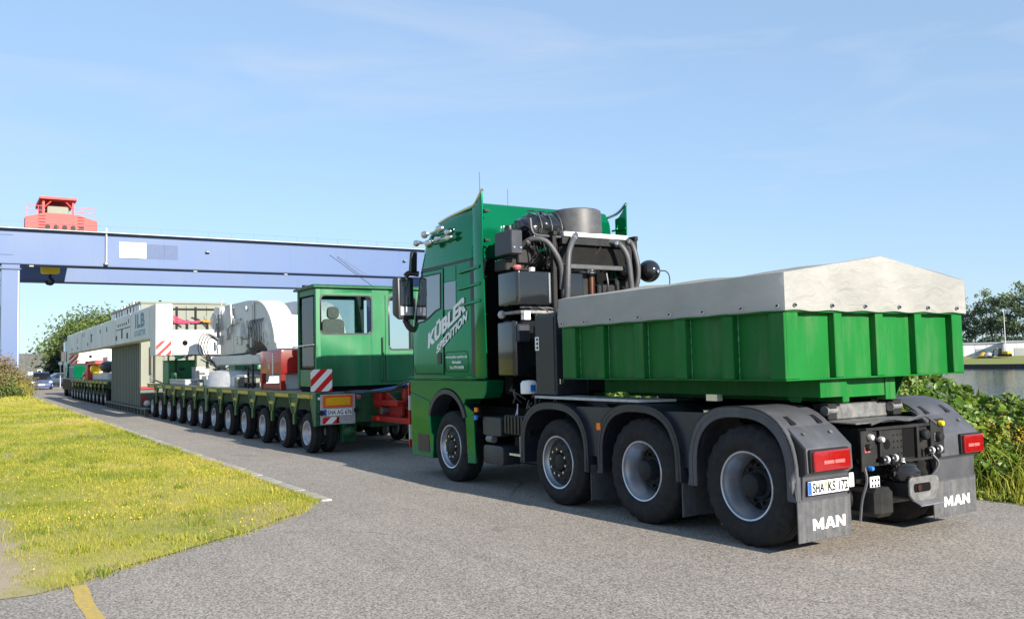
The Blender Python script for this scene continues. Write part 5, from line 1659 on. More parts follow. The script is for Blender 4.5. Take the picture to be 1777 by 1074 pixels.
for c_, r_ in (((3.78, 2.27, 2.89), 0.15), ((3.95, 1.98, 2.90), 0.13)):
    av = MB().ball(c_, r_, 22, (1.15, 1, 1.05)).build('air_bottle', 'black_gloss', truck, smooth=60)
    MB().cyl((c_[0] - r_ * 1.12, c_[1], c_[2] - 0.02), (c_[0] - r_ * 1.3, c_[1], c_[2] - 0.02), 0.02, 8).build('bottle_valve', 'steel_bright', av)
m = MB(); m.tube([(3.62, 2.30, 2.88), (3.57, 2.40, 2.87), (3.57, 2.46, 2.76), (3.62, 2.46, 2.45)], 0.008, 6); m.build('cable', 'black_plastic', truck)
# big hoses
for pts, r in (([(3.78, 1.02, 3.33), (3.70, 0.92, 3.25), (3.64, 0.80, 3.06), (3.62, 0.765, 2.8), (3.64, 0.76, 2.5), (3.7, 0.78, 2.2)], 0.040),
               ([(3.80, 1.60, 3.27), (3.68, 1.68, 3.22), (3.62, 1.76, 3.05), (3.62, 1.80, 2.8), (3.64, 1.83, 2.55), (3.7, 1.84, 2.3)], 0.040),
               ([(3.84, 1.86, 3.33), (3.72, 1.92, 3.25), (3.66, 1.96, 3.0), (3.66, 1.97, 2.8), (3.70, 1.95, 2.62), (3.8, 1.93, 2.4)], 0.036),
               ([(4.05, 0.30, 3.16), (3.88, 0.38, 3.25), (3.76, 0.52, 3.22), (3.70, 0.64, 3.05), (3.70, 0.72, 2.86), (3.74, 0.74, 2.6)], 0.036)):
    hs_ = MB(); hs_.tube(pts, r, 12, 8); hs_ = hs_.build('coolant_hose', 'hose_rubber', truck, smooth=60)
    c = Vector(pts[0]).lerp(Vector(pts[1]), 0.75)
    MB().ball(tuple(c), r * 1.25, 12).build('hose_clamp', 'steel_bright' if r > 0.038 else 'steel_dull', hs_)
# loose hydraulic lines and valves in the dark of the tower
for k in range(9):
    a = (3.86 + random.uniform(-.1, .2), 0.14 + random.uniform(0, 0.5), 2.22 + random.uniform(0, .1))
    m = MB(); m.tube([a, (a[0] - 0.06, a[1] + random.uniform(-.1, .15), 2.32), (3.80, 0.3 + random.uniform(-.2, .4), 2.36), (3.9, 0.5 + random.uniform(-.1, .4), 2.27)], random.uniform(0.008, 0.014), 6)
    m.build('hydraulic_line', random.choice(['steel_dull', 'hose_rubber', 'steel_bright', 'black_plastic']), truck)
MB().box(3.76, 4.30, 0.12, 0.74, 2.28, 2.32).build('valve_shelf', 'steel_dull', truck, bevel=0.004)
MB().ball((4.26, 0.14, 2.29), 0.06, 8).build('valve_block', 'galvanised', truck)
MB().box(3.74, 3.82, 0.16, 0.25, 2.20, 2.31).build('label_plate', 'plate_white', truck)
MB().box(3.50, 3.56, 0.42, 0.56, 2.16, 2.26).build('label_plate', 'galvanised', truck)
# crowded pipework, brackets and boxes that fill the tower
for k in range(34):
    t0_ = random.uniform(3.80, 4.15); w0_ = random.uniform(0.62, 2.0); z0_ = random.uniform(2.3, 3.25)
    dz = random.choice((-1, 1)) * random.uniform(0.1, 0.4)
    m = MB(); m.tube([(t0_, w0_, z0_), (t0_ - 0.06, w0_ + random.uniform(-.1, .1), z0_ + dz * 0.4), (t0_ + random.uniform(-.05, .1), w0_ + random.uniform(-.25, .25), max(2.2, min(3.28, z0_ + dz)))], random.uniform(0.006, 0.018), 6)
    m.build('tower_pipe', random.choice(['black_plastic', 'chassis_black', 'hose_rubber', 'chassis_black', 'steel_dull']), truck)
for (a_, b_, c_, d_, e_, f_) in ((4.0, 4.2, 0.70, 0.98, 2.88, 3.14), (3.95, 4.2, 1.20, 1.34, 2.35, 2.88), (3.9, 4.2, 1.46, 1.80, 2.34, 2.70), (4.0, 4.3, 1.85, 2.25, 2.30, 2.80), (4.05, 4.4, 0.28, 0.62, 2.95, 3.25), (4.02, 4.3, 1.98, 2.2, 2.95, 3.28), (4.1, 4.4, 0.12, 0.5, 2.86, 3.02)):
    MB().box(a_, b_, c_, d_, e_, f_).build('unit_box', random.choice(['black_plastic', 'chassis_black']), truck, bevel=0.015)
for k in range(10):
    w_ = 0.30 + 0.05 * k
    m = MB(); m.tube([(4.2, w_, 3.18 + random.uniform(-.05, .1)), (4.0, w_ + 0.06, 3.34 + random.uniform(-.03, .08)), (3.90, w_ + 0.12, 3.25), (3.92, w_ + 0.15, 3.05), (4.1, w_ + 0.1, 2.9)], random.uniform(0.008, 0.016), 6)
    m.build('cable_bundle', random.choice(['black_plastic', 'black_gloss', 'chassis_black']), truck)
# lower tank, filter, side cover
lt_ = MB(); rbox(lt_, 3.90, 4.36, 0.10, 0.55, 1.48, 2.20, 0.07, 'z', 5); lt_.build('fuel_tank', 'black_gloss', truck, bevel=0.05, segs=3)
MB().box(3.83, 3.88, 0.12, 0.30, 1.92, 2.15).build('canister', 'fender_dark', truck, bevel=0.015)
MB().lathe([(0, 0), (0.10, 0.0), (0.105, 0.02), (0.105, 0.13), (0.08, 0.16), (0, 0.17)], (3.68, 0.16, 1.27), 'z', 22).build('oil_filter', 'plate_white', truck, smooth=40)
MB().box(3.57, 3.585, 0.12, 0.19, 1.30, 1.38).build('filter_label', 'signal_blue', truck)
sc_ = MB().box(2.96, 3.40, 0.085, 0.55, 1.265, 2.245).build('side_cover', 'fender_dark', truck, bevel=0.012)
MB().box(2.99, 3.37, 0.078, 0.084, 1.30, 2.20).build('cover_door', 'black_plastic', sc_)
ms = MB(); ms.box(3.30, 3.38, 0.072, 0.077, 1.80, 1.965); ms.build('warning_label', 'plate_white', sc_)
for z in (1.82, 1.87, 1.92):
    MB().box(3.315, 3.35, 0.0695, 0.0715, z, z + 0.028).build('label_print', 'letter_black', sc_)
MB().box(2.87, 2.885, 0.08, 0.13, 1.40, 1.46).build('lashing_eye', 'steel_bright', truck)
for k in range(16):
    p0 = (random.uniform(3.5, 4.3), random.uniform(0.15, 0.5), random.uniform(1.02, 1.4))
    m = MB(); m.tube([p0, (p0[0] - .05, p0[1] + random.uniform(-.08, .08), p0[2] - random.uniform(.05, .15)), (p0[0] + random.uniform(-.2, .2), p0[1] + .1, p0[2] - .18)], random.uniform(.006, .014), 6)
    m.build('hydraulic_line', random.choice(['steel_dull', 'hose_rubber', 'steel_bright']), truck)
# low boxes between front axles
tk = MB(); rbox(tk, 4.25, 4.72, 0.08, 0.6, 0.70, 0.95, 0.04); tk.build('additive_tank', 'fender_dark', truck, bevel=0.01)
MB().lathe([(0, -0.03), (0.035, -0.03), (0.035, 0)], (4.82, 0.05, 0.93), 'w', 14).build('tank_cap', 'signal_blue', truck, smooth=40)
bt = MB().box(3.62, 4.20, 0.10, 0.60, 0.74, 0.99).build('battery_box', 'black_plastic', truck, bevel=0.015)
for k in range(7):
    MB().box(3.66 + k * 0.078, 3.70 + k * 0.078, 0.086, 0.10, 0.76, 0.97).build('box_rib', 'black_plastic', bt)
t3 = MB(); rbox(t3, 4.20, 4.72, 0.08, 0.6, 0.33, 0.58, 0.07); t3.build('air_tank', 'fender_dark', truck, bevel=0.02, segs=2)
m = MB(); m.cyl((4.45, 0.10, 0.66), (4.60, 0.10, 0.66), 0.05, 12); m.build('air_dryer', 'steel_dull', truck)
MB().box(3.70, 4.02, 0.06, 0.22, 0.485, 0.515).build('boarding_step', 'steel_bright', truck, bevel=0.004)
MB().box(3.70, 3.75, 0.05, 0.08, 0.52, 0.74).build('step_hanger', 'galvanised', truck)
MB().box(3.55, 4.30, 0.30, 0.62, 0.35, 0.72).build('gear_housing', 'chassis_black', truck, bevel=0.03)
MB().box(4.3, 6.4, 0.95, 1.60, 0.45, 1.40).build('engine', 'letter_black', truck, bevel=0.05)
m = MB(); m.cyl((3.0, 0.7, 0.55), (4.1, 0.7, 0.55), 0.12, 14); m.cyl((0.4, 1.28, 0.6), (4.2, 1.28, 0.66), 0.06, 10); m.build('drive_shaft', 'chassis_black', truck)

# ------------------------------------------------------------------ ballast box and its cover
CW = 2.58
bx = thing('ballast_box', 'green ribbed steel ballast box on the tractor', 'ballast box', (1.1, 1.28, 1.24))
SK = 0.07
sh = MB()
T0, T1, Z0, Z1 = -0.545 + SK, 2.71, 1.46, 2.075
sh.box(T0, T1 - 0.01, SK, CW - SK, Z0 + 0.002, Z1 - 0.03)
sh.build('shell', 'box_green', bx, bevel=0.004)
MB().box(-0.548, T1, -0.002, CW + 0.002, Z1 - 0.035, Z1).build('rim_rail', 'box_green', bx, bevel=0.006)
MB().box(-0.54, T1 - 0.005, 0.006, CW - 0.006, Z0 - 0.001, Z0 + 0.012).build('rim_rail', 'box_green', bx, bevel=0.004)
rz = (Z0 + 0.013, Z1 - 0.036)
for a_, b_ in ((2.45, 2.705), (1.93, 2.06), (1.28, 1.42), (0.66, 0.82), (0.05, 0.19), (-0.54, -0.37)):
    for side in (0, 1):
        ww = (0.0, SK + 0.01) if side == 0 else (CW - SK - 0.01, CW)
        MB().box(a_, b_, ww[0], ww[1], *rz).build('rib', 'box_green', bx, bevel=0.006)
for t_ in (2.447, 1.925, 1.275, 0.655, 0.045):
    wl = MB(); wl.tube([(t_, SK + 0.004 + 0.003 * math.sin(k * 2.3), rz[0] + (rz[1] - rz[0]) * k / 16) for k in range(17)], 0.008, 6, 1)
    wl.build('weld_seam', 'weld_pale', bx)
for a_, b_ in ((0.172 - 0.16 + 0.005, 0.172), (0.64, 0.745), (1.215, 1.325), (1.805, 1.912), (2.405, 2.572)):
    MB().box(-0.545, T0 + 0.01, a_, b_, *rz).build('rib', 'box_green', bx, bevel=0.006)
sb = MB()
for w in (0.90, 1.58):
    sb.box(-0.40, 2.65, w, w + 0.09, 1.24, 1.457)
sb.build('skid_beam', 'box_green', bx, bevel=0.006)
ft = MB().box(-0.385, -0.37, 0.992, 1.578, 1.285, 1.457).build('foot_plate', 'box_green', bx)
MB().box(-0.40, -0.30, 1.52, 1.578, 1.243, 1.456).build('foot_rib', 'box_green', bx, bevel=0.004)
for w in (0.55, 1.95):
    MB().prism([(-0.30, 1.456), (0.10, 1.456), (-0.10, 1.25), (-0.2, 1.25)], 'w', w, w + 0.02).build('gusset', 'box_green', bx)
MB().box(-0.46, 2.6, 0.52, 0.88, 1.30, 1.455).build('floor_beam', 'box_green', bx)

tp = MB()
nx, ny = 40, 34
def tarp_z(t, w):
    r_ = 2.375 + 0.19 * (1 - abs(w - 1.29) / 1.30)
    r_ -= 0.012 * (0.5 - 0.5 * math.cos(2 * math.pi * (t + 0.575) / 1.10)) * math.sin(math.pi * min(1, abs(w - 1.29) / 1.29) * 0.9 + 0.1)
    return r_ + 0.010 * math.sin(t * 5.1 + w * 2.0) * math.sin(w * 3.1 + 1) - 0.018 * math.sin(math.pi * (t + 0.55) / 3.27) ** 2 * math.sin(math.pi * min(1, max(0, w / 2.58)))
cols = []
for i in range(nx + 1):
    t = -0.575 + 3.31 * i / nx
    row = []
    for j in range(7):
        z = 2.055 + (2.375 - 2.055) * j / 6
        row.append((t, -0.022 - 0.014 * math.sin(j / 6 * math.pi) * math.sin(t * 5 + 0.6 * j) - 0.006 * math.sin(t * 13.5 + 0.8 * j), z + (0.003 * math.cos(2 * math.pi * (t - 0.378) / 0.463) * -1 if j == 0 else 0)))
    for j in range(1, ny):
        w = 2.58 * j / ny
        row.append((t, w, tarp_z(t, w)))
    for j in range(7):
        z = 2.375 - (2.375 - 2.055) * j / 6
        row.append((t, 2.60 + 0.010 * math.sin(t * 8 + 1) * math.sin(j / 6 * math.pi), z))
    cols.append(row)
nr_ = len(cols[0])
tp.add([p for r in cols for p in r], [(i * nr_ + k, i * nr_ + k + 1, (i + 1) * nr_ + k + 1, (i + 1) * nr_ + k) for i in range(nx) for k in range(nr_ - 1)])
# gable ends
for tt, sg in ((-0.575, -1), (2.735, 1)):
    vs = []; K = 44; J = 8
    for k in range(K + 1):
        w = -0.020 + 2.62 * k / K
        zt = 2.375 + 0.19 * max(0, 1 - abs(w - 1.29) / 1.30)
        for j in range(J + 1):
            f = j / J
            z = 2.055 + (zt - 2.055) * f
            b_ = math.sin(math.pi * f) * math.sin(math.pi * k / K)
            vs.append((tt + sg * (0.012 * b_ * (1 + math.sin(w * 6.0 + f * 3)) + 0.006 * b_ * math.sin(w * 15 - f * 6)), w, z + (0.006 * math.sin(w * 14) if j == 0 else 0)))
    tp.add(vs, [(k * (J + 1) + j, k * (J + 1) + j + 1, (k + 1) * (J + 1) + j + 1, (k + 1) * (J + 1) + j) for k in range(K) for j in range(J)])
tarp = thing('tarpaulin', 'pale grey canvas cover stretched over the green ballast box', 'tarpaulin', (1.1, 1.28, 2.08))
tp.build('canvas', 'tarp_canvas', tarp, smooth=50)
for t in (2.65, 2.218, 1.75, 1.30, 0.832, 0.378, -0.098, -0.507):
    e = MB().lathe([(0.010, -0.003), (0.016, -0.004), (0.019, 0.0), (0.010, 0.002)], (t, -0.034, 2.095), 'w', 14).build('eyelet', 'steel_bright', tarp)
    MB().tube([(t - 0.010, -0.035, 2.095), (t, -0.046, 2.10), (t + 0.012, -0.04, 2.087)], 0.004, 6).build('hook', 'letter_black', e)
for w in (0.09, 0.57, 1.02, 1.515, 1.96, 2.43):
    e = MB().lathe([(0.010, -0.003), (0.016, -0.004), (0.019, 0.0), (0.010, 0.002)], (-0.588, w, 2.10), 't', 14).build('eyelet', 'steel_bright', tarp)
    MB().tube([(-0.59, w - 0.010, 2.10), (-0.60, w, 2.105), (-0.594, w + 0.012, 2.09)], 0.004, 6).build('hook', 'letter_black', e)


# ------------------------------------------------------------------ modular trailers
TL, TR_ = -0.25, 2.81


def modular_trailer(name, label, t_rear, first, n, pitch, group=None, detail=True):
    t_front = first + pitch * (n - 1) + pitch * 0.62
    tr = thing(name, label, 'trailer', ((t_rear + t_front) / 2, 1.28, 0), group)
    MB().box(t_rear, t_front, TL + 0.02, TR_ - 0.02, 1.03, 1.15).build('deck', 'trailer_green', tr, bevel=0.01)
    MB().box(t_rear + 0.05, t_front - 0.05, TL + 0.10, TR_ - 0.10, 1.151, 1.165).build('deck_plate', 'grey_deck', tr)
    MB().box(t_rear + 0.2, t_front - 0.2, 0.95, 1.61, 0.45, 1.03).build('spine_beam', 'trailer_green', tr, bevel=0.02)
    for side in (0, 1):
        def X(w):
            return w if side == 0 else 2.56 - w
        # wheels, brackets and marker strips, one set per axle
        for k in range(n):
            t = first + pitch * k
            c = inst(P_TRAIL, tr, (t, X(TL + 0.02), 0.385), 'wheel', rot180=(side == 1)); c.rotation_euler = (0, random.uniform(0, 6), (math.pi if side else 0) + random.uniform(-0.03, 0.03))
            inst(P_TRAIL, tr, (t, X(TL + 0.33), 0.385), 'wheel', rot180=(side == 1))
            if detail:
                MB().prism([(t - 0.16, 1.02), (t + 0.20, 1.02), (t + 0.12, 0.55), (t - 0.05, 0.34), (t - 0.12, 0.40)], 'w', X(TL + 0.66), X(TL + 0.80)).build('suspension_arm', 'trailer_green', tr, bevel=0.01)
            if side == 0:
                a_, b_ = t - pitch / 2 + 0.30, t + pitch / 2 - 0.30
                MB().box(a_, b_, TL - 0.002, TL + 0.018, 1.055, 1.125).build('marker_strip', 'marker_yellow', tr)
        # rounded side plate between two wheels: a Y-shaped bracket
        for k in range(n + 1):
            t = first + pitch * (k - 0.5)
            if k in (0, n):
                continue
            y = MB()
            y.prism([(t - 0.29, 1.03), (t + 0.29, 1.03), (t + 0.10, 0.80), (t + 0.055, 0.74), (t + 0.042, 0.52), (t - 0.042, 0.52), (t - 0.055, 0.74), (t - 0.10, 0.80)], 'w', X(TL + 0.03), X(TL + 0.07))
            yb = y.build('side_bracket', 'trailer_green', tr, bevel=0.004)
            if side == 0:
                for s_ in (-1, 1):
                    MB().prism([(t + s_ * 0.30, 1.05), (t + s_ * 0.26, 1.05), (t + s_ * 0.065, 0.74), (t + s_ * 0.105, 0.74)], 'w', TL + 0.008, TL + 0.033).build('bracket_edge', 'olive_edge', yb)
                MB().box(t - 0.04, t + 0.04, TL + 0.010, TL + 0.029, 0.52, 0.74).build('bracket_post', 'olive_edge', yb, bevel=0.004)
                MB().box(t - 0.13, t + 0.13, TL + 0.006, TL + 0.029, 0.88, 0.945).build('marker_patch', 'marker_yellow', yb)
        if detail:
            # inner side plates seen between the wheels
            MB().box(t_rear + 0.1, t_front - 0.1, X(TL + 0.60), X(TL + 0.64), 0.55, 1.03).build('inner_plate', 'trailer_green', tr)
    MB().box(t_rear + 0.02, t_front, TL - 0.001, TL + 0.02, 1.128, 1.168).build('edge_rail', 'olive_edge', tr, bevel=0.003)
    MB().box(t_rear + 0.02, t_front, TR_ - 0.02, TR_ + 0.001, 1.128, 1.168).build('edge_rail', 'olive_edge', tr, bevel=0.003)
    for k in ((4,) if n > 11 else (3,)):
        t = first + pitch * (n - k - 2.5)
        MB().box(t - 0.12, t + 0.12, TL - 0.004, TL + 0.03, 0.50, 1.13).build('module_joint', 'trailer_green', tr, bevel=0.01)
    return tr, t_front


TREAR = 10.42
rear_tr, rt_front = modular_trailer('modular_trailer', 'green twelve-axle modular trailer carrying the operator cabin', TREAR, 11.02, 12, 1.49)
# rear end plates and lamp board
ep = MB().prism([(10.42, 1.165), (10.70, 1.165), (10.66, 0.95), (10.56, 0.72), (10.50, 0.54), (10.42, 0.54)], 'w', TL, TL + 0.05).build('end_plate', 'trailer_green', rear_tr, bevel=0.006)
MB().strip([(10.71, 1.14), (10.66, 0.95), (10.56, 0.72), (10.50, 0.54)], [(10.735, 1.14), (10.685, 0.945), (10.585, 0.715), (10.52, 0.54)], 'w', TL - 0.006, TL + 0.05).build('end_plate_edge', 'olive_edge', ep)
MB().box(10.40, 10.418, TL, TL + 0.18, 0.55, 1.16).build('end_flange', 'trailer_green', rear_tr)
for z in (0.62, 0.72, 0.82, 0.92):
    MB().cyl((10.40, TL + 0.05, z), (10.392, TL + 0.05, z), 0.012, 8).build('flange_bolt', 'steel_dull', rear_tr)
MB().cyl((10.40, TL + 0.06, 1.06), (10.385, TL + 0.06, 1.06), 0.026, 12).build('marker_lamp', 'plate_white', rear_tr)
MB().box(10.40, 10.46, 0.30, 2.20, 0.58, 1.03).build('end_beam', 'trailer_green', rear_tr, bevel=0.01)
BW0, BW1 = -0.175, 0.515
bd = MB().box(10.355, 10.375, BW0, BW1, 0.565, 1.13).build('lamp_board', 'galvanised', rear_tr, bevel=0.004)
MB().box(10.340, 10.354, BW0 + 0.045, BW1 - 0.055, 0.885, 1.112).build('reflector_border', 'reflector_orange', bd, bevel=0.004)
MB().box(10.334, 10.3395, BW0 + 0.10, BW1 - 0.11, 0.925, 1.072).build('reflector_field', 'reflector_yellow', bd)
npl = MB().box(10.338, 10.354, BW0 + 0.055, BW1 - 0.075, 0.735, 0.855).build('number_plate', 'plate_white', bd)
MB().box(10.3355, 10.3375, BW0 + 0.056, BW0 + 0.115, 0.737, 0.853).build('country_band', 'plate_blue', npl)
lettering('SHA AG 676', lambda x, y: (10.3362, BW0 + 0.13 + x, 0.755 + y * 0.115), 1.0, 0.012, 0.475).build('plate_letters', 'letter_black', npl, smooth=0)
MB().cyl((10.33, BW0 + 0.02, 0.79), (10.356, BW0 + 0.02, 0.79), 0.05, 14).build('plug_socket', 'black_plastic', bd)
MB().cyl((10.33, BW1 + 0.02, 0.82), (10.37, BW1 + 0.02, 0.82), 0.05, 14).build('plug_socket', 'black_plastic', bd)
wp = MB().box(10.340, 10.354, BW0 + 0.04, BW0 + 0.31, 0.585, 0.705).build('hazard_patch', 'hazard_stripes', bd)
MB().box(10.338, 10.354, BW0 + 0.31, BW0 + 0.36, 0.585, 0.705).build('stop_lamp', 'lamp_red', bd)
MB().cyl((10.36, BW1 + 0.10, 1.06), (10.36, BW1 + 0.02, 1.06), 0.045, 12).build('side_lamp', 'lamp_red_light', rear_tr)
# axle gear seen below the rear end
g = MB(); g.prism([(10.48, 0.56), (10.80, 0.56), (10.70, 0.22), (10.56, 0.20)], 'w', 0.32, 0.60); g.ball((10.55, 0.46, 0.42), 0.14, 12)
g.build('axle_gear', 'trailer_green', rear_tr, bevel=0.01)
for k in range(4):
    m = MB(); m.lathe([(0.14, 0), (0.15, 0.02), (0.14, 0.04)], (10.9, 1.35 + 0.22 * k, 0.40), 'w', 18); m.build('brake_drum', 'steel_dull', rear_tr)
# square hazard board on the deck corner
hb = thing('hazard_board', 'square red and white striped board at the trailer deck corner', 'hazard board', (10.40, -0.15, 1.19))
hz = MB(); rbox(hz, 10.385, 10.40, -0.345, 0.070, 1.192, 1.605, 0.012, 't'); hz.build('panel', 'hazard_stripes', hb)
MB().box(10.402, 10.43, -0.16, -0.12, 1.168, 1.60).build('post', 'trailer_green', hb)

# red drawbar between trailer and tractor
dbar = thing('drawbar', 'red steel drawbar between green trailer and tractor front', 'drawbar', (8.6, 1.3, 0.6))
m = MB()
m.prism([(10.42, 1.12), (10.0, 1.14), (9.65, 1.0), (9.30, 0.98), (9.30, 0.72), (9.65, 0.62), (10.0, 0.60), (10.42, 0.66)], 'w', 1.0, 1.06)
m.prism([(10.42, 1.12), (10.0, 1.14), (9.65, 1.0), (9.30, 0.98), (9.30, 0.72), (9.65, 0.62), (10.0, 0.60), (10.42, 0.66)], 'w', 1.5, 1.56)
m.box(9.7, 10.42, 1.06, 1.50, 0.70, 0.76)
m.build('yoke', 'red_dark', dbar, bevel=0.006)
MB().box(10.05, 10.39, 0.90, 1.0, 0.86, 1.16).build('yoke_bracket', 'red_paint', dbar, bevel=0.01)
MB().box(9.2, 10.3, 0.86, 0.99, 0.90, 1.0).build('arm', 'red_paint', dbar, bevel=0.01)
MB().box(8.4, 10.35, 0.84, 0.99, 0.60, 0.70).build('arm', 'red_paint', dbar, bevel=0.01)
MB().cyl((9.9, 0.86, 0.80), (9.9, 1.0, 0.80), 0.07, 14).build('arm_pin', 'steel_dull', dbar)
MB().box(9.95, 10.06, 0.825, 0.838, 0.62, 0.68).build('orange_reflector', 'reflector_orange', dbar)
MB().box(7.2, 9.75, 1.12, 1.44, 0.66, 0.86).build('tube_beam', 'red_dark', dbar, bevel=0.015)
m = MB(); m.cyl((7.4, 1.28, 1.02), (9.6, 1.28, 1.02), 0.06, 14); m.build('steering_rod', 'red_dark', dbar, smooth=40)
MB().cyl((9.72, 1.28, 0.94), (9.72, 1.28, 1.20), 0.09, 16).build('pivot', 'red_paint', dbar, smooth=40)
MB().box(8.3, 9.0, 1.105, 1.118, 0.72, 0.78).build('label_strip', 'plate_white', dbar)
MB().box(10.0, 10.1, 0.985, 0.998, 0.88, 0.98).build('orange_reflector', 'reflector_orange', dbar)
for k in range(7):
    m = MB(); w_ = 0.35 + 0.12 * k
    m.tube([(10.45, w_, 1.16), (10.1, w_ + .1, 1.16 + random.uniform(-.02, .05)), (9.7, 0.95 + .05 * k, 1.20 + random.uniform(-.03, .05)), (9.2, 1.1 + .03 * k, 1.30 + random.uniform(-.03, .06)), (8.3, 1.2 + .03 * k, 1.05), (7.2, 1.28, 0.95)], 0.018, 6)
    m.build('supply_hose', random.choice(['black_plastic', 'hose_rubber', 'signal_blue', 'hose_rubber']), dbar)
MB().cyl((9.25, 1.15, 1.28), (9.25, 1.15, 1.36), 0.05, 10).build('hose_coupling', 'galvanised', dbar)
for wq, cx in ((0.215, 0), (2.34, 0)):
    pb = thing('marker_strip_board', 'narrow red and white upright marker board ' + ('behind the tractor bumper' if wq < 1 else 'on the far side of the drawbar'), 'marker board', (7.25, wq, 0.25))
    b_ = MB(); rbox(b_, 7.24, 7.26, wq - 0.032, wq + 0.032, 0.36, 1.36, 0.02, 't'); b_.build('panel', 'hazard_stripes_tall', pb)
    MB().box(7.0, 7.24, wq - 0.02, wq + 0.02, 0.85, 0.9).build('arm', 'chassis_black', pb)

# ------------------------------------------------------------------ operator cabin
CB0, CB1, CBL, CBR, CZ0, CZ1 = 10.72, 11.82, -0.12, 2.45, 1.27, 3.17
cb = thing('operator_cabin', 'green operator cabin with large windows on the trailer rear', 'cabin', (11.2, 1.2, 1.17))


def framed_wall(m, axis, pos, thick, a0, a1, z0, z1, holes):
    """wall with rectangular openings: strips around the holes (holes sorted along a)"""
    x = a0
    for (h0, h1, v0, v1) in holes:
        for (p, q, r, s_) in ((x, h0, z0, z1), (h0, h1, z0, v0), (h0, h1, v1, z1)):
            if q - p > 1e-4 and s_ - r > 1e-4:
                if axis == 't':
                    m.box(pos, pos + thick, p, q, r, s_)
                else:
                    m.box(p, q, pos, pos + thick, r, s_)
        x = h1
    if axis == 't':
        m.box(pos, pos + thick, x, a1, z0, z1)
    else:
        m.box(x, a1, pos, pos + thick, z0, z1)
    return m


th = 0.04
WR = (-0.055 + 0.03, 1.03, 2.285, 3.035)
DW = (1.40, 2.00, 1.965, 3.035)
framed_wall(MB(), 't', CB0, th, CBL, CBR, CZ0, CZ1, [WR, DW]).build('wall', 'cabin_green', cb, bevel=0.003)
framed_wall(MB(), 't', CB1 - th, th, CBL, CBR, CZ0, CZ1, [(CBL + 0.06, 1.1, 1.75, 3.03), (1.3, 2.35, 2.0, 3.03)]).build('wall', 'cabin_green', cb, bevel=0.003)
framed_wall(MB(), 'w', CBL, th, CB0 + th, CB1 - th, CZ0, CZ1, [(CB0 + 0.12, CB1 - 0.16, 1.62, 3.03)]).build('wall', 'cabin_green', cb, bevel=0.003)
framed_wall(MB(), 'w', CBR - th, th, CB0 + th, CB1 - th, CZ0, CZ1, [(CB0 + 0.2, CB1 - 0.16, 2.1, 3.03)]).build('wall', 'cabin_green', cb, bevel=0.003)
MB().box(CB0 + th, CB1 - th, CBL + th, CBR - th, CZ0, CZ0 + 0.05).build('floor', 'grey_deck', cb)
rf = MB(); rf.prism([(CB0 - 0.07, CZ1 + 0.005), (CB1 + 0.10, CZ1 + 0.005), (CB1 + 0.09, CZ1 + 0.05), (CB0 + 0.0, CZ1 + 0.075), (CB0 - 0.06, CZ1 + 0.04)], 'w', CBL - 0.06, CBR + 0.06)
rf = rf.build('roof', 'trailer_green', cb, bevel=0.01)
MB().cyl((11.75, 0.02, CZ1 + 0.05), (11.75, 0.02, CZ1 + 0.14), 0.06, 12).build('roof_vent', 'black_plastic', rf)
for nm, (a0, a1, z0, z1) in (('window', WR), ('door_window', DW)):
    fr_ = MB()
    oo = rounded([(a0 - 0.015, z0 - 0.015), (a1 + 0.015, z0 - 0.015), (a1 + 0.015, z1 + 0.015), (a0 - 0.015, z1 + 0.015)], 0.10, 5)
    ii = rounded([(a0 + 0.012, z0 + 0.012), (a1 - 0.012, z0 + 0.012), (a1 - 0.012, z1 - 0.012), (a0 + 0.012, z1 - 0.012)], 0.09, 5)
    fr_.strip(oo + oo[:1], ii + ii[:1], 't', CB0 - 0.008, CB0 + 0.012)
    # corner fillets in body colour behind the rubber seal
    f_ = fr_.build(nm, 'fender_dark', cb)
    for (cx, cz, sx, sz) in ((a0, z0, 1, 1), (a1, z0, -1, 1), (a1, z1, -1, -1), (a0, z1, 1, -1)):
        pts = [(cx, cz), (cx + sx * 0.085, cz)] + [(cx + sx * (0.085 - 0.085 * math.sin(math.radians(a))), cz + sz * (0.085 - 0.085 * math.cos(math.radians(a)))) for a in (22, 45, 68)] + [(cx, cz + sz * 0.085)]
        MB().prism(pts, 't', CB0, CB0 + th).build('corner_fillet', 'cabin_green', cb)
    MB().box(CB0 + 0.016, CB0 + 0.022, a0, a1, z0, z1).build('pane', 'window_glass', f_)
MB().box(CBL + 0.0, CBL, 0, 0, 0, 0) if False else None
MB().box(CB0 + 0.12, CB1 - 0.16, CBL + 0.016, CBL + 0.022, 1.62, 3.03).build('pane', 'window_glass', cb)
MB().box(CB1 - 0.022, CB1 - 0.016, CBL + 0.06, 1.1, 1.75, 3.03).build('pane', 'window_glass', cb)
sf = MB()
for p in ((CB0 + 0.10, CB0 + 0.13), (CB1 - 0.17, CB1 - 0.14)):
    sf.box(p[0], p[1], CBL - 0.006, CBL + 0.0, 1.60, 3.05)
sf.box(CB0 + 0.13, CB1 - 0.17, CBL - 0.006, CBL, 1.60, 1.63); sf.box(CB0 + 0.13, CB1 - 0.17, CBL - 0.006, CBL, 3.02, 3.05)
sf.build('side_window_seal', 'letter_black', cb)
MB().box(CB0 - 0.006, CB0 - 0.001, 1.315, 1.323, 1.33, 3.06).build('door_gap', 'letter_black', cb)
MB().box(CB0 - 0.006, CB0 - 0.001, 1.323, 2.12, 1.325, 1.333).build('door_gap', 'letter_black', cb)
m = MB(); m.tube([(CB0, 1.245, 1.36), (CB0 - 0.06, 1.245, 1.40), (CB0 - 0.06, 1.245, 2.14), (CB0, 1.245, 2.18)], 0.018, 8); m.build('grab_rail', 'trailer_green', cb)
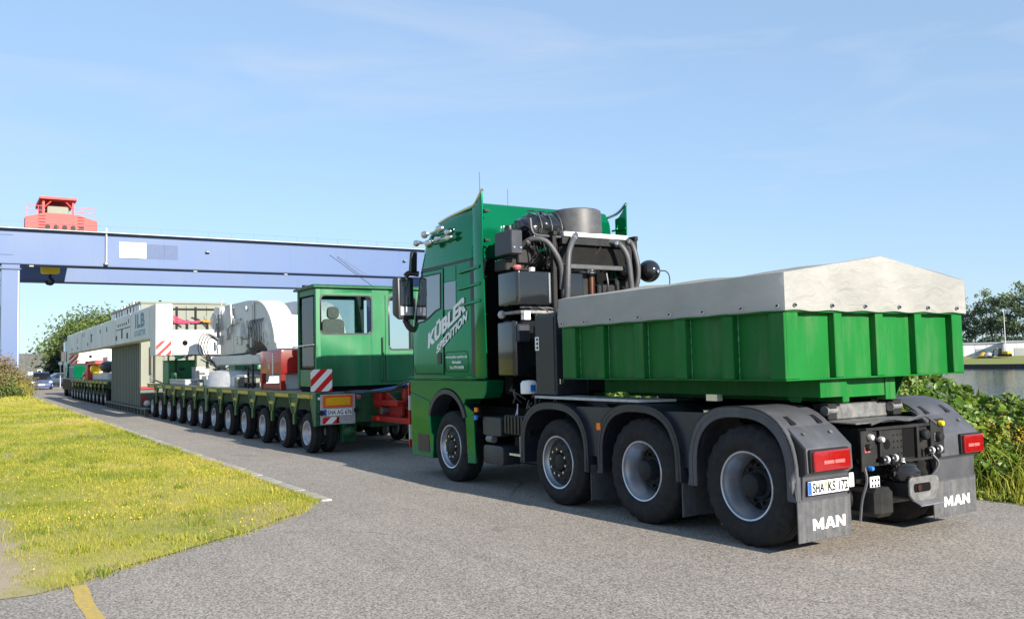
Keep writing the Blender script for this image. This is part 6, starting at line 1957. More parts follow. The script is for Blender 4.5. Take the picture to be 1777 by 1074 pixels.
m = MB(); m.cyl((CB0 + 0.02, CBL - 0.04, 2.08), (CB1 - 0.0, CBL - 0.10, 2.06), 0.014, 8); m.build('side_rail', 'steel_bright', cb)
MB().box(CB0 + 0.05, CB1 - 0.05, CBL + 0.05, CBR - 0.05, 1.168, 1.27).build('cabin_base', 'letter_black', cb)
# seat inside
so = MB().box(11.2, 11.62, 0.16, 0.62, 1.82, 1.97).build('seat', 'seat_fabric', cb, bevel=0.04, segs=2)
s_ = MB(); rbox(s_, 11.13, 11.24, 0.16, 0.62, 1.95, 2.60, 0.12, 't'); s_.build('backrest', 'seat_fabric', so, bevel=0.03, segs=2)
s_ = MB(); rbox(s_, 11.13, 11.23, 0.27, 0.51, 2.60, 2.84, 0.09, 't'); s_.build('headrest', 'seat_fabric', so, bevel=0.03, segs=2)
MB().box(11.3, 11.5, 0.28, 0.50, 1.32, 1.82).build('pedestal', 'letter_black', so)
m = MB(); m.cyl((11.35, 1.4, 3.24), (11.75, 0.55, 3.95), 0.006, 5)
ant = m.build('whip_antenna', 'black_plastic', None, org=(11.35, 1.4, 3.24)); tag(ant, 'thin slanted whip antenna on the green cabin roof', 'antenna')

# ------------------------------------------------------------------ red power pack on the deck
pk = thing('power_pack', 'red steel power pack cabinet on the trailer deck', 'power pack', (13.6, 0.3, 1.17))
PT, PF, PL, PR = 13.0, 14.55, -0.10, 1.0
MB().box(PT, PF, PL, PR, 1.52, 2.03).build('hood', 'red_paint', pk, bevel=0.02, segs=2)
MB().box(PT + 0.02, PT + 0.10, PR - 0.2, PR, 1.17, 1.519).build('leg', 'red_paint', pk, bevel=0.006)
MB().box(PT + 0.02, PT + 0.10, PL, PL + 0.10, 1.17, 1.519).build('leg', 'red_paint', pk, bevel=0.006)
MB().box(PF - 0.12, PF, PL, PL + 0.10, 1.17, 1.519).build('leg', 'red_dark', pk, bevel=0.006)
MB().box(PF - 0.12, PF, PR - 0.12, PR, 1.17, 1.519).build('leg', 'red_dark', pk, bevel=0.006)
MB().box(PT + 0.12, PF - 0.14, PL + 0.02, PR - 0.22, 1.17, 1.30).build('sump', 'red_dark', pk, bevel=0.01)
MB().box(PT + 0.10, PT + 0.62, PL + 0.14, PL + 0.44, 1.17, 1.515).build('white_tank', 'white_paint', pk, bevel=0.02)
MB().box(PT + 0.06, PT + 0.5, PL + 0.48, PR - 0.22, 1.17, 1.515).build('motor_block', 'fender_dark', pk, bevel=0.03)
MB().box(PT - 0.006, PT - 0.001, PL + 0.40, PR + 0.0, 1.545, 1.625).build('name_strip', 'plate_white', pk)
MB().box(PT - 0.010, PT - 0.0065, PL + 0.52, PL + 0.60, 1.56, 1.61).build('strip_emblem', 'letter_blue', pk)
for k in range(6):
    MB().box(PT - 0.009, PT - 0.0065, PL + 0.64 + 0.065 * k, PL + 0.69 + 0.065 * k, 1.572, 1.598).build('strip_letter', 'hose_rubber', pk)
MB().box(PT - 0.006, PT - 0.001, PL + 0.62, PL + 0.78, 1.90, 1.95).build('small_plate', 'plate_white', pk)
for k in range(9):
    MB().box(PF - 1.0 + 0.0, PF - 0.93, PL - 0.006, PL - 0.001, 1.46 + 0.058 * k, 1.505 + 0.058 * k).build('side_letter', 'letter_white', pk)
MB().box(PF - 0.75, PF - 0.62, PL - 0.006, PL - 0.001, 1.62, 1.74).build('gauge_plate', 'galvanised', pk)
MB().box(PT + 0.5, PF - 0.2, PL + 0.1, PR - 0.1, 2.031, 2.08).build('roof_hatch', 'white_paint', pk, bevel=0.01)

# ------------------------------------------------------------------ white swivel arms above the rear trailer
gn = thing('lifting_arm_assembly', 'white curved lifting arms with hoses on the rear trailer turntable', 'lifting arm', (18.0, 1.28, 1.17))
for w0_, w1_ in ((0.42, 0.95), (1.65, 2.2)):
    prof = [(20.4, 2.02), (20.4, 3.15), (19.6, 3.42), (17.6, 3.42), (16.9, 3.38)]
    for i in range(9):
        a = math.radians(90 - 80 * i / 8)
        prof.append((16.75 - 1.75 * math.cos(a), 2.0 + 1.36 * math.sin(a)))
    prof += [(14.98, 2.08), (15.6, 2.05), (16.3, 2.30), (17.2, 2.34), (17.8, 2.05)]
    am = MB().prism(prof, 'w', w0_, w1_).build('arm', 'white_paint', gn, bevel=0.03, segs=2)
    cv = [(16.75 - 1.75 * math.cos(math.radians(90 - 80 * i / 10)), 2.0 + 1.36 * math.sin(math.radians(90 - 80 * i / 10))) for i in range(11)]
    ci = [(16.75 - 1.68 * math.cos(math.radians(90 - 80 * i / 10)), 2.0 + 1.30 * math.sin(math.radians(90 - 80 * i / 10))) for i in range(11)]
    MB().strip(cv, ci, 'w', w0_ - 0.035, w0_ + 0.01).build('edge_flange', 'white_paint', am, bevel=0.008)
    MB().box(16.80, 16.84, w0_ - 0.012, w0_ - 0.001, 2.36, 3.36).build('panel_seam', 'hose_rubber', am)
    MB().prism([(19.5, 3.40), (18.9, 3.40), (18.75, 2.85), (19.2, 2.75)], 'w', w0_ - 0.10, w0_ - 0.06).build('gusset', 'galvanised', am)
    MB().box(17.0, 18.6, w0_ - 0.012, w0_ - 0.001, 2.40, 2.43).build('panel_seam', 'hose_rubber', am)
    for q_ in range(6):
        MB().cyl((17.1 + 0.28 * q_, w0_ - 0.02, 2.5), (17.1 + 0.28 * q_, w0_, 2.5), 0.03, 8).build('bolt', 'steel_dull', am)
    MB().box(18.9, 19.0, w0_ - 0.02, w0_, 2.05, 3.35).build('web_stiffener', 'white_paint', am)
    MB().box(17.0, 17.06, w0_ - 0.02, w0_, 2.3, 3.3).build('web_stiffener', 'white_paint', am)
    MB().cyl((19.4, w0_ - 0.10, 2.6), (19.4, w1_ + 0.1, 2.6), 0.16, 20).build('pivot_pin', 'galvanised', am, smooth=40)
MB().box(16.6, 18.6, 0.95, 1.65, 2.1, 3.0).build('cross_box', 'white_paint', gn, bevel=0.03)
MB().box(16.2, 21.2, 0.35, 2.2, 1.74, 2.0).build('bolster', 'white_paint', gn, bevel=0.03)
tb = MB().lathe([(0, 0.44), (1.0, 0.44), (1.25, 0.40), (1.32, 0.30), (1.36, 0.0), (0, 0)], (19.2, 1.15, 1.17), 'z', 40).build('turntable', 'galvanised', gn, smooth=30)
MB().box(17.0, 17.9, 0.2, 1.2, 1.17, 1.48).build('white_locker', 'white_paint', gn, bevel=0.015)
MB().box(20.9, 21.8, 0.2, 0.9, 1.17, 1.45).build('white_locker', 'white_paint', gn, bevel=0.015)
for k in range(9):
    t_ = 16.0 + 0.14 * k
    m = MB(); m.tube([(t_, 0.40, 2.88), (t_, 0.35, 2.76), (t_ + 0.02, 0.34, 2.5), (t_ + 0.05, 0.34, 2.28), (16.55 + 0.05 * k, 0.36, 2.02), (16.6 + 0.04 * k, 0.40, 1.8)], 0.012, 6)
    m.build('hydraulic_hose', 'hose_rubber' if k % 3 else 'black_plastic', gn)
for k in range(4):
    m = MB(); m.tube([(20.2, 0.40, 2.35 + 0.05 * k), (20.6 + .28 * k, 0.20, 2.55 + 0.05 * k), (20.9 + .38 * k, 0.16, 2.35), (20.9 + .30 * k, 0.20, 2.05), (20.7, 0.35, 1.75)], 0.014, 6)
    m.build('hydraulic_hose', 'black_plastic', gn)
for k in range(7):
    t_ = 19.9 + random.uniform(-0.3, 0.6); z_ = 2.0 + random.uniform(0, 1.2)
    m = MB(); m.cyl((t_, 0.30 + random.uniform(-.05, .08), z_), (t_ + random.uniform(-.15, .15), 0.3, z_ + random.uniform(0.2, .5)), random.uniform(0.02, 0.05), 8)
    m.build('cylinder', random.choice(['galvanised', 'white_paint', 'steel_dull']), gn)
cyl_ = MB().ball((21.0, 0.55, 3.05), 0.42, 16, (1.2, 0.6, 0.8)).build('bellows_cover', 'galvanised', gn, smooth=60)
MB().box(20.2, 20.9, 0.36, 0.5, 2.75, 3.42).build('head_plate', 'girder_white', gn, bevel=0.02)
# fittings that break up the white castings
for k in range(24):
    t_ = random.uniform(15.6, 20.3); z_ = random.uniform(2.1, 3.25)
    if t_ < 16.6 and z_ > 2.9:
        continue
    a_ = random.uniform(0.05, 0.32); b_ = random.uniform(0.04, 0.25)
    kind_ = random.random()
    if kind_ < 0.55:
        MB().box(t_, t_ + a_, 0.42 - random.uniform(0.03, 0.12), 0.42, z_, z_ + b_).build('fitting', random.choice(['white_paint', 'galvanised', 'white_paint', 'white_paint', 'girder_white']), gn, bevel=0.008)
    elif kind_ < 0.8:
        MB().cyl((t_, 0.42 - random.uniform(0.04, 0.1), z_), (t_, 0.42, z_), random.uniform(0.03, 0.09), 10).build('boss', random.choice(['white_paint', 'galvanised', 'steel_dull']), gn, smooth=40)
    else:
        m = MB(); m.tube([(t_, 0.38, z_), (t_ + a_ * 2, 0.36, z_ + b_), (t_ + a_ * 3, 0.38, z_ - b_ * 0.5)], 0.014, 6); m.build('pipe', random.choice(['galvanised', 'white_paint', 'white_paint']), gn)
for k in range(14):
    t_ = random.uniform(16.5, 22.0); w_ = random.uniform(-0.12, 0.3); h_ = random.uniform(0.08, 0.3)
    MB().box(t_, t_ + random.uniform(0.15, 0.6), w_, w_ + random.uniform(0.1, 0.3), 1.168, 1.168 + h_).build('deck_fitting', random.choice(['galvanised', 'white_paint', 'beige_paint', 'grey_deck', 'chassis_black']), gn, bevel=0.01)
# rails round the turntable
ld = thing('deck_ladder', 'dark steel ladder standing beside the red power pack', 'ladder', (15.6, 0.0, 1.17))
for t_ in (15.35, 15.75):
    MB().box(t_, t_ + 0.04, -0.06, -0.02, 1.17, 1.75).build('stile', 'chassis_black', ld)
for z in (1.28, 1.42, 1.56, 1.70):
    MB().box(15.392, 15.748, -0.055, -0.025, z, z + 0.03).build('rung', 'chassis_black', ld)

# ------------------------------------------------------------------ white girder bridge between the trailers
gb = thing('girder_bridge', 'long white steel side girder spanning between the two trailers', 'girder', (36, 1.28, 2.1))
GL = -0.80
MB().box(24.4, 50.0, GL, GL + 0.5, 2.66, 3.70).build('girder', 'girder_white', gb, bevel=0.02)
MB().box(24.4, 50.0, 3.36 - 0.5, 3.36, 2.66, 3.70).build('girder', 'girder_white', gb, bevel=0.02)
for tq, sg in ((23.4, 1), (50.4, -1)):
    a_, b_ = (tq, tq + 1.0) if sg > 0 else (tq - 0.4, tq + 0.6)
    MB().box(a_, b_, GL - 0.01, GL + 0.49, 2.10, 3.705).build('end_post', 'white_paint', gb, bevel=0.015)
    MB().box(a_, b_, 2.87, 3.37, 2.10, 3.705).build('end_post', 'white_paint', gb, bevel=0.015)
    MB().box(a_ + 0.012, b_, GL + 0.5, 2.86, 2.105, 2.90).build('cross_beam', 'white_paint', gb, bevel=0.015)
    if sg > 0:
        z_ = MB().box(a_ - 0.012, a_ - 0.002, GL + 0.0, GL + 0.45, 2.11, 2.555).build('hazard_patch', 'hazard_stripes', gb)
        MB().lathe([(0, -0.002), (0.085, -0.002), (0.085, 0.002), (0, 0.002)], (a_ + 0.008, 0.06, 2.48), 't', 18).build('pin_hole', 'letter_black', gb)
        MB().prism([(a_ + 0.2, 2.10), (a_ + 0.9, 2.10), (a_ + 0.6, 1.9), (a_ + 0.2, 1.9)], 'w', 0.9, 1.6).build('lug', 'white_paint', gb)
        MB().box(a_ + 0.02, a_ + 0.9, GL + 0.6, 0.7, 2.088, 2.103).build('rust_strip', 'copper', gb)
    else:
        MB().box(a_ - 0.012, a_ - 0.002, GL + 0.0, GL + 0.5, 2.11, 2.555).build('hazard_patch', 'hazard_stripes', gb)
        MB().lathe([(0, -0.002), (0.085, -0.002), (0.085, 0.002), (0, 0.002)], (a_ + 0.008, 0.3, 2.48), 't', 18).build('pin_hole', 'letter_black', gb)
# rows of bolt pockets and seams on the visible side
for t_, z_, a_, b_ in ((48.2, 2.8, .3, .12), (45.4, 2.8, .3, .12), (45.6, 3.1, .1, .3), (43.2, 3.35, .12, .2), (42.6, 3.35, .12, .2), (41.0, 2.86, .25, .16), (39.6, 2.98, .3, .4), (39.4, 3.3, .5, .05),
                        (36.5, 3.28, .2, .18), (34.4, 3.28, .2, .2), (31.6, 2.82, .28, .18), (30.2, 2.85, .28, .35), (28.9, 2.82, .3, .2), (31.2, 3.32, .2, .10), (30.7, 3.32, .16, .10), (30.2, 3.32, .16, .10), (29.7, 3.32, .16, .10), (29.2, 3.32, .16, .10), (28.7, 3.36, .12, .16)):
    MB().box(t_, t_ + a_ * 1.2, GL - 0.006, GL - 0.001, z_, z_ + b_).build('bolt_pocket', 'chassis_black', gb)
for t_ in (46.4, 43.8, 40.2, 36.0, 32.0, 28.3):
    MB().box(t_, t_ + 0.06, GL - 0.012, GL - 0.002, 2.67, 3.69).build('joint_flange', 'girder_white', gb)
MB().box(28.4, 31.9, GL - 0.010, GL - 0.002, 3.20, 3.23).build('joint_strip', 'chassis_black', gb)
MB().box(24.5, 27.9, GL - 0.008, GL - 0.002, 2.76, 3.64).build('name_panel', 'girder_white', gb)
lettering('ILB', lambda x, y: (27.3 - x, GL - 0.0095, 3.12 + y * 0.62), 1.0, 0.05, 1.9, 1.1).build('girder_letters', 'letter_blue', gb, smooth=0)
MB().box(26.9, 27.25, GL - 0.0098, GL - 0.0085, 3.14, 3.5).build('girder_emblem', 'letter_blue', gb) if False else None
lettering('LOGISTIK', lambda x, y: (27.5 - x, GL - 0.0095, 2.83 + y * 0.26), 1.0, 0.03, 2.3, 1.05).build('girder_letters', 'letter_blue', gb, smooth=0)

# ------------------------------------------------------------------ the grey load hung between the girders
lo_ = thing('transformer_load', 'grey corrugated steel load hung low between the trailers', 'load', (33, 1.28, 0.1))
L0, L1, LW0, LW1, LZ0, LZ1 = 29.6, 37.4, -0.28, 2.85, 0.30, 4.16
MB().box(L0, L1, LW0 + 0.06, LW1 - 0.06, LZ0, LZ1).build('casing', 'load_grey', lo_)
k = 0
t_ = L0 + 0.05
while t_ < L1 - 0.3:
    MB().prism([(t_, LW0 + 0.07), (t_ + 0.06, LW0), (t_ + 0.24, LW0), (t_ + 0.30, LW0 + 0.07)], 'z', LZ0 + 0.02, 2.80).build('corrugation', 'load_grey', lo_)
    t_ += 0.40
MB().box(L0 + 0.0, L1, LW0 + 0.02, LW0 + 0.058, 2.82, LZ1 - 0.03).build('casing_cover', 'girder_white', lo_)
for k in range(10):
    MB().box(L0 + 0.1 + 0.74 * k, L0 + 0.16 + 0.74 * k, LW0 - 0.005, LW0 + 0.019, 2.84, LZ1 - 0.04).build('cover_rib', random.choice(['beige_paint', 'girder_white', 'chassis_black']), lo_)
MB().box(L0 - 0.05, L0 - 0.005, LW0 + 0.02, LW1 - 0.02, 1.05, LZ1 - 0.02).build('end_wall', 'beige_paint', lo_)
for w in (0.55, 1.35, 2.1):
    MB().box(L0 - 0.12, L0 - 0.051, w, w + 0.12, 1.05, LZ1 - 0.1).build('end_rib', 'beige_paint', lo_)
MB().box(L0 - 0.10, L1, LW0 - 0.01, LW1 + 0.01, LZ1 - 0.02, LZ1 + 0.05).build('lid', 'beige_paint', lo_, bevel=0.01)
MB().box(L0 - 0.14, L0 - 0.052, LW0 + 0.0, LW0 + 0.55, 0.95, 1.05).build('red_ledge', 'red_paint', lo_)
MB().box(L0 - 0.06, L0 - 0.006, LW0 + 0.0, LW1, 0.30, 0.94).build('base_wall', 'load_grey', lo_)
for k in range(30):
    w_ = random.uniform(-0.1, 2.6); z_ = random.uniform(1.2, 3.9)
    if random.random() < 0.5:
        MB().box(L0 - 0.10, L0 - 0.051, w_, w_ + random.uniform(0.08, 0.4), z_, z_ + random.uniform(0.06, 0.4)).build('wall_fitting', random.choice(['beige_paint', 'galvanised', 'load_grey', 'chassis_black']), lo_, bevel=0.01)
    else:
        m = MB(); m.tube([(L0 - 0.10, w_, z_), (L0 - 0.14, w_ + 0.3, z_ - 0.1), (L0 - 0.10, w_ + random.uniform(0.4, 0.9), z_ - random.uniform(-.3, .5))], 0.022, 6); m.build('wall_pipe', random.choice(['chassis_black', 'hose_rubber', 'beige_paint']), lo_)
for k in range(9):
    t_ = L0 + 0.3 + 0.75 * k
    MB().box(t_, t_ + 0.3, LW0 + 0.02, LW0 + 0.2, LZ1 + 0.051, LZ1 + random.uniform(0.08, 0.2)).build('lid_fitting', random.choice(['beige_paint', 'load_grey', 'galvanised']), lo_)
for w, z0_, z1_ in ((0.02, 1.5, 2.5), (0.16, 1.2, 2.6)):
    MB().box(L0 - 0.16, L0 - 0.06, w, w + 0.07, z0_, z1_).build('pipe_run', 'chassis_black', lo_)
MB().cyl((L0 - 0.08, LW0 + 0.12, 0.58), (L0 - 0.14, LW0 + 0.12, 0.58), 0.11, 14).build('red_valve', 'red_dark', lo_)
MB().ball((L0 - 0.12, LW0 + 0.22, 0.42), 0.12, 10).build('white_bucket', 'white_paint', lo_)
for t_ in np.arange(28.0, 38.0, 0.75):
    MB().box(t_, t_ + 0.10, LW0 - 0.10, LW0 + 0.02, 0.02, 0.29).build('skid_foot', 'load_grey', lo_)
MB().box(27.8, 38.1, LW0 - 0.12, LW0 + 0.1, 0.25, 0.298).build('skid_rail', 'load_grey', lo_)
MB().box(27.8, 38.1, LW0 - 0.12, LW0 + 0.1, -0.0, 0.04).build('skid_rail', 'load_grey', lo_)
MB().cyl((L0 + 1.0, 0.6, LZ1 + 0.05), (L0 + 1.0, 0.6, LZ1 + 0.18), 0.05, 8).build('lid_valve', 'chassis_black', lo_)
# pipe rack with coloured lashing chains between girder end and load
rk = thing('pipe_rack', 'dark tube rack with pink and orange lashing ropes behind the white girder end', 'rack', (28.4, 0.8, 2.3))
for w in (0.78, 1.45, 2.2):
    m = MB(); m.cyl((28.4, w, 1.2), (28.4, w, 3.95), 0.045, 8); m.build('upright', 'chassis_black', rk)
for z in (2.95, 3.86):
    m = MB(); m.cyl((28.4, 0.6, z), (28.4, 2.8, z), 0.04, 8); m.build('crossbar', 'chassis_black', rk)
for k in range(5):
    m = MB(); m.tube([(28.32, 0.65, 3.62 - 0.06 * k), (28.3, 1.0, 3.46 - 0.03 * k + random.uniform(-.05, .05)), (28.3, 1.4, 3.40 + random.uniform(-.06, .06)), (28.3, 1.6, 3.42)], 0.022, 6); m.build('pink_rope', 'rope_pink', rk)
    m = MB(); m.tube([(28.3, 1.6, 3.44), (28.3, 1.95, 3.40 + random.uniform(-.06, .06)), (28.3, 2.25, 3.40 + random.uniform(-.05, .05)), (28.32, 2.55, 3.5)], 0.022, 6); m.build('orange_rope', 'rope_orange', rk)
m = MB(); m.tube([(28.3, 1.2, 2.95), (28.28, 1.5, 2.98), (28.3, 1.75, 2.94)], 0.04, 6); m.build('orange_rope', 'rope_orange', rk)
# small equipment on the rear deck below the girder end
def crate(nm, label, cat, t0, t1, w0, w1, z0, z1, mm, lid=None):
    o_ = thing(nm, label, cat, ((t0 + t1) / 2, (w0 + w1) / 2, z0))
    MB().box(t0, t1, w0, w1, z0, z1).build('body', mm, o_, bevel=0.02)
    MB().box(t0 - 0.01, t1 + 0.01, w0 - 0.01, w1 + 0.01, z1 + 0.001, z1 + 0.04).build('lid', lid or mm, o_, bevel=0.008)
    MB().box(t0 - 0.02, t0 - 0.003, (w0 + w1) / 2 - 0.08, (w0 + w1) / 2 + 0.08, z0 + (z1 - z0) * .6, z0 + (z1 - z0) * .7).build('handle', 'chassis_black', o_)
    return o_


crate('tool_chest', 'green steel chest on the deck, left of the small white cabinet', 'chest', 25.2, 26.2, -0.1, 0.75, 1.17, 1.92, 'cabin_green')
crate('tool_chest', 'green steel chest on the deck beside the grey turntable', 'chest', 22.4, 23.2, 1.35, 2.1, 1.17, 1.92, 'cabin_green')
crate('switch_cabinet', 'small white cabinet on the deck under the white girder', 'cabinet', 24.2, 24.8, 0.55, 0.98, 1.17, 1.68, 'white_paint')
crate('storage_tray', 'low grey tray along the deck edge in front of the white cabinet', 'tray', 22.6, 25.0, -0.1, 0.45, 1.17, 1.30, 'galvanised')
p_ = thing('deck_pump', 'dark hand pump with turquoise cap beside the green chest', 'pump', (24.8, 0.0, 1.17))
m = MB(); m.cyl((24.8, 0.05, 1.17), (24.8, 0.05, 1.55), 0.13, 12); m.build('body', 'trailer_green', p_)
m = MB(); m.cyl((24.8, 0.05, 1.55), (24.8, 0.05, 2.0), 0.035, 8); m.build('column', 'chassis_black', p_)
mat('turquoise', (0.02, 0.42, 0.30), 0.5)
MB().ball((24.8, 0.16, 2.08), 0.16, 12, (1, 1, 0.6)).build('cap', 'turquoise', p_)

# ------------------------------------------------------------------ front trailer and the far tractor
front_tr, ft_front = modular_trailer('modular_trailer', 'far green modular trailer under the front end of the white girder', 38.7, 39.5, 11, 1.49, None, detail=False)
fa = thing('lifting_arm_assembly', 'far red and yellow lifting gear on the front trailer', 'lifting arm', (46.5, 1.28, 1.17))
MB().box(41.5, 47.5, 0.1, 2.4, 1.17, 1.55).build('turntable', 'white_paint', fa, bevel=0.05)
MB().box(47.2, 48.4, -0.15, 0.25, 1.17, 2.2).build('red_post', 'red_paint', fa, bevel=0.02)
MB().box(44.0, 48.4, -0.15, 0.25, 2.0, 2.2).build('red_beam', 'red_paint', fa, bevel=0.02)
MB().ball((45.2, 0.0, 1.75), 0.26, 12).build('yellow_winch', 'signal_yellow', fa, smooth=50)
MB().ball((42.6, 0.3, 1.85), 0.5, 14, (1.6, 0.8, 0.6)).build('dark_drum', 'fender_dark', fa, smooth=50)
MB().box(44.5, 46.5, 0.5, 2.0, 1.55, 2.4).build('arm', 'white_paint', fa, bevel=0.05)
fb = thing('hazard_board', 'striped red and white board lying across the front trailer deck', 'hazard board', (48.6, 0.2, 1.17))
MB().box(48.55, 48.58, -0.25, 0.9, 1.2, 1.62).build('panel', 'hazard_stripes', fb)
MB().box(48.6, 48.66, 0.0, 0.06, 1.165, 1.6).build('post', 'chassis_black', fb)

ftk = thing('heavy_tractor', 'far green tractor coupled ahead of the front trailer', 'truck', (59.5, 1.28, 0))
for k, t_ in enumerate((57.6, 59.0, 61.9)):
    for side in (0, 1):
        inst(P_DRIVE, ftk, (t_, 0.02 if side == 0 else TW - 0.02, 0.535), 'wheel', rot180=side == 1)
MB().box(56.6, 63.2, 0.8, 1.76, 0.7, 1.1).build('chassis_frame', 'chassis_black', ftk)
MB().box(56.8, 59.8, 0.1, 2.46, 1.2, 2.0).build('ballast_body', 'truck_green', ftk, bevel=0.03)
MB().box(60.9, 63.3, 0.05, 2.51, 1.2, 3.7).build('cab', 'truck_green', ftk, bevel=0.12, segs=3)
MB().box(60.1, 60.8, 0.15, 2.41, 1.2, 3.2).build('cooler_tower', 'chassis_black', ftk, bevel=0.03)
MB().box(60.87, 60.895, 0.3, 2.2, 2.4, 3.1).build('window', 'glass_dark', ftk)
MB().box(60.7, 60.9, 0.05, 0.09, 1.3, 3.75).build('side_deflector', 'truck_green', ftk)
MB().box(61.5, 61.7, -0.25, 0.0, 2.3, 3.0).build('mirror', 'black_plastic', ftk, bevel=0.02)
MB().box(56.9, 63.2, 0.0, 0.06, 0.45, 1.15).build('side_skirt', 'chassis_black', ftk)
MB().lathe([(0, 0.12), (0.07, 0.1), (0.08, 0)], (61.4, 0.3, 3.7), 'z', 12).build('beacon', 'lamp_orange', ftk)


# ------------------------------------------------------------------ gantry crane
cr_ = thing('gantry_crane', 'light blue gantry crane spanning over the lane behind the convoy', 'gantry crane', (82, 16, 0))
CF, CBK = 75.0, 90.0
CWL, CWR = -12.0, 40.0
for nm, t_ in (('girder', CF), ('girder', CBK)):
    g_ = MB().box(t_, t_ + 1.8, CWL, CWR, 10.42, 13.12).build(nm, 'crane_blue', cr_)
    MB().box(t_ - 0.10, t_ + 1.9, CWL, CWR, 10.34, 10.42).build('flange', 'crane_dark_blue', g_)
    MB().box(t_ - 0.10, t_ + 1.9, CWL, CWR, 13.12, 13.2).build('flange', 'crane_blue', g_)
    r_ = MB()
    r_.box(t_ - 0.45, t_ - 0.43, CWL, CWR, 13.70, 13.72)
    r_.build('hand_rail', 'crane_blue', g_)
    for w in np.arange(CWL + 0.5, CWR, 2.0):
        MB().box(t_ - 0.455, t_ - 0.435, w, w + 0.02, 13.2, 13.70).build('rail_post', 'crane_blue', g_)
    MB().box(t_ - 0.55, t_ - 0.10, CWL, CWR, 13.15, 13.19).build('walkway', 'galvanised', g_)
    for w in np.arange(CWL + 4.0, CWR, 5.6):
        MB().box(t_ - 0.012, t_ - 0.002, w, w + 0.05, 10.43, 13.11).build('weld_seam', 'crane_blue', g_)
for w in (CWL, CWR - 1.8):
    MB().box(CF + 1.802, CBK - 0.002, w, w + 1.5, 10.6, 12.6).build('end_tie', 'crane_blue', cr_)
# legs: the near one stands at the lawn edge
for w0_, w1_ in ((-3.40, -2.12), (34.5, 35.8)):
    for t_ in (CF, CBK):
        lg = MB().hexa([(t_ + 0.02, w0_ + 0.0, 0), (t_ + 0.02, w1_, 0), (t_ + 1.7, w1_, 0), (t_ + 1.7, w0_ + 0.0, 0),
                        (t_ + 0.02, w0_, 10.34), (t_ + 0.02, w1_, 10.34), (t_ + 1.7, w1_, 10.34), (t_ + 1.7, w0_, 10.34)]).build('leg', 'crane_blue', cr_)
        MB().box(t_ - 0.1, t_ + 1.85, w0_ - 0.1, w1_ + 0.1, 9.9, 9.98).build('leg_collar', 'crane_dark_blue', lg)
        MB().box(t_ - 0.06, t_ + 0.016, w1_ - 0.12, w1_ - 0.06, 0.6, 9.8).build('leg_cable', 'galvanised', lg)
    MB().box(CF + 1.702, CBK + 0.018, w0_ + 0.1, w1_ - 0.1, 0.8, 2.0).build('sill_beam', 'crane_blue', cr_)
    for t_ in (CF + 0.2, CBK + 0.6):
        MB().lathe([(0, 0), (0.35, 0), (0.4, 0.05), (0.4, 0.25), (0, 0.3)], (t_, w0_ + 0.4, 0.4), 'w', 20).build('travel_wheel', 'steel_dull', cr_)
sg_ = MB().box(CF - 0.10, CF - 0.02, 5.22, 7.36, 11.15, 12.50).build('sign_panel', 'white_paint', cr_)
MB().box(CF - 0.012, CF - 0.003, 7.42, 9.98, 11.16, 12.42).build('painted_patch', 'crane_dark_blue', cr_)
m = MB(); m.cyl((CF - 0.3, 4.2, 10.6), (CF - 0.3, 4.2, 13.6), 0.06, 8); m.build('lamp_post', 'white_paint', cr_)
MB().box(CF - 0.5, CF - 0.15, 4.02, 4.36, 10.45, 10.72).build('flood_lamp', 'steel_dull', cr_, bevel=0.05)
for w in (12.3, 11.2, 19.3, 31.5, -1.5):
    fl_ = MB().box(CF - 0.35, CF - 0.12, w, w + 0.35, 11.9 if w in (12.3, 31.5) else 10.1, 12.05 if w in (12.3, 31.5) else 10.25).build('flood_lamp', 'steel_dull', cr_, bevel=0.03)
m = MB(); m.cyl((CF - 0.2, 24.6, 12.1), (CF - 0.6, 27.5, 10.3), 0.025, 6); m.build('stay_rod', 'steel_dull', cr_)
for z in (12.65, 11.05):
    MB().box(CF - 0.03, CF - 0.004, -8, -2.6, z, z + 0.05).build('ladder_rail', 'crane_dark_blue', cr_)
# trolley on top
trl = thing('crane_trolley', 'red trolley with open machine house on the blue crane girders', 'trolley', (82, 1.0, 13.2))
TF, TBk = 74.6, 92.2
MB().prism([(-1.8, 13.25), (3.5, 13.25), (3.5, 14.05), (2.1, 14.5), (-0.6, 14.5), (-1.8, 14.15)], 't', TF, TF + 1.6).build('end_truck', 'crane_red', trl)
MB().prism([(-1.8, 13.25), (3.5, 13.25), (3.5, 14.05), (2.1, 14.5), (-0.6, 14.5), (-1.8, 14.15)], 't', TBk - 1.6, TBk).build('end_truck', 'crane_red', trl)
MB().box(TF + 1.602, TBk - 1.602, -1.4, 2.9, 13.35, 13.9).build('platform', 'crane_red', trl)
for w in (-0.55, 1.62):
    for t_ in (75.0, 79.6):
        MB().box(t_, t_ + 0.16, w, w + 0.16, 14.5 if t_ < 76 else 13.9, 15.75).build('house_post', 'crane_red', trl)
MB().prism([(74.6, 15.72), (80.2, 15.72), (80.2, 16.05), (74.6, 15.9)], 'w', -0.75, 1.95).build('house_roof', 'crane_red', trl)
MB().box(75.1, 79.6, -0.55, -0.40, 14.5, 15.7).build('house_side', 'crane_red', trl)
MB().box(75.3, 78.8, -0.2, 1.4, 14.55, 15.25).build('machine', 'beige_paint', trl, bevel=0.05)
MB().box(75.0, 75.05, -0.4, 1.62, 14.52, 14.62).build('rail', 'crane_red', trl)
for s_, a_ in ((-0.39, 1), (1.62, -1)):
    m = MB(); m.cyl((75.02, s_, 15.1), (75.02, s_ + 0.55 * a_, 15.7), 0.06, 6); m.build('brace', 'crane_red', trl)
for w in (-1.7, -0.9, 2.3, 3.3):
    MB().box(74.55, 74.59, w, w + 0.04, 14.0, 15.1).build('rail_post', 'crane_red', trl)
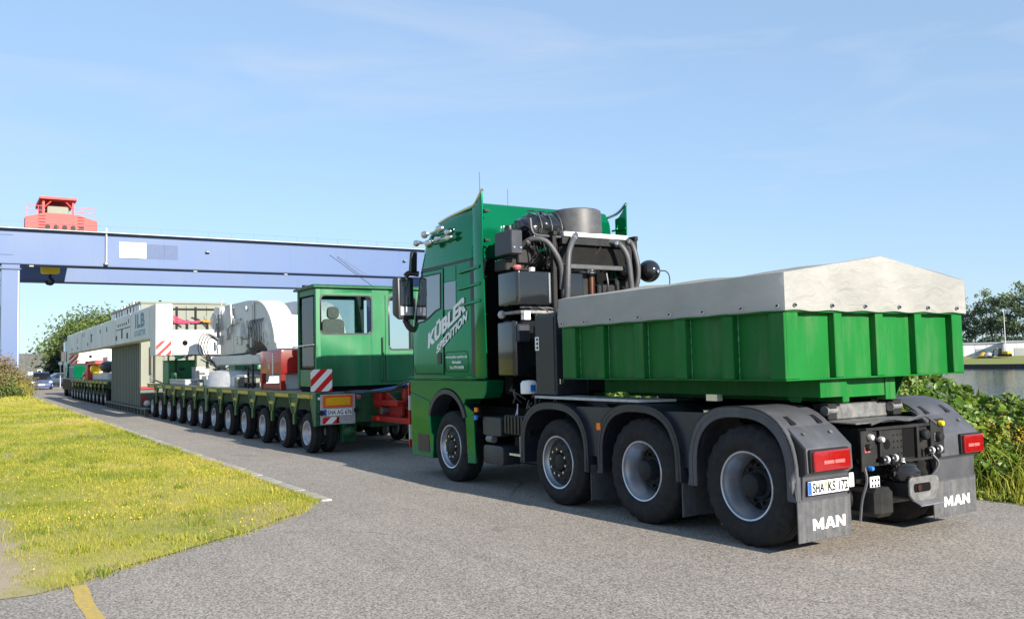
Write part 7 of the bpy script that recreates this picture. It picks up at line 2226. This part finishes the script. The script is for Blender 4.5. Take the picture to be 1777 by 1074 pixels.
for z in (14.7, 15.08):
    MB().box(74.55, 74.59, -1.7, -0.6, z, z + 0.04).build('rail', 'crane_red', trl)
    MB().box(74.55, 74.59, 1.9, 3.34, z, z + 0.04).build('rail', 'crane_red', trl)
for k in range(5):
    MB().cyl((TF - 0.05, -0.2 + 0.62 * k, 13.42), (TF - 0.02, -0.2 + 0.62 * k, 13.42), 0.2, 14).build('trolley_wheel', 'chassis_black', trl)
for w in (-0.85, 2.0):
    for k in range(5):
        MB().box(74.5, 74.55, w, w + 0.5, 13.3 + 0.25 * k, 13.36 + 0.25 * k).build('ladder_rung', 'red_dark', trl)
hk = thing('crane_hook', 'yellow hook block with black hook hanging between the crane girders', 'hook', (82.5, 1.0, 9.6))
rbox(MB(), 82.2, 82.9, -0.15, 1.35, 10.35, 11.2, 0.2, 't').build('block', 'signal_yellow', hk, bevel=0.05)
hm = MB(); hm.tube([(82.5, 0.6, 10.3), (82.5, 0.6, 10.0), (82.5, 0.85, 9.75), (82.5, 0.7, 9.45), (82.5, 0.35, 9.5), (82.5, 0.3, 9.75)], 0.13, 8); hm.build('hook', 'chassis_black', hk)
for w in (0.0, 0.4, 0.8, 1.2):
    m = MB(); m.cyl((82.5, w, 11.2), (82.5, w, 13.4), 0.03, 6); m.build('rope', 'chassis_black', hk)

# ------------------------------------------------------------------ grey wagon, cars, lamp on the far lane
wg_at = at_px(68, 0, 132)
wg = thing('freight_wagon', 'long grey ribbed freight wagon across the end of the lane', 'wagon', wg_at)
wt, ww_, _ = wg_at
MB().box(wt, wt + 2.6, ww_ - 9, ww_ + 3.0, 0.5, 4.25).build('body', 'wagon_grey', wg, bevel=0.05)
MB().box(wt - 0.06, wt + 2.7, ww_ - 9.05, ww_ + 3.05, 4.25, 4.42).build('roof_edge', 'fender_grey', wg)
for k in range(22):
    MB().box(wt - 0.09, wt - 0.002, ww_ - 8.9 + 0.54 * k, ww_ - 8.76 + 0.54 * k, 0.55, 4.24).build('rib', 'wagon_grey', wg)
MB().box(wt + 0.2, wt + 2.4, ww_ - 8.5, ww_ + 2.6, 0.05, 0.49).build('underframe', 'chassis_black', wg)
for k, (a_, z_) in enumerate(((-1.6, 1.2), (-0.3, 1.5), (0.9, 1.1), (-3.4, 1.4))):
    MB().box(wt - 0.11, wt - 0.092, ww_ + a_, ww_ + a_ + 0.7, z_, z_ + 0.5).build('plate', 'galvanised', wg)


def car(label, at, yaw, paint, suv=False):
    """small car; body lofted from cross sections along its length"""
    root = bpy.data.objects.new('parked_car', None)
    COL.objects.link(root)
    root.location = W(*at)
    root.rotation_euler = (0, 0, ROTZ + yaw)
    ORG[root.name] = (0, 0, 0)
    tag(root, label, 'car', 'cars at the end of the lane')
    H_ = 1.62 if suv else 1.46
    xs = [-2.15, -2.05, -1.5, -0.9, 0.9, 1.4, 1.95, 2.12]
    tops = [0.62, 0.92, 0.98, 0.99, 0.97, 0.90, 0.78, 0.55]
    hw = [0.78, 0.86, 0.90, 0.91, 0.91, 0.90, 0.84, 0.74]
    m = MB()
    vs = []
    for x, z, h in zip(xs, tops, hw):
        vs += [(x, -h * 0.96, 0.24), (x, -h, 0.48), (x, -h * 0.98, z - 0.1), (x, -h * 0.9, z), (x, h * 0.9, z), (x, h * 0.98, z - 0.1), (x, h, 0.48), (x, h * 0.96, 0.24)]
    fs = [(i * 8 + k, i * 8 + (k + 1) % 8, (i + 1) * 8 + (k + 1) % 8, (i + 1) * 8 + k) for i in range(7) for k in range(8)] + [tuple(range(8)), tuple(range(63, 55, -1))]
    m.add(vs, fs)
    m.build('body', paint, root, bevel=0.03, segs=2, smooth=40)
    cab_ = MB()
    x0, x1 = -1.9, 1.15
    cab_.hexa([(x0, -0.82, 0.95), (x1, -0.82, 0.93), (x1, 0.82, 0.93), (x0, 0.82, 0.95), (x0 + 0.45, -0.64, H_), (x1 - 0.85, -0.64, H_), (x1 - 0.85, 0.64, H_), (x0 + 0.45, 0.64, H_)])
    cab_.build('greenhouse', 'glass_dark', root, bevel=0.04, segs=2)
    MB().hexa([(x0 + 0.42, -0.66, H_ - 0.03), (x1 - 0.82, -0.66, H_ - 0.03), (x1 - 0.82, 0.66, H_ - 0.03), (x0 + 0.42, 0.66, H_ - 0.03), (x0 + 0.5, -0.60, H_ + 0.03), (x1 - 0.9, -0.60, H_ + 0.03), (x1 - 0.9, 0.60, H_ + 0.03), (x0 + 0.5, 0.60, H_ + 0.03)]).build('roof', paint, root)
    for x in (-1.32, 1.36):
        for s_ in (-1, 1):
            wl = MB().lathe([(0, 0), (0.2, 0), (0.32, 0.01), (0.33, 0.04), (0.33, 0.18), (0.3, 0.2), (0, 0.2)], (x, -0.91 if s_ < 0 else 0.71, 0.33), 'w', 20).build('wheel', 'tyre_rubber', root)
            MB().lathe([(0, 0), (0.2, 0.0), (0.2, 0.012), (0, 0.012)], (x, -0.925 if s_ < 0 else 0.913, 0.33), 'w', 16).build('rim', 'rim_silver', wl)
    for s_ in (-1, 1):
        MB().box(1.93, 2.06, s_ * 0.72 - 0.16, s_ * 0.72 + 0.12, 0.62, 0.76).build('headlight', 'plate_white', root, bevel=0.03)
        MB().box(0.75, 0.92, s_ * 0.98 - 0.08, s_ * 0.98 + 0.08, 0.95, 1.08).build('mirror', paint, root, bevel=0.03)
    MB().box(2.08, 2.125, -0.45, 0.45, 0.55, 0.70).build('grille', 'black_plastic', root)
    MB().box(2.12, 2.14, -0.26, 0.26, 0.40, 0.51).build('number_plate', 'plate_white', root)
    MB().box(2.06, 2.12, -0.72, 0.72, 0.28, 0.40).build('air_intake', 'black_plastic', root)


car('blue car facing the camera at the end of the lane', at_px(71, 0, 84), math.pi - 0.05, 'car_blue', True)
car('silver car parked half hidden behind the far green tractor', at_px(101, 0, 100), math.pi / 2 + 0.3, 'car_silver')
lp_at = at_px(104, 0, 92)
lpz = thing('lamp_post', 'short white globe lamp post between silver car and far tractor', 'lamp post', lp_at)
m = MB(); m.cyl((lp_at[0], lp_at[1], 0), (lp_at[0], lp_at[1], 2.3), 0.05, 8); m.build('post', 'galvanised', lpz)
MB().ball((lp_at[0], lp_at[1], 2.5), 0.2, 12).build('globe', 'plate_white', lpz, smooth=60)
for k, u in enumerate((46, 49)):
    a_ = at_px(u, 0, 78)
    b_ = thing('concrete_block', ('left' if k == 0 else 'right') + ' of two pale blocks beside the golden reeds', 'block', a_)
    MB().box(a_[0] - .25, a_[0] + .25, a_[1] - .3, a_[1] + .25, 0, 0.75).build('block', 'concrete', b_, bevel=0.04)
    MB().box(a_[0] - .22, a_[0] + .22, a_[1] - .27, a_[1] + .22, 0.751, 0.80).build('cap', 'concrete', b_)

# ------------------------------------------------------------------ across the water
qt0, qt1 = far_at(1900, 146), far_at(1500, 146)
q_ = MB().box(qt0, qt1, 145.6, 146.4, -2.5, -0.72).build('quay_wall', 'quay_stone', None, org=((qt0 + qt1) / 2, 146, -1.5))
tag(q_, 'dark stone quay wall along the far water edge', 'quay wall')
tw_ = 163.0
for i, (u0, u1, zt) in enumerate(((1590, 1738, 2.55), (1746, 1860, 2.7))):
    tm = far_at((u0 + u1) / 2, tw_)
    hl_ = (u1 - u0) / 2 / FPX * W(tm, tw_).y
    root = thing('storage_hall', ['long low white hall across the water behind the excavator', 'low white hall across the water at the right picture edge'][i], 'hall', (tm, tw_, 0.6), 'white halls across the water')
    root.rotation_euler = (0, 0, ROTZ + 0.50)
    ta, tb_ = tm - hl_, tm + hl_
    MB().box(ta, tb_, tw_ + 0.06, tw_ + 9, 0.4, 0.4 + zt).build('wall', 'tank_white', root)
    MB().prism([(tw_ - 0.2, 0.4 + zt), (tw_ + 9.2, 0.4 + zt), (tw_ + 9.2, 0.50 + zt), (tw_ + 4.5, 0.75 + zt), (tw_ - 0.2, 0.50 + zt)], 't', ta - 0.3, tb_ + 0.3).build('roof', 'galvanised', root)
    x = ta
    while x < tb_ - 2:
        MB().box(x + 0.04, x + 1.96, tw_, tw_ + 0.058, 0.5, 0.38 + zt).build('wall_panel', 'tank_white', root)
        x += 2.0
    for f_ in (0.25, 0.72):
        x = ta + (tb_ - ta) * f_
        MB().box(x, x + 1.6, tw_ - 0.05, tw_ - 0.002, 0.5, 2.0).build('gate', 'galvanised', root)
tl = far_at(1742, 158)
pl_ = thing('lamp_post', 'tall thin lamp mast on the far bank beside the excavator', 'lamp post', (tl, 158, 0.55))
m = MB(); m.cyl((tl, 158, 0.5), (tl, 158, 9.2), 0.10, 8, 0.06); m.build('mast', 'galvanised', pl_)
MB().box(tl - 0.1, tl + 0.9, 157.9, 158.1, 9.2, 9.3).build('lamp_head', 'galvanised', pl_)
te = far_at(1740, 156)
ex = thing('excavator', 'yellow excavator working on the far bank', 'excavator', (te, 156, 0.5))
def ez(t, w, z):
    return (te + t * 0.62, 156 + w * 0.62, 0.5 + z * 0.62)


def ebox(t0, t1, w0, w1, z0, z1):
    a_, b_ = ez(t0, w0, z0), ez(t1, w1, z1)
    return MB().box(a_[0], b_[0], a_[1], b_[1], a_[2], b_[2])


for s_ in (-0.9, 0.9):
    ebox(-1.6, 1.6, s_ - 0.25, s_ + 0.25, 0.02, 0.75).build('track', 'chassis_black', ex, bevel=0.12, segs=2)
ebox(-1.5, 1.2, -1, 1, 0.78, 1.6).build('house', 'digger_yellow', ex, bevel=0.08)
ebox(0.2, 1.4, -1.0, -0.1, 0.8, 2.5).build('cab', 'glass_dark', ex, bevel=0.06)
m = MB(); m.tube([ez(1.0, .3, 1.3), ez(2.4, .3, 2.5), ez(3.4, .3, 1.9)], 0.11, 8, 3); m.build('boom', 'digger_yellow', ex)
m = MB(); m.cyl(ez(3.4, .3, 1.9), ez(3.7, .3, 0.7), 0.09, 8); m.build('stick', 'chassis_black', ex)
ebox(3.4, 4.0, 0.0, 0.7, 0.1, 0.7).build('bucket', 'chassis_black', ex, bevel=0.05)
for k, u in enumerate((1703, 1712)):
    ts_ = far_at(u, 157)
    so_ = MB().lathe([(0, 0.9), (0.35, 0.75), (0.9, 0.25), (1.2, 0)], (ts_, 157, 0.5), 'z', 14).build('sand_heap', 'concrete' if k else 'digger_yellow', None, org=(ts_, 157, 0.5), smooth=60)
    tag(so_, ('small ochre heap' if k == 0 else 'small grey heap') + ' on the far bank left of the excavator', 'heap')

for p_ in (P_DRIVE, P_STEER, P_TRAIL):
    for ch in list(p_.children):
        bpy.data.objects.remove(ch)
    bpy.data.objects.remove(p_)
